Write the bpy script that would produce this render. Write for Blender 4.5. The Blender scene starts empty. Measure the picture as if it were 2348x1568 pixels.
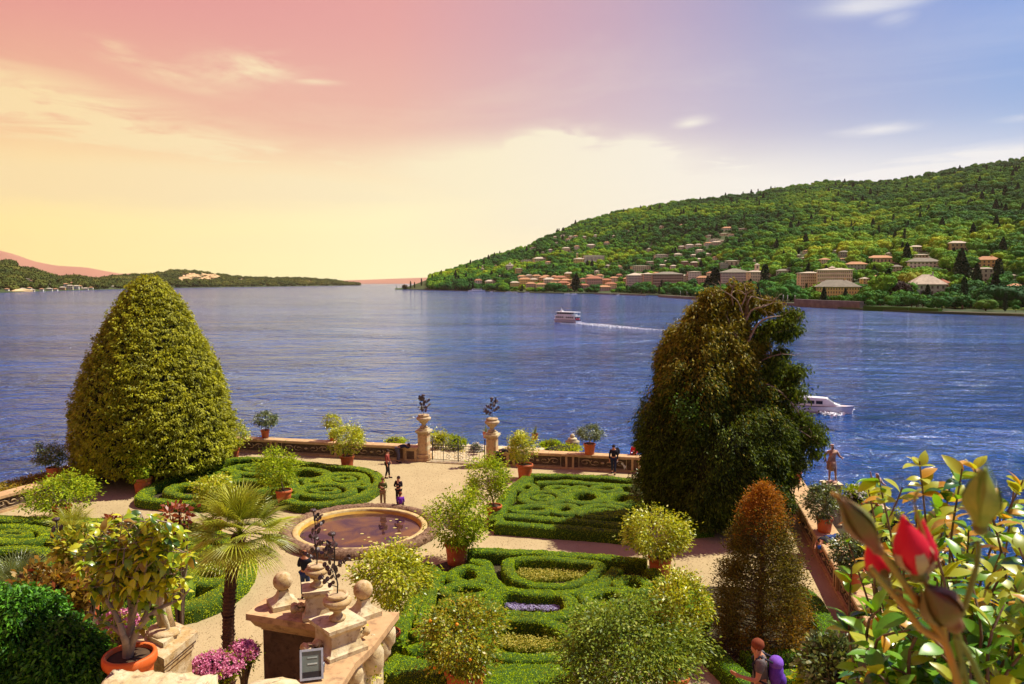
import bpy, bmesh, math, random
import numpy as np
from mathutils import Vector, Matrix
rnd = random.Random(7)
rng = np.random.default_rng(11)
R = math.radians
sc = bpy.context.scene
col = sc.collection

# ------------------------------------------------------------------ camera
F = 1750.0; CX, CY = 1173.5, 784.0; PITCH = R(4.45); CAMZ = 11.2; WZ = -10.0
cam_d = bpy.data.cameras.new('camera'); cam = bpy.data.objects.new('camera', cam_d); col.objects.link(cam)
cam.location = (0, 0, CAMZ); cam.rotation_euler = (math.pi/2 - PITCH, 0, 0)
cam_d.sensor_width = 36; cam_d.lens = F/2347*36; cam_d.clip_start = .05; cam_d.clip_end = 60000
cam_d.dof.use_dof = True; cam_d.dof.focus_distance = 24; cam_d.dof.aperture_fstop = 11
sc.camera = cam
# ------------------------------------------------------------------ sun
SUN_AZ, SUN_EL = R(68), R(57)          # azimuth clockwise from +Y (to the right of the view)
sd = bpy.data.lights.new('sun', 'SUN'); sun = bpy.data.objects.new('sun', sd); col.objects.link(sun)
sd.energy = 5.0; sd.angle = R(.53); sd.color = (1, .93, .78)
sv = Vector((math.sin(SUN_AZ)*math.cos(SUN_EL), math.cos(SUN_AZ)*math.cos(SUN_EL), math.sin(SUN_EL)))
sun.rotation_euler = sv.to_track_quat('Z', 'Y').to_euler(); sun.location = (20, 10, 40)
# ------------------------------------------------------------------ world sky
def s2l(r, g, b):
    f = lambda c: (c/255/12.92) if c/255 <= .04045 else ((c/255+.055)/1.055)**2.4
    return (f(r), f(g), f(b), 1)
class NT:
    def __init__(s, nt): s.nt = nt
    def n(s, t, **k):
        o = s.nt.nodes.new(t)
        for a, v in k.items(): setattr(o, a, v)
        return o
    def l(s, a, b): s.nt.links.new(a, b)
    def math(s, op, a, b=None, c=None, clamp=False):
        o = s.n('ShaderNodeMath', operation=op); o.use_clamp = clamp
        for i, v in enumerate((a, b, c)):
            if v is None: continue
            if isinstance(v, (int, float)): o.inputs[i].default_value = v
            else: s.l(v, o.inputs[i])
        return o.outputs[0]
    def mix(s, f, a, b, mode='MIX'):
        o = s.n('ShaderNodeMix', data_type='RGBA', blend_type=mode)
        for i, v in ((0, f), (6, a), (7, b)):
            if isinstance(v, (int, float)): o.inputs[i].default_value = v
            elif isinstance(v, tuple): o.inputs[i].default_value = v if len(v) == 4 else (*v, 1)
            else: s.l(v, o.inputs[i])
        return o.outputs[2]
    def ramp(s, f, stops, interp='LINEAR'):
        o = s.n('ShaderNodeValToRGB'); o.color_ramp.interpolation = interp
        e = o.color_ramp.elements
        while len(e) < len(stops): e.new(.5)
        for i, (p, c) in enumerate(stops):
            e[i].position = p; e[i].color = c if len(c) == 4 else (*c, 1)
        s.l(f, o.inputs[0]); return o.outputs[0]
    def noise(s, scale, detail=4, rough=.55, vec=None, dist=0):
        o = s.n('ShaderNodeTexNoise'); o.inputs['Scale'].default_value = scale
        o.inputs['Detail'].default_value = detail; o.inputs['Roughness'].default_value = rough
        o.inputs['Distortion'].default_value = dist
        if vec is not None: s.l(vec, o.inputs['Vector'])
        return o.outputs['Fac']
world = bpy.data.worlds.new('World'); sc.world = world; world.use_nodes = True
W = NT(world.node_tree); world.node_tree.nodes.clear()
out = W.n('ShaderNodeOutputWorld'); bg = W.n('ShaderNodeBackground'); W.l(bg.outputs[0], out.inputs[0])
sky = W.n('ShaderNodeTexSky', sky_type='NISHITA'); sky.sun_disc = False
sky.sun_elevation = SUN_EL; sky.sun_rotation = SUN_AZ
tc = W.n('ShaderNodeTexCoord'); sx = W.n('ShaderNodeSeparateXYZ'); W.l(tc.outputs['Generated'], sx.inputs[0])
X, Y, Z = sx.outputs
hor = W.math('SQRT', W.math('MAXIMUM', W.math('ADD', W.math('MULTIPLY', X, X), W.math('MULTIPLY', Y, Y)), 1e-6))
S = W.math('DIVIDE', X, hor)                                  # sine of azimuth
az = W.math('ADD', W.math('MULTIPLY', S, .5), .5)
el = W.math('MAXIMUM', W.math('DIVIDE', Z, hor), 0)           # tan of elevation: 0 .. .42 in frame
A = lambda x: .5 + .5*math.sin(math.atan((x-CX)/F))
low = W.mix(1, (1.16, 1.14, 1.10, 1), W.ramp(az, [(A(-600), s2l(250, 218, 130)), (A(100), s2l(255, 236, 158)), (A(900), s2l(255, 250, 196)), (A(1500), s2l(250, 244, 218)), (A(2300), s2l(214, 220, 234)), (1, s2l(190, 202, 224))]), 'MULTIPLY')
mid = W.ramp(az, [(A(-600), s2l(236, 160, 132)), (A(100), s2l(246, 190, 152)), (A(900), s2l(240, 190, 170)), (A(1500), s2l(212, 196, 208)), (A(2300), s2l(150, 180, 226)), (1, s2l(132, 156, 205))])
hi = W.ramp(az, [(A(-600), s2l(218, 130, 130)), (A(100), s2l(232, 152, 146)), (A(900), s2l(232, 164, 160)), (A(1400), s2l(200, 168, 188)), (A(1800), s2l(156, 164, 208)), (A(2300), s2l(114, 154, 224)), (1, s2l(98, 132, 200))])
zen = W.ramp(az, [(A(-600), s2l(222, 122, 136)), (A(500), s2l(212, 128, 148)), (A(1100), s2l(124, 112, 176)), (A(1900), s2l(54, 98, 188)), (1, s2l(40, 88, 184))])
f1 = W.ramp(el, [(0, (0, 0, 0)), (.07, (.05,)*3), (.21, (1,)*3)], 'EASE')
f3 = W.ramp(el, [(.38, (0, 0, 0)), (.75, (1,)*3)], 'EASE')
f2 = W.ramp(el, [(.16, (0, 0, 0)), (.36, (1,)*3)], 'EASE')
base = W.mix(f3, W.mix(f2, W.mix(f1, low, mid), hi), zen)
# thin streaky clouds laid on a high flat layer
den = W.math('ADD', el, .10)
cx = W.math('DIVIDE', S, W.math('POWER', den, .55)); cy = W.math('DIVIDE', .6, den)
cv = W.n('ShaderNodeCombineXYZ'); W.l(cx, cv.inputs[0]); W.l(cy, cv.inputs[1])
cm = W.n('ShaderNodeMapping'); cm.inputs['Scale'].default_value = (1.15, 1.5, 1); cm.inputs['Rotation'].default_value = (0, 0, R(-9))
cm.inputs['Location'].default_value = (3.1, 1.7, 0)
W.l(cv.outputs[0], cm.inputs[0])
n1 = W.noise(1.0, 12, .60, cm.outputs[0], .7)
n2 = W.noise(.42, 3, .5, cm.outputs[0])
cl = W.math('ADD', W.math('MULTIPLY', n1, .8), W.math('MULTIPLY', n2, .5))
cl = W.ramp(cl, [(.66, (0, 0, 0)), (.80, (.55,)*3), (.95, (1,)*3)])
cmask = W.ramp(el, [(0, (0, 0, 0)), (.05, (.65,)*3), (.16, (1,)*3), (.25, (.75,)*3), (.36, (.22,)*3), (.7, (.3,)*3)])
cf = W.math('MULTIPLY', W.math('MULTIPLY', cl, cmask), .35)
# single cloud banks, each at its own place in the sky, broken up by the same streaky noise
n3 = W.noise(4.2, 10, .62, cm.outputs[0], .9)
brk = W.ramp(W.math('ADD', W.math('MULTIPLY', n1, .55), W.math('MULTIPLY', n3, .45)), [(.43, (0, 0, 0)), (.57, (1,)*3)])
for (x_, y_, rx_, ry_, st_, sl_, soft_) in [(200, 275, 420, 60, .75, -.22, 1), (60, 215, 200, 22, .5, -.2, 1), (330, 330, 520, 50, .55, -.16, 1), (570, 158, 110, 36, .55, .12, 1), (390, 165, 90, 20, .45, -.25, 1), (290, 110, 40, 14, .4, -.2, 1), (640, 380, 330, 45, .7, -.1, 1), (780, 380, 80, 18, .6, -.1, 1),
        (1260, 335, 100, 34, 1.3, .1, .8), (1440, 360, 90, 36, 1.4, 0, .8), (1250, 400, 330, 62, .95, 0, .3), (1630, 385, 100, 24, .75, .1, 1), (1100, 345, 80, 10, .4, -.05, 1), (1578, 281, 34, 13, .4, .1, .6), (1985, 300, 70, 12, .45, .05, .6), (1985, 0, 80, 22, .55, 0, .5), (2030, 40, 34, 22, .16, 0, .7), (2270, 352, 190, 20, .6, .02, .5), (2060, 402, 220, 20, .85, .1, .4), (2335, 270, 40, 8, .3, 0, .7), (1500, 470, 500, 80, .6, .05, .1), (300, 420, 800, 60, .55, 0, .3), (730, 187, 45, 7, .35, 0, 1), (1320, 372, 120, 30, .8, 0, .8), (1180, 420, 260, 50, .7, 0, .3)]:
    s0 = math.sin(math.atan((x_-CX)/F)); e0 = math.tan(math.atan((CY-y_)/F)-PITCH)*math.cos(math.atan((x_-CX)/F))
    dx = W.math('MULTIPLY', W.math('SUBTRACT', S, s0), F/rx_); dy = W.math('MULTIPLY', W.math('SUBTRACT', W.math('SUBTRACT', el, e0), W.math('MULTIPLY', W.math('SUBTRACT', S, s0), sl_)), F/ry_)
    r2 = W.math('ADD', W.math('MULTIPLY', dx, dx), W.math('MULTIPLY', dy, dy)); g_ = W.math('MULTIPLY', W.math('POWER', 2.718, W.math('MULTIPLY', r2, -1.0)), st_*2.3)
    g_ = W.math('MULTIPLY', g_, W.math('ADD', W.math('MULTIPLY', brk, soft_), 1-soft_)); cf = W.math('MAXIMUM', cf, g_)
cf = W.math('MINIMUM', cf, .92)
ccol = W.ramp(az, [(0, s2l(250, 215, 160)), (A(100), s2l(255, 228, 172)), (A(1100), s2l(255, 244, 208)), (A(1900), s2l(248, 246, 244)), (1, s2l(235, 238, 245))])
grad = W.mix(cf, base, ccol)
sk = W.mix(1, sky.outputs[0], (.09, .09, .09, 1), 'MULTIPLY')
fin = W.mix(.05, grad, sk)
W.l(fin, bg.inputs[0]); bg.inputs[1].default_value = .66
sc.view_settings.view_transform = 'Standard'; sc.view_settings.look = 'None'
sc.view_settings.exposure = .62; sc.view_settings.gamma = 1; sc.view_settings.use_curve_mapping = False
sc.cycles.max_bounces = 6; sc.cycles.transparent_max_bounces = 8; sc.cycles.diffuse_bounces = 3
sc.cycles.glossy_bounces = 3; sc.cycles.transmission_bounces = 3; sc.cycles.volume_bounces = 0
sc.cycles.caustics_reflective = False; sc.cycles.caustics_refractive = False
sc.cycles.use_denoising = True

# ------------------------------------------------------------------ placing: a pixel of the photograph (2347 wide) to a point
FW = np.array([0, math.cos(PITCH), -math.sin(PITCH)]); UP = np.array([0, math.sin(PITCH), math.cos(PITCH)]); RT = np.array([1., 0, 0])
CAM = np.array([0, 0, CAMZ])
def ray(px, py): return FW + RT*((px-CX)/F) + UP*((CY-py)/F)
def G(px, py, z=0.0):
    d = ray(px, py); return CAM + d*((z-CAMZ)/d[2])
def PY(px, py, y):
    d = ray(px, py); return CAM + d*(y/d[1])
def proj(p):
    q = np.asarray(p)-CAM; dz = q@FW
    return CX+F*(q@RT)/dz, CY-F*(q@UP)/dz, dz
def z4(X, Y): return (X*.3361, 1040.9+Y*.3361)
def z5(X, Y): return (783.0+X*.3361, 1040.9+Y*.3361)
def z6(X, Y): return (1565.9+X*.3361, 1040.9+Y*.3361)
GA = math.atan((1560-CX)/F*math.cos(PITCH))        # garden axes
UA = np.array([math.sin(GA), math.cos(GA), 0]); UB = np.array([math.cos(GA), -math.sin(GA), 0])

# ------------------------------------------------------------------ materials
MATS = {}
def newmat(name):
    m = bpy.data.materials.new(name); m.use_nodes = True; m.node_tree.nodes.clear()
    MATS[name] = m; return m, NT(m.node_tree)
def pbsdf(N, colr, rough=.7, spec=.3, metal=0, bump=None, bstr=.3, bdist=.02):
    p = N.n('ShaderNodeBsdfPrincipled'); p.inputs['Roughness'].default_value = rough
    p.inputs['Specular IOR Level'].default_value = spec; p.inputs['Metallic'].default_value = metal
    if isinstance(colr, tuple): p.inputs['Base Color'].default_value = colr if len(colr) == 4 else (*colr, 1)
    else: N.l(colr, p.inputs['Base Color'])
    if bump is not None:
        b = N.n('ShaderNodeBump'); b.inputs['Strength'].default_value = bstr; b.inputs['Distance'].default_value = bdist
        N.l(bump, b.inputs['Height']); N.l(b.outputs[0], p.inputs['Normal'])
    return p
def outp(N, sh):
    o = N.n('ShaderNodeOutputMaterial'); N.l(sh, o.inputs[0]); return o
def surf(name, c1, c2, scale=3, rough=.8, detail=6, lo=.35, hi=.65, c3=None, s3=20, bstr=.4, bdist=.01, spec=.25, metal=0):
    m, N = newmat(name)
    t = N.n('ShaderNodeTexCoord'); v = t.outputs['Object']
    a = N.noise(scale, detail, .6, v); f = N.ramp(a, [(lo, (0,)*3), (hi, (1,)*3)])
    c = N.mix(f, c1, c2)
    b = N.noise(scale*8, 5, .65, v)
    if c3:
        g = N.noise(s3, 5, .7, v); c = N.mix(N.ramp(g, [(.51, (0,)*3), (.70, (.95,)*3)]), c, c3)
    p = pbsdf(N, c, rough, spec, metal, b, bstr, bdist); outp(N, p.outputs[0]); return m
def leafmat(name, cd, cl, trans=.35, rough=.45, spec=.35, third=None, tc=None, patch=0):
    m, N = newmat(name)
    at = N.n('ShaderNodeAttribute', attribute_name='tint')
    st = [(0, cd), (.85, cl), (1, third or cl)] if third else [(0, cd), (1, cl)]
    c = N.ramp(at.outputs['Fac'], st)
    if patch:
        t = N.n('ShaderNodeTexCoord'); nn = N.noise(patch, 3, .5, t.outputs['Object'])
        c = N.mix(N.ramp(nn, [(.34, (.45,)*3), (.52, (0,)*3)]), c, (.24, .20, .03, 1))
    p = pbsdf(N, c, rough, spec)
    tr = N.n('ShaderNodeBsdfTranslucent')
    N.l(N.mix(1, c, tc or (1.35, 1.25, .6, 1), 'MULTIPLY'), tr.inputs[0])
    mx = N.n('ShaderNodeMixShader'); mx.inputs[0].default_value = trans
    N.l(p.outputs[0], mx.inputs[1]); N.l(tr.outputs[0], mx.inputs[2]); outp(N, mx.outputs[0]); return m
def farleaf(name, stops, brown=None):
    m, N = newmat(name)
    oi = N.n('ShaderNodeObjectInfo'); at = N.n('ShaderNodeAttribute', attribute_name='tint')
    ge = N.n('ShaderNodeNewGeometry')
    nn = N.noise(.0028, 5, .62, ge.outputs['Position'])
    f = N.math('ADD', N.math('MULTIPLY', nn, 2.3), N.math('MULTIPLY', oi.outputs['Random'], .38))
    f = N.math('ADD', f, N.math('MULTIPLY', at.outputs['Fac'], .18)); f = N.math('SUBTRACT', f, .98)
    c = N.ramp(f, stops)
    p = pbsdf(N, c, .75, .1); outp(N, p.outputs[0]); return m

M = {}
M['gravel'] = surf('gravel', (.36, .275, .14), (.44, .345, .18), .5, .95, 8, .3, .7, (.22, .15, .08), 34, .8, .03)
M['stone'] = surf('stone', (.50, .37, .215), (.36, .235, .12), 2.2, .85, 8, .4, .65, (.16, .09, .04), 7, .6, .02)
M['stone_pale'] = surf('stone_pale', (.58, .49, .31), (.48, .36, .18), 4, .85, 8, .4, .62, (.24, .15, .08), 11, .6, .012)
M['stone_dirty'] = surf('stone_dirty', (.44, .29, .12), (.56, .43, .25), 6, .85, 8, .42, .6, (.2, .11, .035), 13, .6, .012)
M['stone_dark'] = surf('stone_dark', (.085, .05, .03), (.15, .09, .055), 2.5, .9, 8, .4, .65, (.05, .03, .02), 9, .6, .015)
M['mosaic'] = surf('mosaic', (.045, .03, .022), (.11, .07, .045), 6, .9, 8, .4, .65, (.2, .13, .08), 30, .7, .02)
M['relief'] = surf('relief', (.46, .34, .2), (.34, .23, .12), 5, .85)
M['coping'] = surf('coping', (.52, .34, .17), (.42, .25, .115), 1.5, .85, 8, .4, .65, (.25, .15, .08), 6, .5, .012)
M['statue'] = surf('statue_stone', (.34, .18, .12), (.46, .3, .21), 4, .85, 8, .4, .65, (.2, .09, .055), 9)
M['terracotta'] = surf('terracotta', (.50, .115, .03), (.42, .085, .025), 2.5, .6, 6, .4, .65, (.56, .2, .09), 5, .25, .006)
M['soil'] = surf('soil', (.05, .028, .015), (.085, .05, .025), 12, .95, 8)
M['bed_soil'] = surf('bed_soil', (.03, .026, .010), (.055, .04, .016), 5, .95, 8)
M['tufa'] = surf('tufa', (.16, .085, .05), (.32, .2, .12), 9, .95, 8, .4, .6, (.07, .035, .02), 16, 1, .04)
M['bark'] = surf('bark', (.10, .062, .035), (.18, .12, .07), 14, .9, 8)
M['bark_grey'] = surf('bark_grey', (.22, .17, .12), (.34, .27, .2), 12, .9, 8)
M['palm_bark'] = surf('palm_bark', (.055, .022, .014), (.12, .05, .028), 20, .95, 8, bstr=1, bdist=.03)
M['iron'] = surf('iron', (.012, .011, .012), (.03, .022, .02), 8, .5, spec=.5)
M['rust'] = surf('rusty_metal', (.035, .018, .018), (.075, .038, .032), 14, .45, spec=.5)
M['white'] = surf('white_paint', (.74, .74, .73), (.66, .67, .68), 3, .35, bstr=.05)
M['navy'] = surf('navy_paint', (.012, .014, .05), (.02, .022, .07), 3, .35, bstr=.05)
M['glass'] = surf('dark_glass', (.015, .015, .02), (.03, .03, .04), 2, .12, spec=.6, bstr=0)
M['red'] = surf('red_paint', (.55, .012, .02), (.45, .01, .015), 3, .5)
M['skin'] = surf('skin', (.52, .24, .13), (.46, .2, .1), 5, .6)
M['foam'] = surf('foam', (.84, .85, .86), (.7, .74, .8), 2, .9)

# far leaves
M['forest'] = farleaf('forest_leaf', [(0, (.012, .065, .012)), (.3, (.028, .13, .010)), (.5, (.09, .23, .008)), (.72, (.22, .34, .01)), (1, (.38, .42, .012))])
M['dark_forest'] = farleaf('conifer_leaf', [(0, (.008, .026, .012)), (.6, (.014, .042, .014)), (1, (.028, .06, .018))])
M['left_forest'] = farleaf('far_wood_leaf', [(0, (.035, .055, .010)), (.5, (.08, .10, .014)), (1, (.20, .18, .03))])
M['rustle'] = farleaf('autumnal_leaf', [(0, (.05, .04, .02)), (1, (.11, .07, .03))])

# ------------------------------------------------------------------ mesh helpers
def tag(o, label=None, cat=None, group=None, kind=None):
    if label: o['label'] = label
    if cat: o['category'] = cat
    if group: o['group'] = group
    if kind: o['kind'] = kind
    return o
def thing(name, label, cat, loc=(0, 0, 0), rz=0, group=None):
    o = bpy.data.objects.new(name, None); col.objects.link(o); o.empty_display_size = .1
    o.location = loc; o.rotation_euler = (0, 0, rz); tag(o, label, cat, group); return o
def rawmesh(name, V, Fc, tint=None, smooth=False, mats=(), fmat=None):
    """V (n,3), Fc (m,k) uniform polygons"""
    me = bpy.data.meshes.new(name); V = np.asarray(V, dtype=np.float32); Fc = np.asarray(Fc, dtype=np.int32)
    m, k = Fc.shape
    me.vertices.add(len(V)); me.vertices.foreach_set('co', V.ravel())
    me.loops.add(m*k); me.loops.foreach_set('vertex_index', Fc.ravel())
    me.polygons.add(m); me.polygons.foreach_set('loop_start', np.arange(0, m*k, k, dtype=np.int32))
    try: me.polygons.foreach_set('loop_total', np.full(m, k, dtype=np.int32))
    except Exception: pass
    if smooth: me.polygons.foreach_set('use_smooth', np.ones(m, dtype=bool))
    if tint is not None:
        a = me.attributes.new('tint', 'FLOAT', 'FACE'); a.data.foreach_set('value', np.asarray(tint, dtype=np.float32))
    for x in mats: me.materials.append(x)
    if fmat is not None: me.polygons.foreach_set('material_index', np.asarray(fmat, dtype=np.int32))
    me.update(calc_edges=True); return me
def link(name, me, parent=None, loc=None):
    o = bpy.data.objects.new(name, me); col.objects.link(o)
    if parent is not None: o.parent = parent
    if loc is not None: o.location = loc
    return o
class MB:
    def __init__(s): s.v = []; s.f = []; s.sm = []
    def add(s, vs, fs, smooth=False):
        b = len(s.v); s.v += [tuple(map(float, v)) for v in vs]; s.f += [[b+i for i in f] for f in fs]; s.sm += [smooth]*len(fs); return s
    def box(s, c, d, ax=None, bev=0):
        """centre, full size, axes rows"""
        A_ = np.eye(3) if ax is None else np.asarray(ax)
        c = np.asarray(c, float); h = np.asarray(d, float)/2
        P = [c + A_[0]*h[0]*i + A_[1]*h[1]*j + A_[2]*h[2]*k for i in (-1, 1) for j in (-1, 1) for k in (-1, 1)]
        s.add(P, [(0, 1, 3, 2), (4, 6, 7, 5), (0, 4, 5, 1), (2, 3, 7, 6), (0, 2, 6, 4), (1, 5, 7, 3)]); return s
    def prism(s, poly, z0, z1, off=0, smooth=False):
        n = len(poly); P = [(p[0], p[1], z0) for p in poly] + [(p[0], p[1], z1) for p in poly]
        s.add(P, [[i, (i+1) % n, n+(i+1) % n, n+i] for i in range(n)] + [list(range(n))[::-1], [n+i for i in range(n)]], smooth); return s
    def lathe(s, prof, c=(0, 0, 0), seg=20, smooth=True, jit=0):
        P = []; n = len(prof)
        for i in range(seg):
            a = 2*math.pi*i/seg
            for r, z in prof:
                rr = r*(1+rnd.uniform(-jit, jit)); P.append((c[0]+rr*math.cos(a), c[1]+rr*math.sin(a), c[2]+z))
        s.add(P, [[i*n+j, ((i+1) % seg)*n+j, ((i+1) % seg)*n+j+1, i*n+j+1] for i in range(seg) for j in range(n-1)], smooth); return s
    def tube(s, pts, rad, seg=6, smooth=True, cap=True):
        pts = [np.asarray(p, float) for p in pts]; n = len(pts)
        if not hasattr(rad, '__len__'): rad = [rad]*n
        P = []
        for i, p in enumerate(pts):
            t = pts[min(i+1, n-1)]-pts[max(i-1, 0)]; t = t/(np.linalg.norm(t)+1e-9)
            u = np.cross(t, [0, 0, 1.]);
            if np.linalg.norm(u) < .05: u = np.cross(t, [0, 1., 0])
            u /= np.linalg.norm(u); w = np.cross(u, t)
            for k in range(seg):
                a = 2*math.pi*k/seg; P.append(p + (u*math.cos(a)+w*math.sin(a))*rad[i])
        fs = [[i*seg+k, i*seg+(k+1) % seg, (i+1)*seg+(k+1) % seg, (i+1)*seg+k] for i in range(n-1) for k in range(seg)]
        if cap: fs += [list(range(seg))[::-1], [(n-1)*seg+k for k in range(seg)]]
        s.add(P, fs, smooth); return s
    def ball(s, c, r, seg=12, rings=8, sc_=(1, 1, 1), jit=0):
        P = []; c = np.asarray(c, float)
        for i in range(rings+1):
            th = math.pi*i/rings
            for k in range(seg):
                a = 2*math.pi*k/seg; q = 1+rnd.uniform(-jit, jit)
                P.append(c+np.array([math.sin(th)*math.cos(a)*sc_[0], math.sin(th)*math.sin(a)*sc_[1], math.cos(th)*sc_[2]])*r*q)
        s.add(P, [[i*seg+k, (i+1)*seg+k, (i+1)*seg+(k+1) % seg, i*seg+(k+1) % seg] for i in range(rings) for k in range(seg)], True); return s
    def mesh(s, name, mat):
        me = bpy.data.meshes.new(name); me.from_pydata(s.v, [], s.f)
        me.polygons.foreach_set('use_smooth', np.array(s.sm, dtype=bool))
        me.materials.append(mat); me.update(); return me
    def build(s, name, mat, parent=None, world=False):
        """world=True: the coordinates given are world ones; parents of that kind only carry a translation"""
        if world and parent is not None:
            q = Vector(parent.location)
            if parent.parent is not None: q = q + parent.parent.location
            s.v = [(v[0]-q.x, v[1]-q.y, v[2]-q.z) for v in s.v]
        elif world:
            q = Vector(np.mean(s.v, axis=0)); s.v = [(v[0]-q.x, v[1]-q.y, v[2]-q.z) for v in s.v]
            return link(name, s.mesh(name, mat), None, q)
        return link(name, s.mesh(name, mat), parent)

def unit(a): return a/(np.linalg.norm(a, axis=-1, keepdims=True)+1e-9)
def leafmesh(name, P, D, L, Wd, mat, tint=None, fold=.25, droop=0.0, hint=None, hj=.55):
    """one bent quad per leaf: base P, direction D"""
    n = len(P); D = unit(D); r = unit(rng.normal(size=(n, 3)))
    if hint is not None: r = unit(unit(np.broadcast_to(hint, (n, 3)))+rng.normal(size=(n, 3))*hj)
    Sd = unit(np.cross(D, r)); Nn = np.cross(D, Sd)
    L = np.broadcast_to(np.asarray(L, float), (n,))[:, None]*rng.uniform(.7, 1.25, (n, 1)); Wd = np.broadcast_to(np.asarray(Wd, float), (n,))[:, None]*rng.uniform(.8, 1.2, (n, 1))
    m = P+D*L*.5
    V = np.stack([P, m+Sd*Wd*.5+Nn*Wd*fold, P+D*L-np.array([0, 0, 1.])*droop*L, m-Sd*Wd*.5+Nn*Wd*fold], 1).reshape(-1, 3)
    Fc = np.arange(4*n).reshape(n, 4)
    if tint is None: tint = rng.random(n)
    return rawmesh(name, V, Fc, tint, False, [mat])
def sph(n):
    return unit(rng.normal(size=(n, 3)))
def smoothline(pts, closed=False, step=.15):
    pts = [np.asarray(p, float) for p in pts]; n = len(pts); out_ = []
    rngi = range(n if closed else n-1)
    for i in rngi:
        p0 = pts[(i-1) % n] if (closed or i > 0) else pts[0]; p1 = pts[i]; p2 = pts[(i+1) % n]
        p3 = pts[(i+2) % n] if (closed or i+2 < n) else pts[-1]
        k = max(2, int(np.linalg.norm(p2-p1)/step))
        for j in range(k):
            t = j/k
            out_.append(.5*((2*p1)+(-p0+p2)*t+(2*p0-5*p1+4*p2-p3)*t*t+(-p0+3*p1-3*p2+p3)*t**3))
    if not closed: out_.append(pts[-1])
    return np.array(out_)
def copy_tree(o, loc, rz=0, scale=1, label=None, group=None):
    c = o.copy(); col.objects.link(c); c.location = loc; c.rotation_euler = (0, 0, rz)
    c.scale = (scale,)*3 if not hasattr(scale, '__len__') else scale
    if label: c['label'] = label
    if group: c['group'] = group
    def rec(a, b):
        for ch in a.children:
            d = ch.copy(); col.objects.link(d); d.parent = b; rec(ch, d)
    rec(o, c); return c
# ------------------------------------------------------------------ water of the lake
def water_mat():
    m, N = newmat('lake_water')
    t = N.n('ShaderNodeNewGeometry'); P = t.outputs['Position']
    def wv(sx_, sy_, sc_, det, rz=0, dist=0):
        mp = N.n('ShaderNodeMapping'); mp.inputs['Scale'].default_value = (sx_, sy_, 1); mp.inputs['Rotation'].default_value = (0, 0, rz)
        N.l(P, mp.inputs[0]); return N.noise(sc_, det, .6, mp.outputs[0], dist)
    a = wv(.7, 1, .62, 3, R(8), .5); b = wv(.8, 1, 1.9, 3, R(-14), .3); c = wv(.6, 1, .20, 4, R(12), .8); d = wv(.3, 1, .03, 3, R(-6), 1.0)
    h = N.math('ADD', N.math('MULTIPLY', a, .62), N.math('MULTIPLY', b, .28)); h = N.math('ADD', h, N.math('MULTIPLY', c, 3.2))
    h = N.math('ADD', h, N.math('MULTIPLY', d, 4.5))
    wp = wv(.5, 1, .009, 3, R(20), 1.5); h = N.math('MULTIPLY', h, N.ramp(wp, [(.35, (.55,)*3), (.62, (1.15,)*3)]))
    bp = N.n('ShaderNodeBump'); bp.inputs['Strength'].default_value = 1; bp.inputs['Distance'].default_value = 1.9; N.l(h, bp.inputs['Height'])
    pat = wv(.25, 1, .012, 4, R(12), 1.2)
    bc = N.mix(N.ramp(pat, [(.35, (0,)*3), (.65, (1,)*3)]), (.008, .042, .17, 1), (.008, .078, .30, 1))
    p = pbsdf(N, bc, .10, .75); p.inputs['IOR'].default_value = 1.33; N.l(bp.outputs[0], p.inputs['Normal'])
    outp(N, p.outputs[0]); return m
M['water'] = water_mat()
w = MB(); w.add([(-13990, -1990, WZ), (13990, -1990, WZ), (13990, 18990, WZ), (-13990, 18990, WZ)], [(0, 1, 2, 3)])
tag(w.build('lake_water', M['water']), kind='structure')

# ------------------------------------------------------------------ far land
M['land'] = surf('wooded_land', (.025, .045, .012), (.06, .08, .02), .01, .95, 6, .35, .65, None, 20, 0)
M['meadow'] = surf('meadow', (.10, .17, .015), (.15, .2, .02), .02, .95)
M['rock'] = surf('cliff_rock', (.60, .42, .22), (.42, .28, .13), .02, .95, 8)
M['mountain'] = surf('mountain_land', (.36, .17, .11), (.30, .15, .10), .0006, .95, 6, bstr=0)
def interp(tab, x): return np.interp(x, [a for a, _ in tab], [b for _, b in tab])
def Ywater(y): return G(CX, y, WZ)[1]
def vnoise(x, y, seed=0):
    x = np.asarray(x, float); y = np.asarray(y, float); r = np.zeros(np.broadcast(x, y).shape)
    q = np.random.default_rng(seed)
    for i in range(7):
        fx, fy, p1, p2 = q.uniform(.6, 1.4)*1.7**i, q.uniform(.6, 1.4)*1.7**i, q.uniform(0, 6.3), q.uniform(0, 6.3)
        r = r + np.sin(x*fx+p1+1.3*np.sin(y*fy*.7+p2))*np.cos(y*fy+p2+np.sin(x*fx*.6))/1.7**i
    return r
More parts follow.
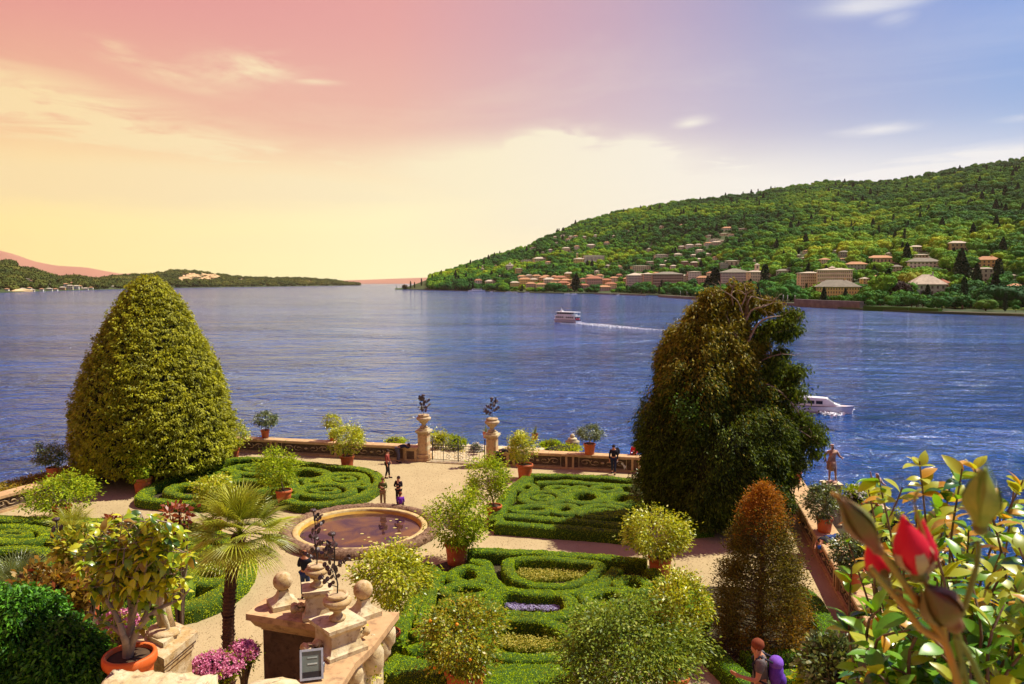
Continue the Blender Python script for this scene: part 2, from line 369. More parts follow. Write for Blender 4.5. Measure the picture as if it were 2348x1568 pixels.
class Land:
    """terrain in columns: shore line and ridge line of the photograph at their own distances"""
    def __init__(s, x0, x1, nx, shore, ridge, rdist, pw=1.3, nt=60, flat=.04, bump=.06, seed=1, lift=1.4):
        s.x0, s.x1, s.shore, s.ridge, s.rdist, s.pw, s.flat, s.bump, s.seed, s.lift = x0, x1, shore, ridge, rdist, pw, flat, bump, seed, lift
        s.xs = np.linspace(x0, x1, nx); s.ts = np.concatenate([[-.012, -.0119], np.linspace(0, 1, nt)**1.25, [1.1, 1.5, 2.2]])
        s.P = np.array([[s.pt(x, t) for t in s.ts] for x in s.xs])
    def pt(s, x, t):
        ys = Ywater(interp(s.shore, x)); yr = interp(s.rdist, x); rz_ = PY(x, interp(s.ridge, x), yr)[2] - WZ
        tt = min(max(t, 0), 1); yy = ys + t*(yr-ys); a = (x-CX)/F*math.cos(PITCH)
        g = max(0, (tt-s.flat)/(1-s.flat))**s.pw
        h = s.lift + (rz_-s.lift)*g
        if 0 < tt < 1: h += rz_*s.bump*float(vnoise(x/230., t*3.1, s.seed))*math.sin(math.pi*g)**.8
        if t < -.0119: h = -1.5
        if t > 1: h = max(-1.5, rz_*(1-(t-1)*.9) - 20*(t-1))
        return np.array([yy*a, yy, WZ+h])
    def build(s, name, mat):
        n, m = s.P.shape[:2]
        idx = np.arange(n*m).reshape(n, m)
        Fc = np.stack([idx[:-1, :-1], idx[1:, :-1], idx[1:, 1:], idx[:-1, 1:]], -1).reshape(-1, 4)
        o = link(name, rawmesh(name, s.P.reshape(-1, 3), Fc, None, True, [mat])); tag(o, kind='structure'); return o
    def at(s, x, y):
        best = None
        for t in np.linspace(0, 1, 160):
            p = s.pt(x, t); q = proj(p)[1]
            if best is None or q <= y or t == 0:
                best = p
                if q <= y: return p
        return best
shoreR = [(905, 663.5), (940, 664), (1100, 668), (1200, 671), (1300, 673), (1400, 674), (1500, 677), (1570, 682), (1640, 686), (1700, 690), (1800, 697), (1870, 702), (1950, 707), (2050, 712), (2150, 716), (2250, 719), (2347, 722), (2700, 740), (3200, 775)]
ridgeR = [(905, 661), (925, 660), (945, 654), (980, 641), (1040, 624), (1100, 603), (1170, 582), (1210, 569), (1250, 549), (1320, 519), (1400, 494), (1480, 477), (1550, 466), (1620, 460), (1700, 450), (1780, 437), (1880, 421), (1960, 421), (2040, 419), (2100, 407), (2180, 392), (2260, 379), (2347, 366), (2600, 340), (3200, 330)]
rdR = [(905, 2300), (940, 2340), (1000, 2450), (1100, 2650), (1400, 3200), (1700, 3100), (2000, 2900), (2347, 2600), (3200, 2500)]
HR = Land(905, 3200, 300, shoreR, ridgeR, rdR, pw=1.15, flat=.05, bump=.05, seed=3)
HR.build('wooded_hill', M['land'])
shoreL = [(-900, 700), (-300, 680), (0, 671), (120, 667), (250, 663.5), (400, 660), (600, 657.5), (780, 655), (830, 654.4)]
ridgeL = [(-900, 590), (-300, 596), (0, 607), (30, 608), (48, 620), (80, 627), (115, 638), (140, 645), (180, 641), (214, 649), (260, 641), (310, 637), (345, 635), (400, 624), (450, 626), (520, 635), (560, 640), (620, 641), (700, 642), (760, 645), (790, 651), (830, 653.9)]
rdL = [(-900, 2200), (0, 2900), (140, 3000), (260, 3300), (400, 4700), (600, 5300), (780, 5900), (830, 6200)]
HL = Land(-900, 830, 190, shoreL, ridgeL, rdL, pw=.8, nt=26, flat=.03, bump=.03, seed=8)
HL.build('low_hills', M['land'])
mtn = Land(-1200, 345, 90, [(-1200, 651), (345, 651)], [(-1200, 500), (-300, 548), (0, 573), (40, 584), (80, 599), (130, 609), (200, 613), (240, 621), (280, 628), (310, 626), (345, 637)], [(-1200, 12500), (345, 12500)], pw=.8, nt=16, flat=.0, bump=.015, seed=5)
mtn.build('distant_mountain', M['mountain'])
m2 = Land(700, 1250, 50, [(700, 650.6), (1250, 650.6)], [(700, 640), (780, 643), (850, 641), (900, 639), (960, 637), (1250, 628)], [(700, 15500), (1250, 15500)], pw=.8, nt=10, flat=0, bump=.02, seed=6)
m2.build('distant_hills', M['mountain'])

# pale quarry faces on the low hills: rugged rock built on the slope
def cliff(cx, cy, rx, ry, lab, n=9):
    c = HL.at(cx, cy)
    t = thing('rock_face', lab, 'cliff', c)
    for i in range(n):
        u = rnd.uniform(-1, 1); v = rnd.uniform(-1, 1)*math.sqrt(1-u*u)
        p = HL.at(cx+u*rx, cy+v*ry); k = p[1]/F
        w_, h_ = rx*rnd.uniform(.25, .45)*k, ry*rnd.uniform(.45, .8)*k
        b = MB(); b.ball((p[0], p[1]+6, p[2]+h_*.2), 1, 9, 6, (w_, 40, h_), .22)
        b.sm = [False]*len(b.sm); b.build('rock', M['rock'], t, True)
cliff(458, 638, 40, 8, 'wide pale quarry face on the rounded far hill', 20)
cliff(414, 641, 9, 4, 'small pale quarry scar left of the wide quarry face', 6)
cliff(548, 643, 12, 3.5, 'pale rock cut in the low wooded hill right of the quarry', 6)
cliff(40, 617, 8, 6, 'pale cliff on the brow of the hill at the left shore', 8)
cliff(706, 647, 13, 2.4, 'thin pale rock cut near the right end of the low far hills', 5)

# ------------------------------------------------------------------ buildings of the far shores
WALLS = {}
def wallmat(c):
    if c not in WALLS:
        WALLS[c] = surf('wall_plaster_%d' % len(WALLS), c, tuple(x*.82 for x in c), .25, .9, bstr=0)
    return WALLS[c]
CREAM, YEL, PINK, LILAC, WHT, BRN, ORG = (.78, .66, .44), (.78, .56, .22), (.66, .42, .34), (.56, .46, .50), (.85, .80, .68), (.34, .21, .17), (.75, .40, .18)
ROOFS = {'red': surf('red_roof', (.36, .15, .08), (.28, .12, .07), .3, .9, bstr=0), 'pale': surf('pale_roof', (.50, .43, .32), (.36, .31, .23), .3, .9, bstr=0),
         'grey': surf('grey_roof', (.16, .15, .11), (.22, .2, .15), .3, .9, bstr=0), 'orange': surf('orange_roof', (.44, .24, .12), (.38, .2, .1), .3, .9, bstr=0)}
M['window'] = surf('window_glass', (.05, .045, .045), (.1, .09, .08), .3, .3, bstr=0)
UNITBOX = MB().box((0, 0, 0), (1, 1, 1)).mesh('window', M['window'])
UB_W = {}
RECTS = []
def building(px, yb, w, h, wall, roof='red', fl=2, nc=3, lab='', group=None, land=HR, yaw=None, hip=.25, depth=None, bal=False, tower=None, dome=None, cat='house', name='house', Yo=None, flat_roof=False):
    p = land.at(px, yb) if Yo is None else PY(px, yb, Yo)
    k = p[1]/F; Wm, Hm = w*k, h*k; D = depth or max(9, Wm*.55)
    yaw = rnd.uniform(-.25, .3) if yaw is None else yaw
    face = math.atan2(p[0], p[1])
    t = thing(name, lab, cat, (p[0], p[1]+D/2, p[2]), -face*.6+yaw, group)
    RECTS.append((px-w/2-1, px+w/2+1, yb-h-2, yb+1.5, p[1]))
    b = MB(); b.box((0, 0, Hm/2-2), (Wm, D, Hm+4)); b.build('wall', wallmat(wall), t)
    rf = MB(); e = Wm*.04+.5; rh = 1.0 if flat_roof else max(1.2, min(D, Wm)*hip)
    hw, hd = Wm/2+e, D/2+e; rl = max(hw-hd*.95, hw*.12)
    rf.add([(-hw, -hd, Hm), (hw, -hd, Hm), (hw, hd, Hm), (-hw, hd, Hm), (-rl, 0, Hm+rh), (rl, 0, Hm+rh), (-hw, -hd, Hm-.4), (hw, -hd, Hm-.4), (hw, hd, Hm-.4), (-hw, hd, Hm-.4)],
           [(0, 1, 5, 4), (1, 2, 5), (2, 3, 4, 5), (3, 0, 4), (6, 7, 1, 0), (7, 8, 2, 1), (8, 9, 3, 2), (9, 6, 0, 3), (9, 8, 7, 6)])
    r_ = rf.build('roof', ROOFS[roof], t)
    if Wm > 14 and not flat_roof: MB().box((Wm*.2, 0, Hm+rh*.9), (1.1, 1.1, rh*.8)).build('chimney', wallmat(wall), r_)
    fh = Hm/(fl+.15); cw = Wm/nc
    for i in range(fl):
        for j in range(nc):
            o = link('window', UNITBOX, t, (-Wm/2+cw*(j+.5), -D/2-.02, fh*(i+.58))); o.scale = (cw*.38, .2, fh*.55)
        if bal and i:
            MB().box((0, -D/2-.6, fh*(i+.12)), (Wm*.97, 1.3, .5)).build('balcony', wallmat(WHT), t)
    if w > 9:
        for i in range(fl):
            for s_ in (-1, 1):
                o = link('window', UNITBOX, t, (s_*Wm/2, 0, fh*(i+.58))); o.scale = (.2, min(2.4, D*.2), fh*.5)
    if tower:
        tx, tw, th = tower; tx *= k; tw *= k; th *= k
        q = MB(); q.box((tx, 0, Hm+th/2), (tw, tw, th)).build('tower', wallmat(wall), t)
        MB().add([(tx-tw*.65, -tw*.65, Hm+th), (tx+tw*.65, -tw*.65, Hm+th), (tx+tw*.65, tw*.65, Hm+th), (tx-tw*.65, tw*.65, Hm+th), (tx, 0, Hm+th+tw*.4)], [(0, 1, 4), (1, 2, 4), (2, 3, 4), (3, 0, 4), (3, 2, 1, 0)]).build('tower_roof', ROOFS[roof], t)
        o = link('window', UNITBOX, t, (tx, -tw/2, Hm+th*.65)); o.scale = (tw*.4, .3, th*.35)
    if dome:
        for (dx, dr) in dome:
            MB().ball((dx*k, 0, Hm+rh*.2), dr*k, 14, 8, (1, 1, .8)).build('dome', ROOFS['grey' if roof == 'grey' else 'pale'], t)
    return t
B = building
B(1460, 659, 40, 27, LILAC, 'pale', 5, 12, 'lilac grand hotel with two low domes at the left end of the lakefront hotels', yaw=0, cat='hotel', name='hotel', bal=True, dome=[(12, 5)], hip=.15, depth=45)
B(1486, 657, 24, 27, PINK, 'pale', 5, 7, 'pale pink hotel wing with a dome right of the lilac hotel', yaw=.2, cat='hotel', name='hotel', dome=[(2, 4)], hip=.12, depth=30)
B(1534, 661, 68, 32, BRN, 'grey', 5, 18, 'long dark brown hotel with rows of awnings in the middle of the waterfront', yaw=0, cat='hotel', name='hotel', bal=True, hip=.12, depth=40)
B(1594, 640, 29, 16, WHT, 'pale', 3, 8, 'white flat roofed villa above the trees right of the brown hotel', yaw=0, flat_roof=True, depth=25)
B(1692, 663, 66, 36, LILAC, 'grey', 6, 20, 'very long lilac hotel with grey mansard roof and round dome', yaw=0, cat='hotel', name='hotel', bal=True, dome=[(-4, 7), (18, 5)], hip=.15, depth=40)
B(1736, 661, 26, 36, CREAM, 'pale', 5, 7, 'cream hotel wing with a square lookout tower', yaw=.1, cat='hotel', name='hotel', tower=(6, 9, 17), hip=.2, depth=30)
B(1862, 672, 46, 42, CREAM, 'pale', 6, 11, 'left wing of the cream grand hotel with rows of balconies', yaw=.1, cat='hotel', name='hotel', bal=True, hip=.08, depth=20)
B(1921, 668, 74, 44, CREAM, 'pale', 5, 18, 'cream grand hotel with a pointed central gable and pink attic', yaw=-.1, cat='hotel', name='hotel', bal=True, hip=.1, tower=(-5, 12, 5), depth=22)
B(1928, 684, 92, 26, YEL, 'grey', 3, 16, 'long yellow villa with a wide dark hipped roof behind the lake wall', yaw=0, cat='villa', name='villa', hip=.3, depth=24)
B(2137, 682, 68, 26, (.42, .47, .38), 'pale', 2, 6, 'pale green villa with a broad pinkish gabled roof close to the shore', yaw=.1, cat='villa', name='villa', hip=.42, depth=22)
B(2156, 662, 50, 12, PINK, 'red', 1, 5, 'red roofed house just behind the pale green villa', yaw=-.2, hip=.3)
B(2260, 652, 34, 32, (.5, .5, .34), 'pale', 3, 3, 'tall pale villa beside the dark conifers near the right edge', yaw=.2, cat='villa', name='villa', flat_roof=True)
B(2195, 578, 38, 18, (.5, .4, .2), 'pale', 2, 4, 'lone square villa highest on the slope at the right', yaw=.3, cat='villa', name='villa')
B(2100, 579, 26, 12, (.45, .5, .42), 'pale', 2, 5, 'grey green villa just left of the highest villa on the slope', cat='villa', name='villa')
B(2110, 598, 33, 13, CREAM, 'pale', 2, 5, 'flat cream villa half way up the right slope under the grey green villa', cat='villa', name='villa', flat_roof=True)
B(2022, 606, 56, 13, CREAM, 'orange', 1, 7, 'long cream house with a bright orange roof on the right slope', hip=.2)
B(2122, 618, 66, 15, WHT, 'grey', 2, 8, 'long low white house with grey roof above the yellow green tree')
B(2055, 626, 26, 13, (.5, .5, .34), 'grey', 2, 4, 'small olive house with grey roof left of the yellow green tree')
B(2268, 617, 44, 17, YEL, 'orange', 2, 5, 'yellow house with a large orange roof near the right edge', hip=.35)
B(1935, 591, 20, 11, (.45, .47, .36), 'grey', 2, 4, 'small green grey house above the cream grand hotel')
B(1891, 613, 20, 17, CREAM, 'orange', 3, 4, 'narrow cream tower house rising behind the cream grand hotel')
B(1966, 621, 44, 13, (.45, .5, .4), 'orange', 2, 6, 'wide low house with orange roof just right above the grand hotel')
B(2335, 681, 30, 20, YEL, 'orange', 2, 3, 'yellow house among trees at the right edge')
B(1985, 653, 14, 12, YEL, 'pale', 2, 2, 'tiny yellow house between trees right of the long yellow villa')
B(1798, 629, 30, 8, (.42, .47, .38), 'grey', 1, 5, 'low house with a grey green roof between the lookout tower and the grand hotel')
B(1096, 655, 16, 12, WHT, 'red', 2, 3, 'white lakeside villa standing alone at the foot of the left end of the hill', cat='villa', name='villa', hip=.4)
B(1125, 653, 26, 8, CREAM, 'pale', 1, 5, 'low cream villa right of the lone white lakeside villa', cat='villa', name='villa')
B(1169, 623, 19, 14, WHT, 'pale', 3, 4, 'white villa with a small central turret above the old town', tower=(0, 5, 5), cat='villa', name='villa')
B(1189, 634, 15, 18, YEL, 'pale', 4, 3, 'plain yellow block at the upper left of the old town', flat_roof=True, yaw=.2)
B(1106, 622, 7, 6, CREAM, 'pale', 1, 2, 'tiny chapel with a pointed spire in the woods at the left', tower=(0, 3, 7), cat='chapel', name='chapel')
B(1327, 607, 24, 12, YEL, 'pale', 2, 6, 'ochre monastery wing with a slim bell tower on the slope', tower=(-4, 4, 13), cat='church', name='church', yaw=0)
B(1361, 602, 46, 15, WHT, 'pale', 1, 15, 'long white building with tall pillars on the slope above the town', flat_roof=True, yaw=.1, cat='building', name='colonnaded_building')
B(1469, 624, 42, 13, CREAM, 'pale', 3, 9, 'stepped cream apartment block above the lilac hotel', bal=True, flat_roof=True, cat='building', name='apartment_block')
B(1491, 608, 20, 8, CREAM, 'pale', 2, 5, 'small cream flat roofed block above the stepped apartment block', flat_roof=True)
B(1517, 594, 32, 9, WHT, 'pale', 2, 8, 'long white terrace block high above the brown hotel', flat_roof=True, bal=True, cat='building', name='apartment_block')
B(1553, 590, 18, 7, WHT, 'pale', 1, 5, 'white villa right of the long white terrace block')
B(1571, 614, 17, 13, BRN, 'pale', 3, 4, 'brown square house above the brown hotel', flat_roof=True)
B(1592, 614, 17, 11, BRN, 'pale', 3, 4, 'brown house right of the brown square house')
B(1679, 611, 30, 13, (.5, .5, .36), 'pale', 1, 3, 'pale house with a broad blank wall above the round dome', flat_roof=True)
B(1658, 620, 18, 14, (.42, .47, .38), 'grey', 4, 4, 'green grey apartment house above the left end of the very long lilac hotel', flat_roof=True, bal=True)
B(1602, 603, 12, 9, WHT, 'pale', 2, 3, 'small white cube house above the pair of brown houses')
town = [(1203, 655, 26, 14, YEL, 'orange'), (1180, 661, 20, 13, YEL, 'pale'), (1217, 663, 22, 12, PINK, 'orange'), (1230, 645, 18, 12, CREAM, 'orange'), (1246, 650, 20, 13, ORG, 'orange'), (1259, 655, 26, 14, CREAM, 'pale'), (1240, 663, 22, 11, CREAM, 'orange'),
        (1268, 665, 22, 15, PINK, 'orange'), (1285, 649, 26, 12, YEL, 'red'), (1292, 664, 26, 15, ORG, 'red'), (1304, 641, 20, 14, YEL, 'pale'), (1318, 654, 18, 12, CREAM, 'orange'), (1337, 652, 14, 12, CREAM, 'red'), (1338, 665, 22, 11, PINK, 'red'),
        (1196, 645, 18, 11, CREAM, 'orange'), (1223, 652, 18, 11, YEL, 'pale'), (1275, 656, 20, 13, CREAM, 'orange'), (1297, 655, 22, 12, ORG, 'orange'), (1251, 643, 16, 9, YEL, 'orange'), (1271, 643, 14, 8, PINK, 'orange'), (1311, 665, 20, 11, YEL, 'orange'), (1352, 643, 18, 9, CREAM, 'orange'), (1408, 650, 18, 12, CREAM, 'orange'), (1386, 668, 26, 9, PINK, 'orange'), (1437, 650, 16, 10, ORG, 'orange'), (1506, 640, 18, 12, YEL, 'orange'), (1612, 652, 26, 14, PINK, 'orange'), (1632, 640, 22, 12, CREAM, 'red'), (1572, 646, 20, 12, CREAM, 'pale'), (1642, 658, 18, 12, ORG, 'red'),
        (1362, 660, 36, 20, PINK, 'red'), (1390, 655, 24, 12, ORG, 'red'), (1401, 665, 26, 13, CREAM, 'red'), (1375, 641, 16, 8, CREAM, 'orange'), (1213, 640, 15, 8, CREAM, 'pale'), (1420, 640, 14, 9, PINK, 'red')]
for i, (x, y, w_, h_, c_, r_) in enumerate(town):
    nm = {YEL: 'yellow', PINK: 'pink', CREAM: 'cream', ORG: 'orange'}[c_]
    B(x, y, w_, h_, c_, r_, 3 if h_ > 11 else 2, max(3, w_//5), '%s house with a %s roof packed into the old lakeside town' % (nm, r_), group='%s houses with %s roofs in the old town' % (nm, r_), hip=.3)
small = [(1207, 601, 30, 4), (1237, 600, 28, 6), (1257, 608, 14, 7), (1222, 571, 11, 4), (1262, 579, 10, 6), (1298, 578, 18, 8), (1322, 573, 12, 8), (1354, 570, 20, 8), (1290, 546, 10, 6), (1308, 548, 10, 6), (1319, 546, 10, 5), (1339, 549, 8, 6), (1364, 545, 8, 6), (1272, 549, 8, 6), (1301, 554, 9, 5), (1245, 582, 8, 4),
         (1275, 560, 9, 4), (1215, 574, 7, 4), (1390, 563, 12, 6), (1406, 548, 6, 7), (1440, 535, 6, 5), (1515, 524, 9, 5), (1560, 520, 6, 5), (1562, 572, 14, 5), (1580, 569, 18, 6), (1600, 566, 14, 5), (1622, 564, 16, 5), (1642, 563, 20, 6), (1603, 581, 16, 6), (1624, 544, 14, 4), (1666, 528, 24, 5), (1700, 529, 20, 4), (1636, 553, 20, 4), (1658, 541, 18, 4), (1675, 543, 16, 4), (1652, 556, 16, 4),
         (1590, 590, 14, 5), (1622, 588, 14, 5), (1640, 598, 12, 6), (1488, 578, 9, 5), (1393, 616, 12, 7), (1368, 630, 10, 7), (1420, 618, 12, 6), (1518, 617, 16, 8), (1544, 618, 14, 7), (1527, 605, 10, 6), (1848, 580, 14, 4), (1842, 597, 8, 4), (1915, 579, 8, 3), (2037, 587, 14, 4), (1930, 598, 14, 4), (1830, 590, 10, 4), (1730, 602, 10, 3), (1146, 636, 8, 4), (1136, 612, 6, 4), (2240, 600, 10, 5), (2322, 640, 14, 8), (2215, 640, 16, 8), (2010, 640, 12, 6), (1760, 640, 16, 8)]
for i, (x, y, w_, h_) in enumerate(small):
    c_ = [WHT, CREAM, WHT, (.6, .52, .4)][i % 4]
    zone = 'high' if y < 585 else 'low'
    B(x, y, w_, h_, c_, ['pale', 'pale', 'orange', 'pale'][i % 4], 1 if h_ < 6 else 2, max(2, w_//4), 'small pale house among the trees %s on the wooded slope' % ('high' if zone == 'high' else 'lower'), group='small pale houses %s on the wooded slope' % zone, flat_roof=(h_ < 5))
lt = [(12, 668, 8, 4), (48, 666, 10, 4), (64, 664, 9, 4), (70, 668, 10, 3), (92, 667, 8, 4), (110, 666, 12, 4), (124, 667, 9, 3), (140, 665, 12, 6), (148, 658, 10, 7), (158, 664, 12, 9), (164, 655, 9, 7), (172, 663, 12, 7), (180, 661, 10, 5), (193, 664, 12, 3), (206, 663, 9, 4), (130, 650, 9, 3), (72, 646, 9, 3), (60, 643, 12, 3), (80, 650, 6, 3), (258, 659, 8, 2.5), (206, 655, 8, 3), (112, 655, 8, 3)]
for i, (x, y, w_, h_) in enumerate(lt):
    B(x, y, w_, h_, [CREAM, ORG, WHT][i % 3] if 135 < x < 185 else [WHT, CREAM][i % 2], 'pale' if i % 2 else 'orange', 1 if h_ < 5 else 2, 3, 'tiny pale house on the far left shore of the lake', group='tiny houses of the far left village', land=HL, yaw=0)

# ------------------------------------------------------------------ far trees
def far_tree(name, wid, hei, n, mat, shape='round', trunk=True, q=1.0):
    core = MB(); th = hei*.16
    lobes = []
    if shape == 'round':
        for i in range(9):
            a = i*2.4; rr = wid*.28*(i > 0)
            lobes.append((np.array([math.cos(a)*rr, math.sin(a)*rr, hei*(.45+.28*rnd.random())]), wid*rnd.uniform(.22, .32)))
        lobes.append((np.array([0, 0, hei*.7]), wid*.3))
    P = []; D = []
    if shape == 'round':
        for c, r in lobes:
            k = n//len(lobes); d = sph(k); d[:, 2] = np.abs(d[:, 2])*.9-.25; d = unit(d)
            P.append(c+d*r*rng.uniform(.85, 1.08, (k, 1))); D.append(d+rng.normal(size=(k, 3))*.5)
    else:
        k = n; t = rng.random(k)**.7; a = rng.random(k)*6.28
        prof = (1-t)**(.75 if shape == 'cone' else .35)*np.minimum(1, (t+.05)*6)
        r = wid/2*prof*rng.uniform(.8, 1.1, k)
        P.append(np.stack([np.cos(a)*r, np.sin(a)*r, hei*(.06+.94*t)], 1)); D.append(np.stack([np.cos(a), np.sin(a), .5+0*a], 1)+rng.normal(size=(k, 3))*.4)
    P = np.concatenate(P); D = np.concatenate(D)
    me = leafmesh(name, P-unit(D)*q*.5, D, q, q*1.05, mat, fold=.1)
    # dark inner body and trunk joined as one mesh
    if shape == 'round':
        for c, r in lobes: core.ball(c, r*.86, 8, 5, jit=.08)
    else:
        core.lathe([(wid*.4*(1-t)**.8*min(1, (t+.04)*6), hei*(.06+.92*t)) for t in (0, .1, .3, .6, .85, 1)], (0, 0, 0), 8)
    core.tube([(0, 0, -3), (0, 0, th*2.4)], [wid*.035+.15, wid*.03+.1], 6)
    bm = bmesh.new(); bm.from_mesh(me)
    cme = core.mesh('tmp', mat); n0 = len(bm.faces); bm.from_mesh(cme); bm.faces.ensure_lookup_table()
    nt = 8
    for f in bm.faces[len(bm.faces)-nt:]: f.material_index = 1
    bm.to_mesh(me); bm.free(); me.materials.append(M['bark']); bpy.data.meshes.remove(cme)
    return me
T = [far_tree('broadleaf_tree', 12, 11, 520, M['forest']), far_tree('broadleaf_tree', 15, 12, 620, M['forest']), far_tree('broadleaf_tree', 9, 11, 420, M['forest']), far_tree('broadleaf_tree', 11, 14, 480, M['forest']),
     far_tree('cypress_tree', 4.5, 18, 420, M['dark_forest'], 'column', q=.9), far_tree('conifer_tree', 10, 19, 520, M['dark_forest'], 'cone', q=1.2)]
TL = [far_tree('broadleaf_tree', 14, 11, 160, M['left_forest'], q=2.4), far_tree('broadleaf_tree', 18, 12, 160, M['left_forest'], q=2.6)]
def blocked(p, tw, th):
    x, y, d = proj(p); wpx = tw/2/d*F; top = y-th/d*F
    for (a, b, c, e, Yb) in RECTS:
        if p[1] < Yb+4 and x+wpx*.5 > a and x-wpx*.5 < b and top < e-(e-c)*.55 and y > c-2 and p[1] > Yb-420: return True
        if abs(p[1]-Yb) < 26 and x > a and x < b: return True
    return False
RARR = None
def forest(name, land, n, meshes, smin, smax, tmin=0.0, tmax=1.0, weights=None, xr=None, lab='', sizes=12):
    xs = rng.uniform(*(xr or (land.x0, land.x1)), n*2); ts = rng.random(n*2)**.8*(tmax-tmin)+tmin
    pts = []
    for x, t in zip(xs, ts):
        p = land.pt(x, t)
        if len(pts) >= n: break
        s_ = smin+(smax-smin)*rnd.random()**2.2
        if blocked(p, sizes*s_, sizes*s_): continue
        pts.append((p, s_))
    V = np.array([p for p, _ in pts]); V[:, 2] -= .5
    me = bpy.data.meshes.new(name); me.from_pydata(V.tolist(), [], []); 
    a = me.attributes.new('s', 'FLOAT', 'POINT'); a.data.foreach_set('value', np.array([s_ for _, s_ in pts], dtype=np.float32))
    w_ = weights or [1/len(meshes)]*len(meshes)
    a = me.attributes.new('k', 'INT', 'POINT'); a.data.foreach_set('value', rng.choice(len(meshes), len(pts), p=w_).astype(np.int32))
    a = me.attributes.new('r', 'FLOAT', 'POINT'); a.data.foreach_set('value', (rng.random(len(pts))*6.28).astype(np.float32))
    o = link(name, me); tag(o, lab, 'woodland', kind='stuff')
    ng = bpy.data.node_groups.new(name, 'GeometryNodeTree')
    ng.interface.new_socket('Geometry', in_out='INPUT', socket_type='NodeSocketGeometry'); ng.interface.new_socket('Geometry', in_out='OUTPUT', socket_type='NodeSocketGeometry')
    gi = ng.nodes.new('NodeGroupInput'); go = ng.nodes.new('NodeGroupOutput'); ip = ng.nodes.new('GeometryNodeInstanceOnPoints'); jn = ng.nodes.new('GeometryNodeJoinGeometry')
    for ob in reversed(meshes):
        oi = ng.nodes.new('GeometryNodeObjectInfo'); oi.inputs['Object'].default_value = ob; oi.inputs['As Instance'].default_value = True
        ng.links.new(oi.outputs['Geometry'], jn.inputs[0])
    ng.links.new(jn.outputs[0], ip.inputs['Instance']); ng.links.new(gi.outputs[0], ip.inputs['Points'])
    ip.inputs['Pick Instance'].default_value = True
    def att(nm, ty):
        q = ng.nodes.new('GeometryNodeInputNamedAttribute'); q.data_type = ty; q.inputs[0].default_value = nm
        return [s_ for s_ in q.outputs if s_.enabled and s_.name == 'Attribute'][0]
    ng.links.new(att('k', 'INT'), ip.inputs['Instance Index']); ng.links.new(att('s', 'FLOAT'), ip.inputs['Scale'])
    cb = ng.nodes.new('ShaderNodeCombineXYZ'); ng.links.new(att('r', 'FLOAT'), cb.inputs[2]); ng.links.new(cb.outputs[0], ip.inputs['Rotation'])
    ng.links.new(ip.outputs[0], go.inputs[0])
    md = o.modifiers.new('scatter', 'NODES'); md.node_group = ng
    return o
# individual trees along the right shore (the ones that show largest)
ftrees = []
def put(k, px, yb, hpx, lab, cat, group=None, mat=None, Yo=None, wide=1, name=None):
    p = HR.at(px, yb) if Yo is None else PY(px, yb, Yo)
    me = T[k]; hh = [11, 12, 11, 14, 18, 19][k]; s_ = hpx*p[1]/F/hh
    o = link(name or me.name.split('.')[0], me, None, (p[0], p[1], p[2]-.3)); o.scale = (s_*wide, s_*wide, s_); o.rotation_euler = (0, 0, rnd.uniform(0, 6))
    tag(o, lab, cat, group)
    if mat:
        me2 = me.copy(); me2.materials[0] = mat; o.data = me2
    ftrees.append(o); return o
M['lime'] = farleaf('lime_leaf', [(0, (.16, .2, .01)), (1, (.3, .3, .015))])
M['purple'] = farleaf('copper_leaf', [(0, (.025, .012, .01)), (1, (.04, .022, .014))])
M['bright'] = farleaf('bright_leaf', [(0, (.05, .13, .008)), (1, (.1, .2, .015))])
put(1, 2086, 676, 48, 'yellow green tree between the pale green villa and the yellow villa', 'tree', mat=M['lime'], wide=.9)
put(3, 2062, 700, 62, 'dark copper leaved tree close to the shore left of the pale green villa', 'tree', mat=M['purple'])
put(3, 2025, 700, 78, 'tall dark green tree beside the copper leaved tree', 'tree')
put(1, 1998, 698, 38, 'round green tree right of the long yellow villa', 'tree')
put(1, 2192, 708, 30, 'bright green rounded shrub tree on the shore below the pale green villa', 'tree', mat=M['bright'], wide=1.25)
put(1, 2262, 713, 27, 'bright green rounded tree on the shore under the large park trees', 'tree', mat=M['bright'], wide=1.3)
put(1, 2297, 708, 54, 'large park tree with two trunks near the right edge of the shore', 'tree', wide=1.3)
put(1, 2345, 706, 50, 'wide dark park tree cut by the right edge of the view', 'tree', wide=1.2)
put(1, 2232, 702, 40, 'dense green tree between the two bright rounded trees', 'tree')
put(4, 2287, 655, 60, 'tall dark cypress right of the tall pale villa', 'tree', wide=1.6)
put(5, 2238, 668, 62, 'broad dark conifer left of the tall pale villa', 'tree')
put(5, 2208, 650, 58, 'dark blue conifer rising behind the pale green villa', 'tree', wide=1.4)
put(5, 2126, 642, 22, 'small dark conifer above the roof of the pale green villa', 'tree')
put(5, 2140, 642, 20, 'second small dark conifer right of the first above the pale green villa', 'tree')
put(4, 1753, 668, 60, 'slim dark cypress right beside the lookout tower', 'tree', wide=1.5)
put(5, 1640, 672, 58, 'broad dark conifer between the brown hotel and the very long lilac hotel', 'tree', wide=1.7)
put(5, 1622, 675, 40, 'darker conifer left of the broad one before the very long lilac hotel', 'tree', wide=1.3)
put(5, 1320, 668, 40, 'big dark conifer standing in front of the old town', 'tree', wide=1.5)
put(1, 1270, 670, 22, 'big round tree in front of the old town harbour', 'tree', wide=1.3)
put(1, 1292, 670, 16, 'smaller dark round tree right of the big one at the harbour', 'tree')
put(0, 1350, 671, 14, 'round tree on the promenade below the red roofed pink house', 'tree')
put(2, 1470, 675, 18, 'tree on the promenade below the lilac hotel', 'tree', wide=1.4)
put(1, 1550, 681, 22, 'round tree on the promenade below the brown hotel', 'tree', wide=1.2)
put(0, 1595, 684, 24, 'tree on the promenade right of the brown hotel', 'tree', wide=1.4)
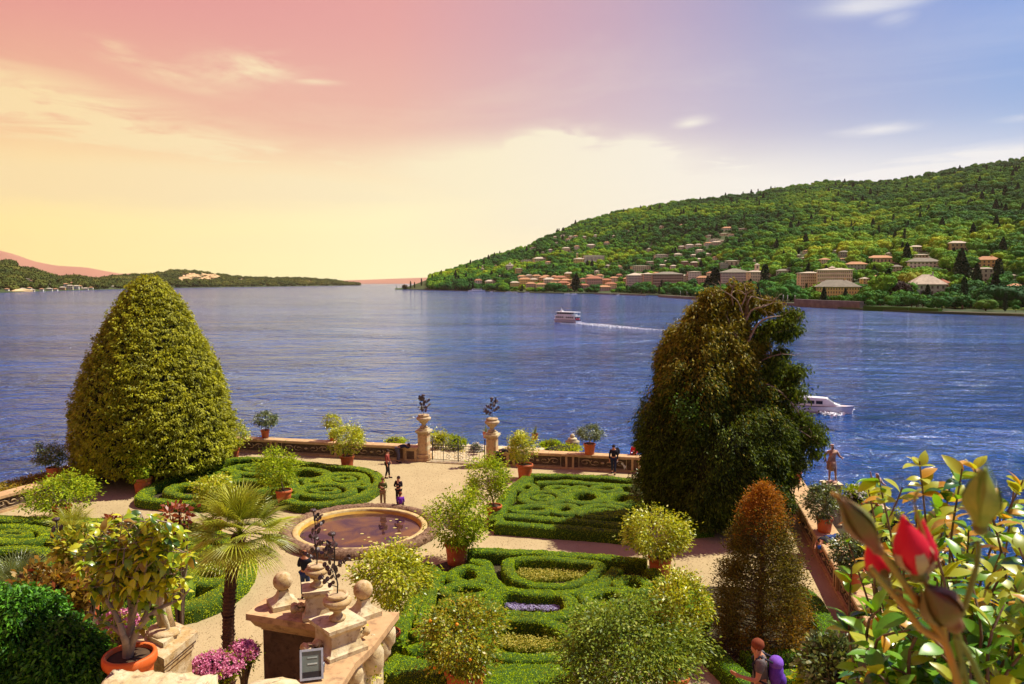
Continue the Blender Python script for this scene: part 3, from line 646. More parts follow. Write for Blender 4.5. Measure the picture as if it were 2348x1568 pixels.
put(1, 1785, 693, 36, 'large green tree on the shore right of the lookout tower', 'tree', wide=1.1)
put(1, 1812, 692, 42, 'second large green tree nearest the cream grand hotel', 'tree', wide=.9)
put(4, 909, 662, 7, 'first little cypress at the very tip of the wooded headland', 'tree')
put(4, 941, 661, 17, 'thin cypress standing up on the wooded headland', 'tree')
put(4, 950, 661, 15, 'second thin cypress on the wooded headland', 'tree')
put(4, 966, 656, 18, 'tallest thin cypress on the crest of the headland', 'tree')
put(0, 927, 664, 11, 'reddish tree at the outer tip of the headland', 'tree', mat=M['rustle'])
nsh = 0; tries = 0
while nsh < 200 and tries < 2500:
    tries += 1
    x = 1000+1347*rnd.random()**.75; t = rnd.uniform(.004, .12)**1.0; p = HR.pt(x, t)
    k = rnd.choices([0, 1, 2, 3, 4, 5], [3, 3, 2, 2, 1, 1])[0]; s_ = rnd.uniform(.6, 1.15)*(.75 if x > 2000 else 1)
    if blocked(p, 12*s_, 12*s_): continue
    o = link(T[k].name.split('.')[0], T[k], None, (p[0], p[1], p[2]-.3)); o.scale = (s_, s_, s_); o.rotation_euler = (0, 0, rnd.uniform(0, 6))
    kind_ = {4: 'slim dark cypress', 5: 'dark pointed conifer'}.get(k, 'round green tree'); tag(o, kind_+' in the belt of trees along the far right shore', 'tree', kind_+'s along the far right shore'); nsh += 1; ftrees.append(o)
protos = [None]*6
for o in ftrees:
    for k in range(6):
        if o.data == T[k] and protos[k] is None: protos[k] = o
forest('wooded_slope_trees', HR, 27000, protos, .6, 1.55, 0.02, 1.0, [.27, .27, .23, .2, .01, .02], (985, 2500), 'dense green woodland covering the whole hill behind the far right town')
forest('beyond_frame_trees', HR, 1500, protos, .8, 1.3, 0.02, 1.0, [.27, .27, .23, .2, .01, .02], (2500, 3200), 'green woodland on the slope further right along the shore')
lp = []
for i in range(2):
    p = HL.pt(150+i*60, .5); o = link('broadleaf_tree', TL[i], None, p); tag(o, ['dull green tree in the woods above the far left village', 'dull green tree in the woods right of the far left village'][i], 'tree'); lp.append(o)
def rockclear(p): pass
RECTS += [(418, 500, 632, 647, 1e9), (406, 422, 637, 645, 1e9), (538, 559, 640, 647, 1e9), (33, 48, 612, 623, 1e9), (693, 719, 645, 649, 1e9)]
_b = blocked
def blocked(p, tw, th):
    x, y, d = proj(p)
    for (a, b, c, e, Yb) in RECTS[-5:]:
        if a < x < b and c < y < e: return True
    return _b(p, tw, th)
forest('far_left_woods', HL, 7000, lp, .9, 1.9, 0.0, 1.0, None, (-300, 825), 'dull green woodland on the low hills across the lake')
# ------------------------------------------------------------------ garden terrace
def nrm2(v): v = np.array(v, float); return v/np.linalg.norm(v)
WH = .95
# wall lines (inner foot), from the photograph
bwL = G(560, 1037); bwR = G(1462, 1084)                      # back wall foot
rwA = G(1800, 1143); rwB = G(1946, 1411)                     # right wall foot
lwA = G(2, 1176); lwB = G(300, 1088)
dB = nrm2((bwR-bwL)[:2]); dR = nrm2((rwA-rwB)[:2]); 
def isect(p, d, q, e):
    A_ = np.array([[d[0], -e[0]], [d[1], -e[1]]]); s_ = np.linalg.solve(A_, np.array([q[0]-p[0], q[1]-p[1]])); return np.array([p[0]+d[0]*s_[0], p[1]+d[1]*s_[0], 0])
dL = nrm2((lwB-lwA)[:2])
cBR = isect(bwL, dB, rwB, dR); cBL = isect(bwL, dB, lwA, dL)
rE = rwB-np.array([*dR, 0])*30; lE = lwA-np.array([*dL, 0])*32
nR = np.array([dR[1], -dR[0], 0]); nB = np.array([-dB[1], dB[0], 0]); nL = np.array([-dL[1], dL[0], 0])   # outward
g = MB(); g.add([lE-nR*0, cBL, cBR, rE], [(0, 1, 2, 3)][::-1]); g.v = [(v[0], v[1], 0) for v in g.v]
gr = g.build('gravel_ground', M['gravel']); tag(gr, kind='structure')
# scattered fine stones give the gravel real relief
def in_poly(x, y, poly):
    c = np.zeros(len(x), bool); n = len(poly)
    for i in range(n):
        x1, y1 = poly[i][:2]; x2, y2 = poly[(i+1) % n][:2]
        m = ((y1 > y) != (y2 > y)) & (x < (x2-x1)*(y-y1)/(y2-y1+1e-12)+x1); c ^= m
    return c
gx = rng.uniform(-26, 16, 90000); gy = 17+36*rng.random(90000)**1.6
k_ = in_poly(gx, gy, [lE, cBL, cBR, rE]); gx, gy = gx[k_], gy[k_]
Pg = np.stack([gx, gy, np.full(len(gx), .004)], 1)
tag(link('gravel', leafmesh('gravel', Pg, np.concatenate([rng.normal(size=(len(gx), 2)), np.full((len(gx), 1), .2)], 1), .036, .03, surf('pebbles', (.46, .34, .18), (.34, .24, .12), 30, .9), fold=-.1)), 'loose pebbles strewn over the tan garden paths', 'gravel', kind='stuff')
# bodies of the terrace down to the lake, and the lower planted strip outside the walls
def solid(name, poly, z0, z1, mat, kind='structure'):
    o = MB().prism([(p[0], p[1]) for p in poly], z0, z1).build(name, mat); tag(o, kind=kind); return o
solid('terrace_base', [lE, cBL, cBR, rE], -11, -.02, M['stone'])
lo = 9.0; oR = 6.2
solid('lower_terrace_ground', [cBL+nB*1+nL*2.6, cBL+nB*lo*.35, (cBL+cBR)/2+nB*lo*.9, cBR+nB*lo*.45, cBR+nR*oR+nB*2, rE+nR*oR, rE, cBR, cBL, lE, lE+nL*2.6], -11, -1.6, M['bed_soil'])
# ------------------------------------------------------------------ walls with coping stones and relief panels
def wall(name, lab, a, b, out_n, h, panels, th=.55, skipcap=False, rel=True, capw=.72):
    a = np.asarray(a, float); b = np.asarray(b, float); d = b-a; L = np.linalg.norm(d); d /= L
    ax = np.array([d, out_n/np.linalg.norm(out_n), [0, 0, 1.]])
    t = thing(name, lab, 'wall', a)
    pt = lambda s_, o_, z: a+ax[0]*s_+ax[1]*o_+np.array([0, 0, z])
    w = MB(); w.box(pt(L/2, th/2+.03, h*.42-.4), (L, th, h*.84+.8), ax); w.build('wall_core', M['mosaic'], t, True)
    w = MB(); w.box(pt(L/2, th/2, .05), (L+.002, th+.12, .16), ax); w.build('plinth', M['coping'], t, True)
    n = max(1, round(L/2.6)); 
    for i in range(n):
        m = MB(); hh = .15+rnd.uniform(0, .012); s0, s1 = L/n*i+.012, L/n*(i+1)-.012; o = rnd.uniform(-.012, .012)
        m.add([pt(s, q, z) for s in (s0, s1) for q, z in ((-.1+o, h-hh), (-.1+o, h-.03), (-.07+o, h), (capw-.1+o, h), (capw-.07+o, h-.03), (capw-.07+o, h-hh))],
              [(0, 1, 7, 6), (1, 2, 8, 7), (2, 3, 9, 8), (3, 4, 10, 9), (4, 5, 11, 10), (5, 0, 6, 11), (0, 5, 4, 3, 2, 1), (6, 7, 8, 9, 10, 11)])
        m.build('coping_stone', M['coping'], t, True)
    np_ = max(1, round(L/panels)); pl = L/np_
    for i in range(np_+1):
        s = min(max(pl*i, .3), L-.3)
        for q in (-.2, .2):
            MB().box(pt(s+q, -.005, (h-.15)/2+.065), (.13, .12, h-.15-.13), ax).build('pilaster', M['coping'], t, True)
        MB().box(pt(s, .01, (h-.15)/2+.065), (.27, .06, h-.15-.13), ax).build('pilaster_panel', M['stone_dark'], t, True)
    if rel:
        for i in range(np_):
            c = pl*(i+.5); mid_ = (h-.15)/2+.07; hw = pl/2-.55
            fr = MB()
            for z in (.17, h-.19): fr.box(pt(c, .02, z), (hw*2+.1, .05, .03), ax)
            for s in (-1, 1): fr.box(pt(c+s*hw, .02, mid_), (.03, .05, h-.4), ax)
            fr.build('panel_border', M['relief'], t, True)
            for s in (-1, 1):
                for q in range(2):
                    c0 = c+s*hw*(.3+.42*q); rr = min(.19, h*.2)
                    pts = [pt(c0+s*rr*(.25+u/11)*math.cos(u*.8+q*2)*1.7, -.0, mid_+rr*(.25+u/12)*math.sin(u*.8+q*2)) for u in range(10)]
                    MB().tube(pts, [.024+.016*math.sin(u) for u in range(10)], 5).build('relief_scroll', M['relief'], t, True)
            MB().ball(pt(c, 0, mid_), .07, 8, 5, (1.6, .5, 1)).build('relief_boss', M['relief'], t, True)
    return t
pierL = G(972, 1055); pierR = G(1128, 1066)
o_ = np.array([0, 0, 0])
def on_back(px):    # point of the back wall foot line in this pixel column
    y = 1037+(px-560)*(1084-1037)/(1462-560); return G(px, y)
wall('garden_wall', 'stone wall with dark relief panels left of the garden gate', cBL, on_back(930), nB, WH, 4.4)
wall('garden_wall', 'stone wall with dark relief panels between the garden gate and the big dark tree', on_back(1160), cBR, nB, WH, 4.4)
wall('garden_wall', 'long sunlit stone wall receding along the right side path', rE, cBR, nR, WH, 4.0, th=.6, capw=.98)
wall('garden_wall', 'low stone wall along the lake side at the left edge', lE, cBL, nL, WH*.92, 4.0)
# low end piers beside the gate
for px, lab in ((943, 'low stone block where a visitor bends over, left of the gate pier'), (1153, 'low stone block where a visitor leans, right of the gate pier')):
    p = on_back(px); t = thing('wall_block', lab, 'stone block', p)
    ax = np.array([[*dB, 0], nB, [0, 0, 1]]); 
    MB().box(p+nB*.2+[0, 0, .4], (.78, .75, .8), ax).build('block_body', M['coping'], t, True)
    MB().box(p+nB*.2+[0, 0, .86], (.9, .88, .12), ax).build('block_cap', M['coping'], t, True)
    MB().box(p+nB*-.18+[0, 0, .42], (.5, .03, .5), ax).build('block_panel', M['stone_dark'], t, True)

# ------------------------------------------------------------------ urns with wrought metal roses
URN = [(.0, 0), (.13, 0), (.15, .03), (.15, .06), (.09, .09), (.07, .14), (.10, .18), (.155, .21), (.16, .24), (.145, .25), (.19, .27), (.245, .31), (.265, .35), (.255, .39), (.20, .415), (.175, .425), (.20, .44), (.21, .46), (.20, .49), (.165, .50), (.15, .47), (.0, .465)]
def urn(p, sc_, lab, plant_lab, hplant=1.4, mat=None, seed=1, lean=0):
    t = thing('stone_urn', lab, 'urn', p)
    MB().lathe([(r*sc_, z*sc_) for r, z in URN], p, 28, jit=.004).build('urn_body', mat or M['stone_dirty'], t, True)
    MB().lathe([(.145*sc_, .47*sc_), (.06*sc_, .49*sc_), (0, .49*sc_)], p, 14).build('urn_soil', M['relief'], t, True)
    q = np.asarray(p, float)+[0, 0, .48*sc_]
    r = random.Random(seed); t2 = thing('metal_rose', plant_lab, 'metal plant', q)
    stem = [q+np.array([lean*(k/6)**1.5+.012*math.sin(k*1.7), .01*math.cos(k), hplant*k/6]) for k in range(7)]
    MB().tube(stem, .011*max(1, sc_*.8), 5).build('stem', M['iron'], t2, True)
    def disc(c, rad, nn):
        nn = nrm2(nn); u = nrm2(np.cross(nn, [0.3, .2, 1])); w = np.cross(nn, u)
        m = MB(); K = 9; P = [c+(u*math.cos(a)*rad*.8+w*math.sin(a)*rad)+nn*(.12*rad*math.cos(2*a)) for a in [6.283*k/K for k in range(K)]]
        P2 = [x+nn*.006 for x in P]; m.add(P+P2, [list(range(K))[::-1], [K+k for k in range(K)]]+[[k, (k+1) % K, K+(k+1) % K, K+k] for k in range(K)])
        m.build('metal_leaf', M['rust'], t2, True)
    def rose(c, rad):
        m = MB()
        for k in range(7):
            a = k*2.4; m.ball(c+np.array([math.cos(a), math.sin(a), 0])*rad*.42*(k > 0), rad*.62, 7, 5, (1, 1, .8), .08)
        m.build('metal_flower', M['rust'], t2, True)
    rose(stem[-1], .075*sc_)
    for k in range(7):
        f = .12+.8*k/7; b0 = q+np.array([lean*f**1.5, 0, hplant*f]); a = r.uniform(0, 6.28); ln = (.30-.2*f)*r.uniform(.8, 1.2)*sc_
        pts = [b0+np.array([math.cos(a), math.sin(a)*.8, 0])*ln*u+[0, 0, ln*.55*u**1.6] for u in (0, .35, .7, 1)]
        MB().tube(pts, .009*sc_, 4).build('branch', M['iron'], t2, True)
        for u in range(1, 4):
            for s_ in (-1, 1):
                disc(pts[u]+np.array([-math.sin(a)*s_, math.cos(a)*s_, .35])*.062*sc_, .05*sc_, np.array([r.uniform(-1, 1), -1+r.uniform(-.4, .8), r.uniform(-.6, .9)]))
        if k in (0, 3): rose(pts[-1], .045*sc_)
    return t
def pier(p, lab, h=1.95, w=.62, small=False):
    t = thing('gate_pier', lab, 'gate pier', p); ax = np.array([[*dB, 0], nB, [0, 0, 1]])
    P = lambda z: np.asarray(p)+[0, 0, z]
    MB().box(P(.09), (w+.34, w+.34, .18), ax).build('pier_base', M['coping'], t, True)
    MB().box(P(.30), (w+.2, w+.2, .24), ax).build('pier_plinth', M['coping'], t, True)
    b = MB(); nb = 5
    for i in range(nb):
        z = .42+(h-.42-.2)/nb*(i+.5); MB().box(P(z), (w-.004*(i % 2), w-.004*(i % 2), (h-.62)/nb-.008), ax).build('ashlar_block', M['stone_pale'] if i % 2 else M['coping'], t, True)
    MB().box(np.asarray(p)-nB*(w/2+.012)+[0, 0, .42+(h-.62)/2], (w*.62, .03, (h-.62)*.82), ax).build('raised_panel', M['coping'], t, True)
    MB().box(P(h-.16), (w+.12, w+.12, .08), ax).build('neck_moulding', M['stone'], t, True)
    MB().box(P(h-.06), (w+.26, w+.26, .12), ax).build('pier_cap', M['stone_pale'], t, True)
    MB().box(P(h+.05), (w-.02, w-.02, .11), ax).build('urn_block', M['stone_pale'], t, True)
    return np.asarray(p)+[0, 0, h+.105]
u = pier(pierL, 'tall stone pier with an urn left of the iron gate'); urn(u, 1.75, 'weathered urn on the pier left of the iron gate', 'dark metal rose plant rising from the urn on the left gate pier', 1.25, M['stone'], 3)
u = pier(pierR, 'tall stone pier with an urn right of the iron gate'); urn(u, 1.75, 'weathered urn on the pier right of the iron gate', 'dark metal rose plant rising from the urn on the right gate pier', 1.25, M['stone'], 9)
# iron gate between the piers
ga, gb = pierL+(pierR-pierL)*.12, pierR-(pierR-pierL)*.10
gt = thing('iron_gate', 'black wrought iron double gate with scrollwork between the stone piers', 'gate', ga)
gd = gb-ga; gl = np.linalg.norm(gd); gd /= gl
GP = lambda s, z, o=0: ga+gd*s+nB*o+np.array([0, 0, z])
for s_, hh, r_ in ((.02, 1.5, .03), (gl*.22, 1.25, .022), (gl*.5, 1.3, .026), (gl*.78, 1.25, .022), (gl-.02, 1.5, .03)):
    MB().tube([GP(s_, 0), GP(s_, hh)], r_, 6).ball(GP(s_, hh+.03), r_*1.8, 6, 4).build('gate_post', M['iron'], gt, True)
for z in (.12, .9, 1.05): MB().box(GP(gl/2, z), (gl, .03, .03), np.array([gd, nB, [0, 0, 1]])).build('gate_rail', M['iron'], gt, True)
for i in range(34):
    s_ = gl*(i+.5)/34
    hh = 1.05+(.12 if i % 2 else .2); MB().tube([GP(s_, .12), GP(s_, hh)], .009, 4).build('gate_bar', M['iron'], gt, True)
for i in range(8):
    c = gl*(.27+.46*(i % 4+.5)/4); z0 = .35 if i < 4 else .70; sg = 1 if i % 2 else -1
    MB().tube([GP(c+sg*(.03+.015*k)*math.cos(k*.75), z0+(.03+.014*k)*math.sin(k*.75), -.02) for k in range(11)], .014, 4).build('gate_scroll', M['iron'], gt, True)
tag(MB().box((pierL+pierR)/2+[0, 0, .035], (np.linalg.norm(pierR-pierL)-.75, .9, .07), np.array([[*dB, 0], nB, [0, 0, 1]])).build('gate_threshold', M['stone_pale'], None, True), 'pale stone step under the iron gate', 'step')
tag(MB().box((pierL+pierR)/2+nB*3.0+[0, 0, -.7], (9, 5.6, 1.2), np.array([[*dB, 0], nB, [0, 0, 1]])).build('landing', M['stone_pale'], None, True), kind='structure')

# ------------------------------------------------------------------ hedges
M['box'] = leafmat('boxwood_leaf', (.19, .34, .006), (.52, .66, .010), .32, .6, .08, patch=.8)
M['box_deep'] = leafmat('boxwood_leaf_deep', (.10, .28, .006), (.34, .58, .012), .3, .6, .1)
M['box_yel'] = leafmat('boxwood_leaf_yellow', (.28, .40, .006), (.66, .74, .010), .32, .6, .08, patch=.8)
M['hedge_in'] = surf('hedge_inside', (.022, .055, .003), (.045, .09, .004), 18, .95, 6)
def hedge(path, parent, h=.5, w=.5, closed=False, mat='box', dens=520, ls=.05, name='hedge'):
    c = smoothline([np.array([p[0], p[1], 0.]) for p in path], closed, .14); n = len(c)
    if n < 3: return
    nx = np.roll(c, -1, 0); pv = np.roll(c, 1, 0)
    if not closed: nx[-1] = c[-1]+(c[-1]-c[-2]); pv[0] = c[0]-(c[1]-c[0])
    tg = unit(nx-pv); nr = np.stack([-tg[:, 1], tg[:, 0], 0*tg[:, 0]], 1)
    sec = np.array([(-.5, 0), (-.52, .45), (-.5, .88), (-.38, 1.0), (-.12, 1.01), (.12, 1.01), (.38, 1.0), (.5, .88), (.52, .45), (.5, 0)])
    k = len(sec); ww = w*(1+.05*vnoise(np.arange(n)*.35, 0, n))
    V = c[:, None]+nr[:, None]*(sec[None, :, 0:1]*ww[:, None, None])+np.array([0, 0, 1.])*sec[None, :, 1:2]*h*(1+.035*vnoise(np.arange(n)*.3, 2, n+1))[:, None, None]
    V = V+rng.normal(size=V.shape)*.013
    i0 = np.arange(n if closed else n-1)[:, None]; j = np.arange(k-1)[None]; i1 = (i0+1) % n
    Fc = np.stack([i0*k+j, i0*k+j+1, i1*k+j+1, i1*k+j], -1).reshape(-1, 4)
    caps = [] if closed else [[a, a+j_+1, a+j_+2, a] for a in ()]
    # leaves on the skin
    seg = np.linalg.norm(nx-c, axis=1); area = seg.sum()*(w+2*h*.9); m = int(area*dens)
    ii = rng.integers(0, len(i0), m); u = rng.random(m)[:, None]
    sl = np.linalg.norm(np.diff(sec*[w, h], axis=0), axis=1); jj = rng.choice(k-1, m, p=sl/sl.sum()); v = rng.random(m)[:, None]
    VV = V; a = VV[ii, jj]; b = VV[ii, jj+1]; a2 = VV[(ii+1) % n, jj]; b2 = VV[(ii+1) % n, jj+1]
    P = (a*(1-v)+b*v)*(1-u)+(a2*(1-v)+b2*v)*u
    N_ = unit(np.cross(a2-a, b-a)); N_ *= np.sign((N_*(P-(c[ii]+[0, 0, h*.4]))).sum(1, keepdims=True))
    if not closed:
        for e in (0, n-1):
            mm = int(w*h*dens*1.2); q = rng.random((mm, 2)); P = np.concatenate([P, c[e]+nr[e]*((q[:, :1]-.5)*w)+np.array([0, 0, 1.])*q[:, 1:]*h]); N_ = np.concatenate([N_, np.repeat((tg[e]*(1 if e else -1))[None], mm, 0)])
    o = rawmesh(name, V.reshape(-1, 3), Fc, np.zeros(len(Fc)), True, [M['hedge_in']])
    if not closed:
        bm = bmesh.new(); bm.from_mesh(o); bm.verts.ensure_lookup_table()
        try:
            bm.faces.new([bm.verts[x] for x in range(k)][::-1]); bm.faces.new([bm.verts[(n-1)*k+x] for x in range(k)])
        except Exception: pass
        bm.to_mesh(o); bm.free()
    D = N_*.35+rng.normal(size=P.shape)*.6+[0, 0, .25]
    lf = leafmesh('tmp', P-unit(D)*ls*.3, D, ls, ls*.7, M[mat], hint=N_+np.array([.25, 0, .5]), hj=.38)
    bm = bmesh.new(); bm.from_mesh(o); nf = len(bm.faces); bm.from_mesh(lf); bm.faces.ensure_lookup_table()
    for f in bm.faces[nf:]: f.material_index = 1
    bm.to_mesh(o); bm.free(); o.materials.append(M[mat]); bpy.data.meshes.remove(lf)
    q = Vector(parent.location)
    ob = link(name, o, parent, -q); return ob
def ell(cx, cy, rx, ry, a0=0, a1=6.283, n=14, cl=True):
    return [(cx+rx*math.cos(a0+(a1-a0)*i/(n if cl else n-1)), cy+ry*math.sin(a0+(a1-a0)*i/(n if cl else n-1))) for i in range(n)]
def parterre(lab, lines, conv, h, w, mat, dens, center, inner=None):
    c = G(*conv(*center)); t = thing('parterre_hedge', lab, 'clipped hedge', (c[0], c[1], 0))
    for L_ in lines:
        cl = L_[0] == 'c'; pts = L_[1]; ww = L_[2] if len(L_) > 2 else w; hh = L_[3] if len(L_) > 3 else h
        P = [G(*conv(*p), hh) for p in pts]; hedge(P, t, hh, ww, cl, mat, dens)
    return t
idt = lambda x, y: (x, y)
# front parterre right of the pond (traced on the photograph, laid on the ground plane)
Lc = [('o', [(860, 655), (1100, 655), (1300, 665), (1700, 690), (2080, 725)], 0.53),
      ('o', [(880, 722), (975, 735), (1000, 800), (1045, 875), (1150, 925), (1380, 945), (1600, 930), (1720, 895), (1810, 840), (1880, 775)], 0.48),
      ('c', [(1150, 715), (1140, 780), (1190, 845), (1320, 885), (1500, 888), (1640, 860), (1740, 795), (1750, 742), (1600, 722), (1350, 705)], 0.44),
      ('c', [(1060, 950), (1140, 930), (1300, 935), (1470, 945), (1555, 985), (1560, 1050), (1480, 1090), (1300, 1095), (1110, 1075), (1040, 1030), (1025, 985)], 0.48),
      ('c', [(1070, 1130), (1250, 1120), (1420, 1145), (1550, 1210), (1600, 1290), (1540, 1350), (1380, 1375), (1150, 1372), (1010, 1330), (985, 1230)], 0.48),
      ('o', [(900, 1400), (1080, 1445), (1300, 1460), (1560, 1440)], 0.48),
      ('c', [(760, 800), (850, 765), (935, 785), (960, 840), (890, 865), (770, 850)], 0.40), ('c', [(700, 915), (830, 880), (980, 895), (1010, 935), (900, 955), (760, 955)], 0.40),
      ('c', [(690, 1005), (850, 975), (975, 1000), (960, 1050), (800, 1060)], 0.40), ('o', [(560, 745), (640, 800), (600, 880), (520, 960), (450, 1060), (400, 1180), (370, 1300)], 0.48),
      ('o', [(700, 800), (640, 870), (600, 960), (560, 1060), (540, 1160)], 0.39), ('o', [(480, 1230), (600, 1180), (760, 1150), (940, 1160)], 0.40), ('o', [(440, 1330), (600, 1290), (800, 1300), (930, 1350)], 0.40),
      ('o', [(330, 1390), (600, 1450), (900, 1500), (1200, 1510), (1560, 1500)], .75, 0.52),
      ('o', [(300, 1440), (600, 1510), (900, 1560), (1200, 1575), (1600, 1560)], .6, 0.52),
      ('c', [(1880, 860), (1970, 835), (2060, 855), (2090, 905), (2020, 930), (1920, 905)], 0.40), ('c', [(1650, 965), (1780, 915), (1890, 930), (1950, 985), (1840, 1010), (1720, 1005)], 0.40),
      ('c', [(1620, 1060), (1750, 1025), (1900, 1040), (1900, 1085), (1740, 1110)], 0.40), ('o', [(2000, 960), (2080, 1040), (2130, 1160), (2150, 1290)], 0.44), ('o', [(2110, 780), (2180, 860), (2210, 980), (2290, 1090)], 0.48),
      ('o', [(1640, 1160), (1760, 1180), (1900, 1260), (2000, 1370)], 0.44)]
parterre('large clipped box parterre nearest the camera right of the pond', Lc, z5, .5, .5, 'box', 760, (1300, 1000))
Lb = [('o', [(1290, 138), (1500, 140), (1750, 152), (2060, 178)], .55), ('o', [(1270, 150), (1170, 230), (1090, 330), (1050, 450)], 0.65), ('o', [(1330, 190), (1500, 183), (1750, 200), (2000, 215)], 0.55),
      ('c', ell(1655, 288, 122, 40), 0.55), ('c', ell(1370, 290, 135, 40), 0.55), ('c', ell(1370, 292, 60, 14), 0.45), ('c', ell(1905, 300, 95, 38), 0.55), ('c', ell(1480, 232, 80, 16), 0.47), ('c', ell(1800, 232, 90, 18), 0.47),
      ('c', ell(1770, 385, 150, 40), 0.55), ('c', ell(1780, 388, 70, 15), 0.44), ('c', ell(1300, 370, 130, 24), 0.52), ('c', ell(1520, 370, 80, 30), 0.52), ('c', ell(1620, 232, 40, 14), 0.44), ('c', ell(1260, 225, 60, 22), 0.49),
      ('o', [(1075, 410), (1300, 425), (1500, 440), (1750, 460), (2000, 490)], 0.59), ('o', [(1050, 462), (1300, 480), (1500, 495), (1750, 512), (1990, 535)], .55), ('o', [(2070, 190), (2060, 300), (2030, 420), (2000, 520)], 0.65)]
parterre('square box parterre with scrolls and a central ring by the big dark tree', Lb, z5, .5, .45, 'box', 480, (1500, 300))
La = [('c', [(322, 1138), (350, 1112), (400, 1092), (440, 1072), (520, 1052), (620, 1050), (720, 1062), (830, 1074), (866, 1090), (862, 1112), (820, 1136), (760, 1150), (690, 1152), (640, 1140), (580, 1143), (500, 1150), (430, 1150), (370, 1146)], .55),
      ('c', ell(480, 1085, 62, 13), 0.55), ('c', ell(590, 1074, 62, 11), 0.55), ('c', ell(700, 1085, 50, 12), 0.55), ('c', ell(790, 1096, 46, 13), 0.55), ('c', ell(745, 1122, 62, 14), 0.55), ('c', ell(560, 1112, 60, 13), 0.55), ('c', ell(440, 1122, 54, 14), 0.55),
      ('c', ell(645, 1108, 30, 10), 0.47), ('c', ell(480, 1085, 28, 5), 0.39), ('c', ell(745, 1123, 28, 5), 0.39), ('c', ell(590, 1074, 26, 4), 0.39), ('c', ell(790, 1096, 20, 5), 0.39), ('c', ell(660, 1128, 26, 6), 0.44), ('c', ell(520, 1132, 30, 7), 0.44), ('c', ell(830, 1110, 14, 5), 0.39), ('c', ell(720, 1104, 20, 5), 0.39)]
parterre('scrolled box parterre with rounded corners beyond the palm, left of the gate', La, idt, .45, .4, 'box_yel', 480, (600, 1100))
Ld = [('c', [(-150, 1195), (40, 1188), (190, 1190), (310, 1192), (420, 1200), (500, 1225), (556, 1262), (560, 1300), (520, 1345), (450, 1378), (395, 1392), (250, 1440), (0, 1470), (-150, 1450)], .75, .55),
      ('c', ell(30, 1222, 80, 18), 0.59), ('c', ell(180, 1225, 60, 18), 0.59), ('c', ell(320, 1235, 60, 18), 0.59), ('c', ell(40, 1275, 90, 20), 0.59), ('c', ell(220, 1280, 70, 20), 0.59), ('c', ell(455, 1275, 62, 22), 0.65), ('c', ell(480, 1315, 50, 16), 0.65), ('c', ell(370, 1330, 62, 26), 0.65),
      ('c', ell(455, 1275, 26, 7), 0.47), ('c', ell(180, 1225, 22, 6), 0.44), ('c', ell(30, 1222, 34, 6), 0.44), ('c', ell(400, 1225, 50, 12), 0.55), ('c', ell(200, 1345, 80, 28), 0.65), ('c', ell(60, 1340, 80, 28), 0.65)]
parterre('box parterre with a rounded corner behind the lemon tree at the lower left', Ld, idt, .5, .45, 'box_yel', 560, (350, 1300))
# hedges round the brown conifer at the lower right
def strip(lab, conv, pts, h, w, mat='box', dens=650):
    P = [G(*conv(*p), h) for p in pts]; c = np.mean(P, 0); t = thing('box_hedge', lab, 'hedge', (c[0], c[1], 0)); hedge(P, t, h, w, False, mat, dens, name='hedge_strip'); return t
strip('box hedge strip running diagonally left of the visitor with the purple backpack', z6, [(90, 1210), (180, 1300), (300, 1420), (430, 1530), (520, 1620)], .5, .55, 'box_deep')
strip('curved box hedge between the brown conifer and the right side path', z6, [(770, 905), (860, 960), (930, 1060), (985, 1170), (1010, 1260)], .5, .6, 'box_deep')
strip('box hedge behind the visitor with the purple backpack', z6, [(410, 1365), (560, 1355), (700, 1345), (860, 1335)], .5, .5, 'box_deep')
strip('short box hedge right of the purple backpack', z6, [(640, 1500), (760, 1490), (880, 1480)], .5, .5, 'box_deep')
strip('rounded box hedge left of the brown conifer', z6, [(-30, 860), (60, 900), (110, 980), (90, 1080)], .6, .8, 'box_deep')
strip('dark box hedge at the foot of the big dark tree', z6, [(10, 420), (80, 440), (150, 480)], .6, .9, 'box_deep')
# soil between the hedges
def patch(name, poly, z, mat, lab=None, cat=None, kind='structure', conv=idt):
    P = [G(*conv(*p), z) for p in poly]; m = MB(); m.add([(p[0], p[1], z) for p in P], [list(range(len(P)))[::-1]]); o = m.build(name, mat); tag(o, lab, cat, None, kind); return o
patch('bed_soil', [(860, 690), (1500, 700), (2100, 760), (2290, 1110), (2200, 1300), (1700, 1620), (900, 1620), (310, 1480), (380, 1250), (480, 1000), (560, 780)], .004, M['bed_soil'], conv=z5)
patch('bed_soil', [(1290, 160), (2060, 200), (1990, 560), (1050, 490), (1100, 330)], .004, M['bed_soil'], conv=z5)
patch('bed_soil', [p for p in La[0][1]], .004, M['bed_soil'])
patch('bed_soil', [p for p in Ld[0][1]], .004, M['bed_soil'])
patch('bed_soil', [(0, 900), (160, 900), (780, 930), (960, 1100), (1000, 1300), (900, 1568), (500, 1640), (60, 1260)], .004, M['bed_soil'], conv=z6)
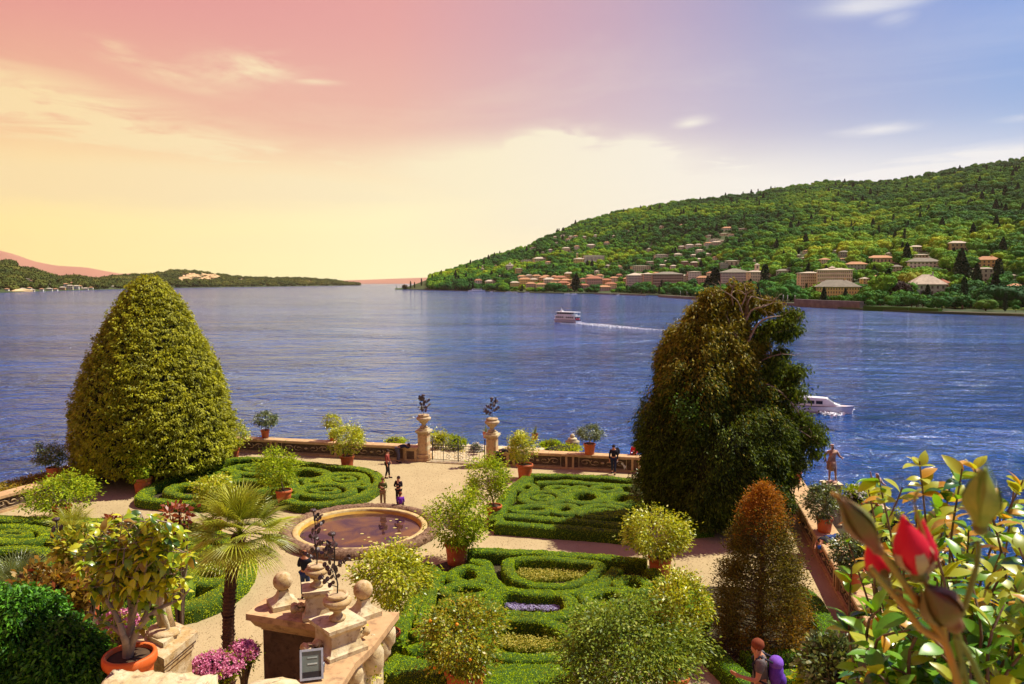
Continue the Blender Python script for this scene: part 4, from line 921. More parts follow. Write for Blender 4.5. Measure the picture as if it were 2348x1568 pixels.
# flowers in the beds
def flowers(name, lab, poly, conv, z, n, hmax, c, leafc, fs=.03, cat='flowers'):
    P = [G(*conv(*p), z) for p in poly]; xs = [p[0] for p in P]; ys = [p[1] for p in P]
    x = rng.uniform(min(xs), max(xs), n*3); y = rng.uniform(min(ys), max(ys), n*3); k = in_poly(x, y, P); x, y = x[k], y[k]
    h = rng.uniform(.3, 1, len(x))*hmax; Pn = np.stack([x, y, 0*x], 1)
    D = rng.normal(size=Pn.shape)*.25+[0, 0, 1.]; L = h
    st = leafmesh(name, Pn, D, L, .02, leafc, fold=.1)
    o = link(name, st); tag(o, lab, cat, kind='stuff')
    m = int(len(x)*(.28 if c.name.startswith('yellow') else .6)); top = Pn[:m]+unit(D[:m])*h[:m, None]
    P2 = np.repeat(top, 4, 0); D2 = sph(len(P2)); D2[:, 2] = np.abs(D2[:, 2])*.5
    fl = leafmesh('tmp', P2, D2, fs, fs, c); bm = bmesh.new(); bm.from_mesh(st); nf = len(bm.faces); bm.from_mesh(fl); bm.faces.ensure_lookup_table()
    for f in bm.faces[nf:]: f.material_index = 1
    bm.to_mesh(st); bm.free(); st.materials.append(c); return o
M['yel_f'] = leafmat('yellow_petal', (.45, .40, .05), (.8, .72, .18), .25)
M['lilac_f'] = leafmat('lilac_petal', (.45, .36, .62), (.72, .68, .85), .25, tc=(1, 1, 1, 1))
M['pink_f'] = leafmat('pink_petal', (.62, .12, .32), (.85, .38, .5), .25, tc=(1, 1, 1, 1))
M['mauve_f'] = leafmat('mauve_petal', (.28, .12, .5), (.5, .3, .72), .25, tc=(1, 1, 1, 1))
M['red_f'] = leafmat('red_petal', (.55, .01, .01), (.8, .03, .02), .2, tc=(1, .6, .6, 1))
M['white_f'] = leafmat('white_petal', (.7, .66, .6), (.85, .82, .78), .2, tc=(1, 1, 1, 1))
M['herb'] = leafmat('herb_leaf', (.08, .15, .01), (.3, .33, .03), .35)
flowers('bed_flowers', 'yellow wild flowers inside the far horseshoe of the nearest parterre', [(1200, 790), (1690, 800), (1620, 850), (1300, 870), (1190, 830)], z5, .1, 2600, .24, M['yel_f'], M['herb'])
flowers('bed_flowers', 'pale lilac flowers inside the oval hedge of the nearest parterre', [(1080, 1010), (1500, 1020), (1480, 1070), (1150, 1060)], z5, .1, 1800, .2, M['lilac_f'], M['herb'], .035)
flowers('bed_flowers', 'yellow flowers inside the lowest oval of the nearest parterre', [(1030, 1250), (1520, 1290), (1500, 1350), (1200, 1350), (1040, 1310)], z5, .1, 2600, .3, M['yel_f'], M['herb'])
flowers('bed_flowers', 'yellow flowers in the central ring of the square parterre', [(1560, 275), (1750, 280), (1750, 310), (1580, 308)], z5, .1, 900, .3, M['yel_f'], M['herb'])

# ------------------------------------------------------------------ round pond
pc = (G(645, 1238)+G(1000, 1238))/2
xl, xr_ = G(628, 1242)[0], G(1000, 1242)[0]; Rp = (xr_-xl)/2; pcx = (xl+xr_)/2
ytop = G(pcx/1*0+817, 1168)[1]; pcy = ytop-Rp*.985
PC = np.array([pcx, pcy, 0])
pond = thing('round_pond', 'round pond with a rough rocky rim and a pale stone lip', 'pond', PC)
def ring(R0, prof, seg=120, jit=0, name='rim', mat=None, wob=0):
    m = MB(); P = []; n = len(prof)
    for i in range(seg):
        a = 2*math.pi*i/seg
        for r, z in prof:
            rr = R0+r+wob*math.sin(a*9+r*5)+rnd.uniform(-jit, jit); P.append((math.cos(a)*rr, math.sin(a)*rr, z+(rnd.uniform(-jit, jit) if z > .05 else 0)))
    m.add(P, [[i*n+j, ((i+1) % seg)*n+j, ((i+1) % seg)*n+j+1, i*n+j+1] for i in range(seg) for j in range(n-1)], True); return m.build(name, mat, pond)
ring(Rp-.55, [(.5, 0), (.55, .14), (.5, .30), (.3, .38), (.1, .34), (.02, .2), (0, 0)], 200, .035, 'rocky_rim', M['tufa'], .02)
for i in range(250):
    a = 6.2832*i/250+rnd.uniform(-.008, .008); rr = Rp-.25+rnd.uniform(-.2, .22)
    MB().ball((math.cos(a)*rr, math.sin(a)*rr, .34-abs(rr-Rp+.25)*.5), rnd.uniform(.05, .1), 6, 4, (1, 1, .8), .2).build('rim_stone', M['tufa'], pond)
M['lip'] = surf('pond_lip', (.55, .42, .2), (.42, .29, .1), 3, .7, 8, c3=(.3, .2, .08), s3=8)
M['basin'] = surf('pond_basin', (.55, .33, .05), (.4, .2, .03), 2, .8)
ring(Rp-1.0, [(.46, .05), (.46, .24), (.42, .27), (.24, .27), (.20, .24), (.20, -.75)], 120, 0, 'stone_lip', M['lip'])
ring(Rp-1.0, [(.205, .18), (.15, .10), (.0, -.2), (-.5, -.6), (-Rp+1.01, -.62)], 120, 0, 'basin', M['basin'])
def pondmat():
    m, N = newmat('pond_water'); t = N.n('ShaderNodeTexCoord')
    nn = N.noise(2.2, 3, .5, t.outputs['Object']); b = N.n('ShaderNodeBump'); b.inputs['Strength'].default_value = .05; b.inputs['Distance'].default_value = .05; N.l(nn, b.inputs['Height'])
    pt_ = N.noise(.7, 4, .5, t.outputs['Object'], 1.); c = N.mix(N.ramp(pt_, [(.4, (0,)*3), (.65, (1,)*3)]), (.028, .012, .02, 1), (.14, .06, .012, 1))
    d = N.n('ShaderNodeBsdfDiffuse'); N.l(c, d.inputs[0]); g_ = N.n('ShaderNodeBsdfGlossy'); g_.inputs['Roughness'].default_value = .02; g_.inputs[0].default_value = (.9, .86, .95, 1); N.l(b.outputs[0], g_.inputs['Normal'])
    fr = N.n('ShaderNodeFresnel'); fr.inputs[0].default_value = 1.45; mx = N.n('ShaderNodeMixShader'); N.l(fr.outputs[0], mx.inputs[0]); N.l(d.outputs[0], mx.inputs[1]); N.l(g_.outputs[0], mx.inputs[2]); outp(N, mx.outputs[0]); return m
m = MB(); K = 96; m.add([(math.cos(6.2832*i/K)*(Rp-.86), math.sin(6.2832*i/K)*(Rp-.86), .06) for i in range(K)], [list(range(K))]); m.build('pond_water', pondmat(), pond)
M['pad'] = surf('lily_pad', (.4, .33, .08), (.5, .4, .15), 3, .5)
for i in range(26):
    px_, py_ = (rnd.uniform(895, 935), rnd.uniform(1190, 1240)) if i < 14 else (rnd.uniform(720, 900), rnd.uniform(1195, 1280))
    p = G(px_, py_, .065)-PC; r_ = rnd.uniform(.05, .11); m = MB(); m.add([(p[0]+math.cos(6.28*k/8)*r_, p[1]+math.sin(6.28*k/8)*r_, .064+.001*k) for k in range(8)], [list(range(8))]); m.build('lily_pad', M['pad'], pond)
# ------------------------------------------------------------------ potted citrus trees
M['citrus'] = leafmat('citrus_leaf', (.07, .14, .008), (.42, .52, .014), .38, .55, .12, third=(.58, .60, .05))
M['citrus_y'] = leafmat('citrus_leaf_yellow', (.14, .20, .008), (.60, .60, .015), .35, .4, .5, third=(.7, .65, .2))
M['citrus_d'] = leafmat('citrus_leaf_dark', (.035, .065, .014), (.17, .21, .05), .28, .38, .6, third=(.42, .42, .22))
M['citrus_b'] = leafmat('citrus_leaf_brown', (.06, .10, .008), (.42, .42, .015), .32, .4, .4, third=(.5, .26, .03))
M['citrus_g'] = leafmat('citrus_leaf_grey', (.035, .08, .010), (.26, .34, .02), .3, .5, .25, third=(.38, .42, .08))
M['fruit'] = surf('orange_fruit', (.75, .25, .01), (.8, .32, .02), 6, .45, bstr=.1)
def pot(t, rw, hh, z0=0, mat=None):
    prof = [(0, z0), (rw*.70, z0), (rw*.74, z0+.02), (rw*.80, z0+hh*.25), (rw*.815, z0+hh*.28), (rw*.80, z0+hh*.31), (rw*.87, z0+hh*.6), (rw*.885, z0+hh*.63), (rw*.87, z0+hh*.66), (rw*.92, z0+hh*.82)]
    MB().lathe(prof, (0, 0, 0), 28).build('pot', mat or M['terracotta'], t)
    MB().lathe([(rw*.91, z0+hh*.82), (rw*.99, z0+hh*.84), (rw*1.02, z0+hh*.89), (rw*1.0, z0+hh*.96), (rw*.97, z0+hh), (rw*.88, z0+hh), (rw*.86, z0+hh*.93)], (0, 0, 0), 28).build('pot_rim', mat or M['terracotta'], t)
    m = MB(); m.lathe([(rw*.87, z0+hh*.9), (rw*.5, z0+hh*.93), (0, z0+hh*.94)], (0, 0, 0), 16, jit=.02); m.build('soil', M['soil'], t)
def crown_pts(n, r, clumps=46, fill=.35, flat=0):
    """leaf positions and directions over branch tips inside an ellipsoid r"""
    r = np.asarray(r, float); tips = sph(clumps)*rng.uniform(.55, .93, (clumps, 1)); 
    k = rng.integers(0, clumps, n); off = rng.normal(size=(n, 3))*.15
    P = tips[k]+off; d = unit(P+off*2.0+[0, 0, .25])
    return P*r, d*r/np.max(r), tips*r
def potted(px, pyb, potw, cx_, cy_, rx, ry, lab, z=0.0, mat='citrus', n=2200, ls=.10, cat='potted tree', name='potted_citrus', group=None, fruit=0, plinth=0, pothr=.9, trunk=True, boxy=None, pm=None, dep=None):
    """pot foot pixel, pot width in px, crown centre and radii in px"""
    p = G(px, pyb, z+plinth) if dep is None else PY(px, pyb, dep); _, _, dd = proj(p); k = dd/F
    rw = potw*k/2; hh = rw*2*pothr
    if plinth: p = p-[0, 0, plinth]
    t = thing(name, lab, cat, p, 0, group)
    if plinth:
        MB().box((0, 0, plinth/2), (rw*1.9, rw*1.9, plinth)).build('plinth', M['coping'], t)
    z0 = plinth
    pot(t, rw, hh, z0, pm)
    cc = PY(cx_, cy_, p[1])-p; R3 = np.array([rx*k, rx*k*.95, ry*k/math.cos(PITCH+math.atan((cy_-CY)/F))*.97])
    P, D, tips = crown_pts(int(n*1.5), R3)
    br = MB(); base = np.array([0, 0, z0+hh*.9]); fork = base*.45+cc*.55; fork[2] = max(base[2]+.12, min(fork[2], cc[2]-R3[2]*.45))
    tk = max(.03, rw*.1)
    MB().tube([base, (base+fork)/2+[rnd.uniform(-.03, .03), 0, 0], fork], [tk, tk*.85, tk*.75], 7).build('trunk', M['bark_grey'], t)
    for i in range(0, len(tips), 3):
        e = cc+tips[i]; mid_ = fork*.5+e*.5+rng.normal(size=3)*.05-[0, 0, R3[2]*.06]; br.tube([fork, mid_, e], [tk*.45, tk*.28, .008], 4, cap=False)
    br.build('branches', M['bark_grey'], t)
    o = link('crown', leafmesh('crown', P+cc, D*np.array([1, 1, .7])+rng.normal(size=P.shape)*.45, ls, ls*.5, M[mat], fold=.18, droop=.18, hint=D+np.array([.3, 0, .7]), hj=.5), t)
    for i in range(fruit):
        d = sph(1)[0]; d[1] = -abs(d[1]); q = cc+d*R3*.96; MB().ball(q, .045, 9, 6).build('fruit', M['fruit'], t)
    return t
PT = potted
PT(121, 1095, 27, 113, 1041, 34, 30, 'small dark leaved tree in a pot on the low wall at the far left', z=WH*.92, mat='citrus_d', n=1500, ls=.12)
PT(328, 1131, 42, 325, 1061, 39, 42, 'potted citrus at the left foot of the big clipped tree', mat='citrus', n=1600, ls=.14)
PT(143, 1196, 42, 134, 1129, 78, 44, 'wide spreading potted citrus near the left wall, pot partly hidden', n=2600, ls=.14)
PT(533, 1055, 33, 541, 995, 27, 32, 'potted citrus peeping out right of the big clipped tree', mat='citrus_y', n=900, ls=.14)
PT(608, 1003, 20, 609, 961, 28, 19, 'small dark potted tree standing on the back wall right of the clipped tree', z=WH, mat='citrus_d', n=900, ls=.14)
PT(651, 1156, 38, 638, 1072, 54, 46, 'potted citrus on a stone plinth in front of the left rear parterre', plinth=.12, n=2200, ls=.14)
PT(489, 1235, 45, 486, 1118, 46, 34, 'potted citrus half hidden behind the palm head', mat='citrus_y', n=1500, ls=.14)
PT(796, 1073, 33, 795, 1004, 43, 36, 'dense round potted citrus between the left rear parterre and the back wall', mat='citrus_y', n=2300, ls=.14)
PT(764, 1010, 20, 762, 966, 22, 17, 'small potted tree on the back wall behind the dense round one', z=WH, mat='citrus_y', n=700, ls=.13)
PT(1203, 1097, 38, 1197, 1024, 36, 36, 'rounded bright potted citrus right of the gate', mat='citrus_y', n=2200, ls=.13)
PT(1351, 1041, 28, 1353, 993, 30, 18, 'flat topped potted tree standing on the back wall right of the gate', z=WH, mat='citrus_d', n=1500, ls=.11)
PT(1132, 1191, 38, 1117, 1096, 54, 52, 'potted citrus at the left corner of the square parterre, pot half hidden', n=2600, ls=.13)
PT(1047, 1292, 56, 1047, 1182, 72, 68, 'large round potted citrus beside the right side of the pond', n=4200, ls=.12)
PT(1512, 1323, 56, 1503, 1216, 74, 64, 'large round potted citrus on the path right of the front parterre', mat='citrus_y', n=4000, ls=.12)
PT(893, 1492, 52, 893, 1322, 90, 66, 'yellow green potted citrus behind the stone ball and urns', mat='citrus_y', n=4600, ls=.12)
PT(1066, 1612, 94, 1056, 1458, 102, 84, 'potted orange tree with a few ripe oranges at the bottom centre', mat='citrus_b', n=4400, ls=.11, fruit=5)
PT(1440, 1660, 80, 1438, 1486, 166, 98, 'broad dense grey green potted shrub at the bottom centre right', mat='citrus_g', n=11500, ls=.105)
PT(1548, 1600, 62, 1556, 1388, 68, 74, 'green potted citrus between the broad shrub and the brown conifer', mat='citrus_y', n=3600, ls=.10, fruit=5)
PT(1502, 1165, 40, 1500, 1112, 50, 42, 'dark shaded potted tree at the right end of the square parterre', mat='citrus_d', n=2000, ls=.14)
PT(1823, 1106, 28, 1818, 1058, 30, 30, 'potted tree farthest along the long right wall, beside the big dark tree', z=WH, mat='citrus_d', n=1100, ls=.13)
PT(1889, 1219, 38, 1884, 1152, 40, 42, 'dark leaved potted camellia in the middle of the long right wall', z=WH, mat='citrus_d', n=1900, ls=.12)
PT(1957, 1343, 44, 1944, 1262, 46, 40, 'potted shrub on the long right wall nearest the camera', z=WH, mat='citrus_d', n=1900, ls=.12)
PT(207, 1416, 44, 205, 1330, 30, 30, 'small potted plant behind the dark bush at the lower left', mat='citrus_b', n=900, ls=.12, dep=13.5)

# spiky leaved plant
def spiky(P0, n, L, w, mat, parent, name='leaf', up=.5, droop=.25):
    for i in range(n):
        a = rnd.uniform(0, 6.28); e = rnd.uniform(-.15, 1.4); d = np.array([math.cos(a)*math.cos(e), math.sin(a)*math.cos(e), math.sin(e)+.1]); l = L*rnd.uniform(.75, 1.1)
        sd_ = nrm2(np.cross(d, [0, 0, 1.01])+1e-6); m = MB(); pts = [P0+d*l*u-np.array([0, 0, droop*l*u*u*math.cos(e)]) for u in (0, .35, .7, 1)]; ws = [w*.6, w, w*.7, .002]
        m.add([p+sd_*s_*ww*.5+([0, 0, -.0] if s_ else [0, 0, 0]) for p, ww in zip(pts, ws) for s_ in (-1, 1)], [(2*k, 2*k+1, 2*k+3, 2*k+2) for k in range(3)]); m.build(name, mat, parent)
M['yucca'] = leafmat('yucca_leaf', (.2, .24, .06), (.4, .42, .12), .2)
p = G(1226, 1008, WH); t = thing('potted_yucca', 'spiky yucca in a small pot on a stone block behind the back wall', 'potted plant', p)
pot(t, .22, .42); spiky(np.array([0, 0, .42]), 70, .52, .035, M['yucca'], t)
p = G(1108, 1008, WH)+nB*.6; t = thing('potted_yucca', 'pale spiky yucca just left of the right gate urn', 'potted plant', p); pot(t, .2, .4); spiky(np.array([0, 0, .4]), 40, .5, .035, M['yucca'], t)

# ------------------------------------------------------------------ the two big trees and the brown conifer
M['thuja'] = leafmat('clipped_tree_leaf', (.04, .06, .004), (.46, .44, .010), .32, .55, .25, third=(.52, .60, .015))
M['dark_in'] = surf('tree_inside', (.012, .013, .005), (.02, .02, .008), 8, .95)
bp_ = G(358, 1092); kk = proj(bp_)[2]/F
t = thing('clipped_tree', 'huge olive green tree clipped into a smooth beehive cone on the left', 'tree', bp_)
prof = [(0.0, .80), (.035, .96), (.12, 1.0), (.25, .985), (.4, .90), (.55, .77), (.7, .59), (.82, .43), (.91, .29), (.96, .19), (1, .03)]   # height share, radius share
HT = (1092-640)*kk*1.01; RT_ = 163*kk; z_lo = .75
pr = lambda f: np.interp(f, [a for a, _ in prof], [b for _, b in prof])*RT_
m = MB(); m.lathe([(max(.02, pr(f)*.93), z_lo+(HT-z_lo)*f) for f in np.linspace(0, .985, 26)]+[(0.01, z_lo+(HT-z_lo)*.985)], (0, 0, 0), 40, jit=.03); m.lathe([(0, z_lo+.05), (pr(0)*.9, z_lo+.02)], (0, 0, 0), 40)
m.build('dark_core', M['dark_in'], t)  # solid dark core added inside the foliage for opacity, not modelled branches
MB().tube([(0, 0, -.1), (0, 0, 1.5)], [.42, .34], 10).build('trunk', M['bark'], t)
for a in (0.6, 2.2, 3.9, 5.3): MB().tube([(.2*math.cos(a), .2*math.sin(a), .3), (1.8*math.cos(a), 1.8*math.sin(a), 1.6)], [.16, .07], 6).build('limb', M['bark'], t)
ns = 9500; f = rng.random(ns)**.9; keep = rng.random(ns) < pr(f)/RT_+.08; f = f[keep]; ns = len(f); a = rng.random(ns)*6.2832
rad = pr(f)*(1+.035*vnoise(a*5, f*22, 4)*.6)*rng.uniform(.93, 1.05, ns)
C0 = np.stack([np.cos(a)*rad, np.sin(a)*rad, z_lo+(HT-z_lo)*f], 1); O = unit(np.stack([np.cos(a), np.sin(a), .45+0*a], 1))
q = 13; st_ = np.repeat(rng.random(ns), q)
P = np.repeat(C0, q, 0); OO = np.repeat(O, q, 0); u = np.tile(np.linspace(0, 1, q), ns)[:, None]
T_ = unit(np.cross(OO, [0, 0, 1.])); side = np.tile(np.linspace(-1, 1, q), ns)[:, None]
cs_ = np.repeat(rng.uniform(.45, 1.7, (ns, 1)), q, 0); tl_ = np.repeat(rng.normal(size=(ns, 1))*.5, q, 0); T_ = unit(T_+np.array([0, 0, 1.])*tl_)
P = P+T_*side*.15*cs_*rng.uniform(.6, 1.2, (len(P), 1))+OO*(.10*(1-side**2))*cs_+OO*np.repeat(rng.random((ns, 1))**6*.22, q, 0)+rng.normal(size=P.shape)*.035-np.array([0, 0, 1])*side**2*.06
D = OO*.5+T_*side*.8-np.array([0, 0, .35])+rng.normal(size=P.shape)*.25
cb = .35+.65*(z_lo+(HT-z_lo)*0+1)*0; low_ = np.clip((4.2-P[:, 2])/4, 0, 1); tint = np.clip(.12+.5*st_+.3*rng.random(len(P))+.25*low_*st_, 0, 1)
link('foliage', leafmesh('foliage', P, D, .15, .075, M['thuja'], tint, fold=.12, droop=.3, hint=OO+np.array([.2, 0, .5]), hj=.4), t)

# big dark ragged tree on the right
M['cyp'] = leafmat('dark_tree_leaf', (.02, .038, .006), (.12, .165, .012), .3, .6, .15, third=(.20, .28, .02))
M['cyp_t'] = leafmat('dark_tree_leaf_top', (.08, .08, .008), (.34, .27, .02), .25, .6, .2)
M['limbm'] = surf('bare_limb', (.20, .13, .085), (.32, .23, .16), 9, .85)
bp_ = G(1655, 1205); kk = proj(bp_)[2]/F; t = thing('ragged_tree', 'huge dark ragged evergreen with bare limbs on its right side', 'tree', bp_)
W3 = lambda px, py, dy=0: PY(px, py, bp_[1]+dy)-bp_
MB().tube([(0, 0, -.1), (.1, 0, 2), (.25, 0, 5), W3(1700, 800), W3(1712, 700), W3(1712, 662)], [.5, .42, .34, .2, .11, .05], 9).build('trunk', M['bark'], t)
# lobes: centre px, radii px, depth offset m, depth radius share
LB = [(1530, 1010, 62, 105, 0, 1.1), (1560, 880, 55, 110, .2, 1), (1604, 790, 40, 90, 0, 1), (1628, 715, 30, 46, 0, .9), (1600, 930, 70, 150, -.8, 1), (1640, 1060, 110, 130, -.6, 1.1), (1700, 1000, 100, 130, .3, 1.1), (1660, 860, 70, 110, 0, 1),
      (1540, 1110, 72, 60, .3, 1), (1740, 1120, 70, 80, .6, 1), (1684, 785, 36, 60, .2, .7), (1680, 690, 10, 42, 0, .8), (1712, 690, 14, 40, .2, .7), (1600, 1140, 80, 60, 0, 1.2), (1790, 1040, 52, 60, .5, .9), (1795, 875, 36, 34, .4, .6), (1770, 920, 46, 50, .2, .7), (1738, 800, 26, 24, .2, .5), (1700, 1130, 90, 80, 0, 1.1), (1760, 700, 26, 14, 0, .5), (1640, 1160, 70, 55, .2, 1.2)]
Ps = []; Ds = []; core = MB()
for (x, y, rx, ry, dy, dz) in LB:
    c = W3(x, y, dy); r3 = np.array([rx*kk, rx*kk*dz, ry*kk*1.03]); sparse = x > 1725 and y < 950 or (x > 1680 and y < 700) or x > 1755
    n = int((rx*ry)*(.9 if not sparse else 1.5))
    d = sph(n); sub = 1+.22*vnoise(d[:, 0]*4+x, d[:, 2]*5+d[:, 1]*3, int(x)) ; u = rng.uniform(.82, 1.04, n) if not sparse else rng.uniform(.35, 1.1, n)
    if sparse:
        cl_ = sph(14)*.7; kx = rng.integers(0, 14, n); Pn = (cl_[kx]+rng.normal(size=(n, 3))*.2)*r3
    else: Pn = d*r3*(u*sub)[:, None]; core.ball(c, 1, 12, 9, tuple(r3*.84), .05)
    Ps.append(c+Pn); Ds.append(d*[1, 1, .3]-[0, 0, .35])
P = np.concatenate(Ps); D = np.concatenate(Ds); core.build('dark_core', M['dark_in'], t)  # the built core is solid dark filling added behind the leaves
P = np.repeat(P, 4, 0)+rng.normal(size=(len(P)*4, 3))*.09; D = np.repeat(D, 4, 0)+rng.normal(size=P.shape)*.5
k_ = P[:, 2] > .35; P, D = P[k_], D[k_]
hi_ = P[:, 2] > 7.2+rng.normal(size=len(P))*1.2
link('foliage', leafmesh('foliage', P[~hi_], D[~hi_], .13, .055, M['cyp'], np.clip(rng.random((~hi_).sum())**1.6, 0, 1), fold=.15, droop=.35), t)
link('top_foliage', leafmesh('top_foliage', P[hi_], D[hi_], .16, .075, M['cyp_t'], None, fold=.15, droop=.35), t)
for pts, r0 in [([(1712, 790), (1735, 745), (1762, 728), (1795, 724), (1822, 712)], .09), ([(1708, 740), (1722, 712), (1745, 704), (1768, 696), (1780, 684)], .08), ([(1700, 800), (1660, 715), (1640, 690), (1630, 668)], .07), ([(1705, 730), (1690, 690), (1660, 668), (1650, 662)], .05), ([(1712, 700), (1722, 680), (1745, 686), (1770, 690)], .04),
                ([(1705, 860), (1750, 825), (1790, 812), (1822, 815)], .08), ([(1700, 930), (1740, 880), (1790, 900), (1840, 960), (1870, 1010)], .08), ([(1690, 1000), (1760, 960), (1830, 985), (1880, 1020)], .07), ([(1710, 760), (1745, 765), (1790, 760), (1822, 738)], .06), ([(1725, 900), (1722, 870), (1712, 840)], .05), ([(1700, 700), (1710, 676), (1706, 655)], .05), ([(1680, 700), (1676, 672), (1682, 658)], .04)]:
    pp = smoothline([W3(x, y, -.5+rnd.uniform(-.3, .3)) for x, y in pts], False, .3); MB().tube(pp, np.linspace(r0*.75, .012, len(pp)), 6).build('bare_limb', M['limbm'], t)
    tw = MB()
    for i in range(7):
        j = rnd.randrange(len(pp)//2, len(pp)); d = sph(1)[0]*.45; d[2] = abs(d[2]); tw.tube([pp[j], pp[j]+d*.5+[0, 0, .05], pp[j]+d], [.016, .01, .005], 4)
    tw.build('twigs', M['limbm'], t)
# sprays hanging off the right limbs
Ps = []
for (x, y, s_) in [(1812, 722, 18), (1800, 740, 20), (1815, 755, 18), (1790, 770, 18), (1825, 850, 20), (1820, 900, 26), (1862, 985, 22), (1878, 1010, 14), (1868, 1040, 12), (1840, 1010, 28), (1790, 810, 16), (1770, 830, 22), (1825, 1060, 24), (1800, 990, 30), (1760, 860, 26), (1745, 760, 18), (1725, 720, 12), (1770, 745, 16), (1830, 960, 26), (1870, 1000, 12), (1785, 940, 26), (1805, 1100, 22)]:
    c = W3(x, y, rnd.uniform(-.6, .4)); n = int(s_*34); Ps.append(c+rng.normal(size=(n, 3))*np.array([1, 1, .7])*s_*kk*.6)
P = np.concatenate(Ps); link('loose_sprays', leafmesh('loose_sprays', P, rng.normal(size=P.shape)*.7-[0, 0, .5], .17, .08, M['cyp'], None, fold=.15, droop=.3), t)
# fresh green shoot on the dark tree
P = W3(1575, 945, -2.4)+rng.normal(size=(420, 3))*[.35, .2, .38]; link('foliage', leafmesh('foliage', P, rng.normal(size=P.shape)+[0, -.5, .3], .13, .07, leafmat('fresh_leaf', (.03, .08, .01), (.1, .2, .02))), t)

M['brown1'] = leafmat('rusty_conifer_leaf', (.085, .06, .008), (.30, .175, .012), .35, .6, .2, third=(.45, .2, .015))
M['brown2'] = leafmat('rusty_conifer_top', (.2, .085, .01), (.5, .2, .02), .35, .6, .2)
M['brown3'] = leafmat('olive_conifer_leaf', (.05, .045, .01), (.22, .18, .02), .35, .6, .2)
bp_ = G(1740, 1492); kk = proj(bp_)[2]/F; t = thing('rusty_conifer', 'thin rust brown conifer half bare inside, in front of the dark tree', 'tree', bp_); W3 = lambda px, py, dy=0: PY(px, py, bp_[1]+dy)-bp_
tp = W3(1740, 1100); Hc = tp[2]
MB().tube([(0, 0, -.1), (.02, 0, Hc*.5), (0, 0, Hc*.97)], [.13, .08, .015], 8).build('trunk', M['bark'], t)
rp = lambda f: np.interp(f, [0, .06, .25, .45, .65, .8, .92, 1], [.92, 1.0, .95, .84, .64, .48, .30, .03])*116*kk
br = MB(); Ps = []; Ds = []; fs = []
for i in range(900):
    f = rnd.random()**1.15; z = .12+f*Hc*.94; a = rnd.uniform(0, 6.28); r_ = float(rp(f))*rnd.uniform(.72, 1.04); e = np.array([math.cos(a)*r_, math.sin(a)*r_, z+r_*.28]); b = np.array([0, 0, z-.05])
    if i % 3 == 0: br.tube([b, b*.5+e*.5-[0, 0, .04], e], [.018, .011, .004], 4, cap=False)
    n = int(34+26*r_); u = rng.uniform(.42, 1.0, n)**.7; s_ = rng.normal(size=(n, 3))*.065*(.6+u[:, None]); Ps.append(b+(e-b)*u[:, None]+s_); Ds.append(np.repeat((e-b)[None], n, 0)/r_+rng.normal(size=(n, 3))*.7); fs.append(np.full(n, f)+rng.normal(size=n)*.08)
br.build('branches', M['bark'], t); P = np.concatenate(Ps); D = np.concatenate(Ds); fz = np.concatenate(fs); ang = np.arctan2(P[:, 1], P[:, 0])
top = fz > .78; rust = (~top) & ((fz < .16+.1*np.cos(ang)) & (P[:, 0] > -.9)); rest = ~(top | rust)
link('foliage', leafmesh('foliage', P[rest], D[rest], .085, .03, M['brown3'], None, fold=.1), t); link('rusty_foliage', leafmesh('rusty_foliage', P[rust], D[rust], .085, .03, M['brown1'], None, fold=.1), t); link('orange_top', leafmesh('orange_top', P[top], D[top], .08, .03, M['brown2'], None, fold=.1), t)

# ------------------------------------------------------------------ palm
M['palm'] = leafmat('palm_leaf', (.10, .135, .010), (.42, .44, .03), .3, .4, .45, third=(.58, .56, .10))
def palm_frond(origin, d, L, mat, parent, rays_=26, petiole=.55):
    m = MB(); d = nrm2(d); side = nrm2(np.cross(d, [0, 0, 1])+1e-6); upv = np.cross(side, d); h = origin+d*petiole*L*.85
    m.tube([origin, (origin+h)/2+[0, 0, .02], h], [.014, .01, .008], 4)
    for i in range(rays_):
        a = -2.05+4.1*i/(rays_-1); dd = nrm2(d*math.cos(a*.8)+side*math.sin(a*.8)+upv*(.12-abs(math.sin(a))*.1)); l = L*(.68-.16*abs(a)/2)*rnd.uniform(.9, 1.05)
        w = l*.034; s2 = nrm2(np.cross(dd, upv)); P = []
        for u, ww in ((0, .3), (.35, 1), (.65, .9), (1, .08)):
            q = h+dd*l*u-np.array([0, 0, .42*l*max(0, u-.35)**1.6]); P += [q-s2*w*ww/2, q+upv*w*ww*.35, q+s2*w*ww/2]
        m.add(P, [(3*k+e, 3*k+e+1, 3*k+e+4, 3*k+e+3) for k in range(3) for e in (0, 1)])
    me = m.mesh('frond', mat); at_ = me.attributes.new('tint', 'FLOAT', 'FACE'); q = rnd.random(); at_.data.foreach_set('value', np.clip(q*.6+rng.random(len(me.polygons))*.45, 0, 1).astype(np.float32))
    link('frond', me, parent)
pb = G(527, 1590); t = thing('fan_palm', 'fan palm with a dark reddish fibrous trunk in front of the round pond', 'palm tree', pb)
yy = pb[1]; PW = lambda x, y, dy=0: PY(x, y, yy+dy)-pb
tp = PW(549, 1228); pts = [np.array([0, 0, 0.]), PW(524, 1500), PW(524, 1400), PW(531, 1310), PW(541, 1250), tp]
pts[0] = np.array([PW(526, 1580)[0], 0, 0]); pp = smoothline(pts, False, .05); n = len(pp)
MB().tube(pp, [.155+.012*((i % 2)*2-1)+(.03 if i > n*.82 else 0) for i in range(n)], 14, smooth=False).build('trunk', M['palm_bark'], t)
m = MB()
for i in range(160):
    k = rnd.randrange(int(n*.05), n-1); a = rnd.uniform(0, 6.28); b = pp[k]+np.array([math.cos(a), math.sin(a), 0])*.15; m.tube([b, b+np.array([math.cos(a)*.05, math.sin(a)*.05, .07])], [.022, .006], 4)
m.build('frond_stubs', M['palm_bark'], t)
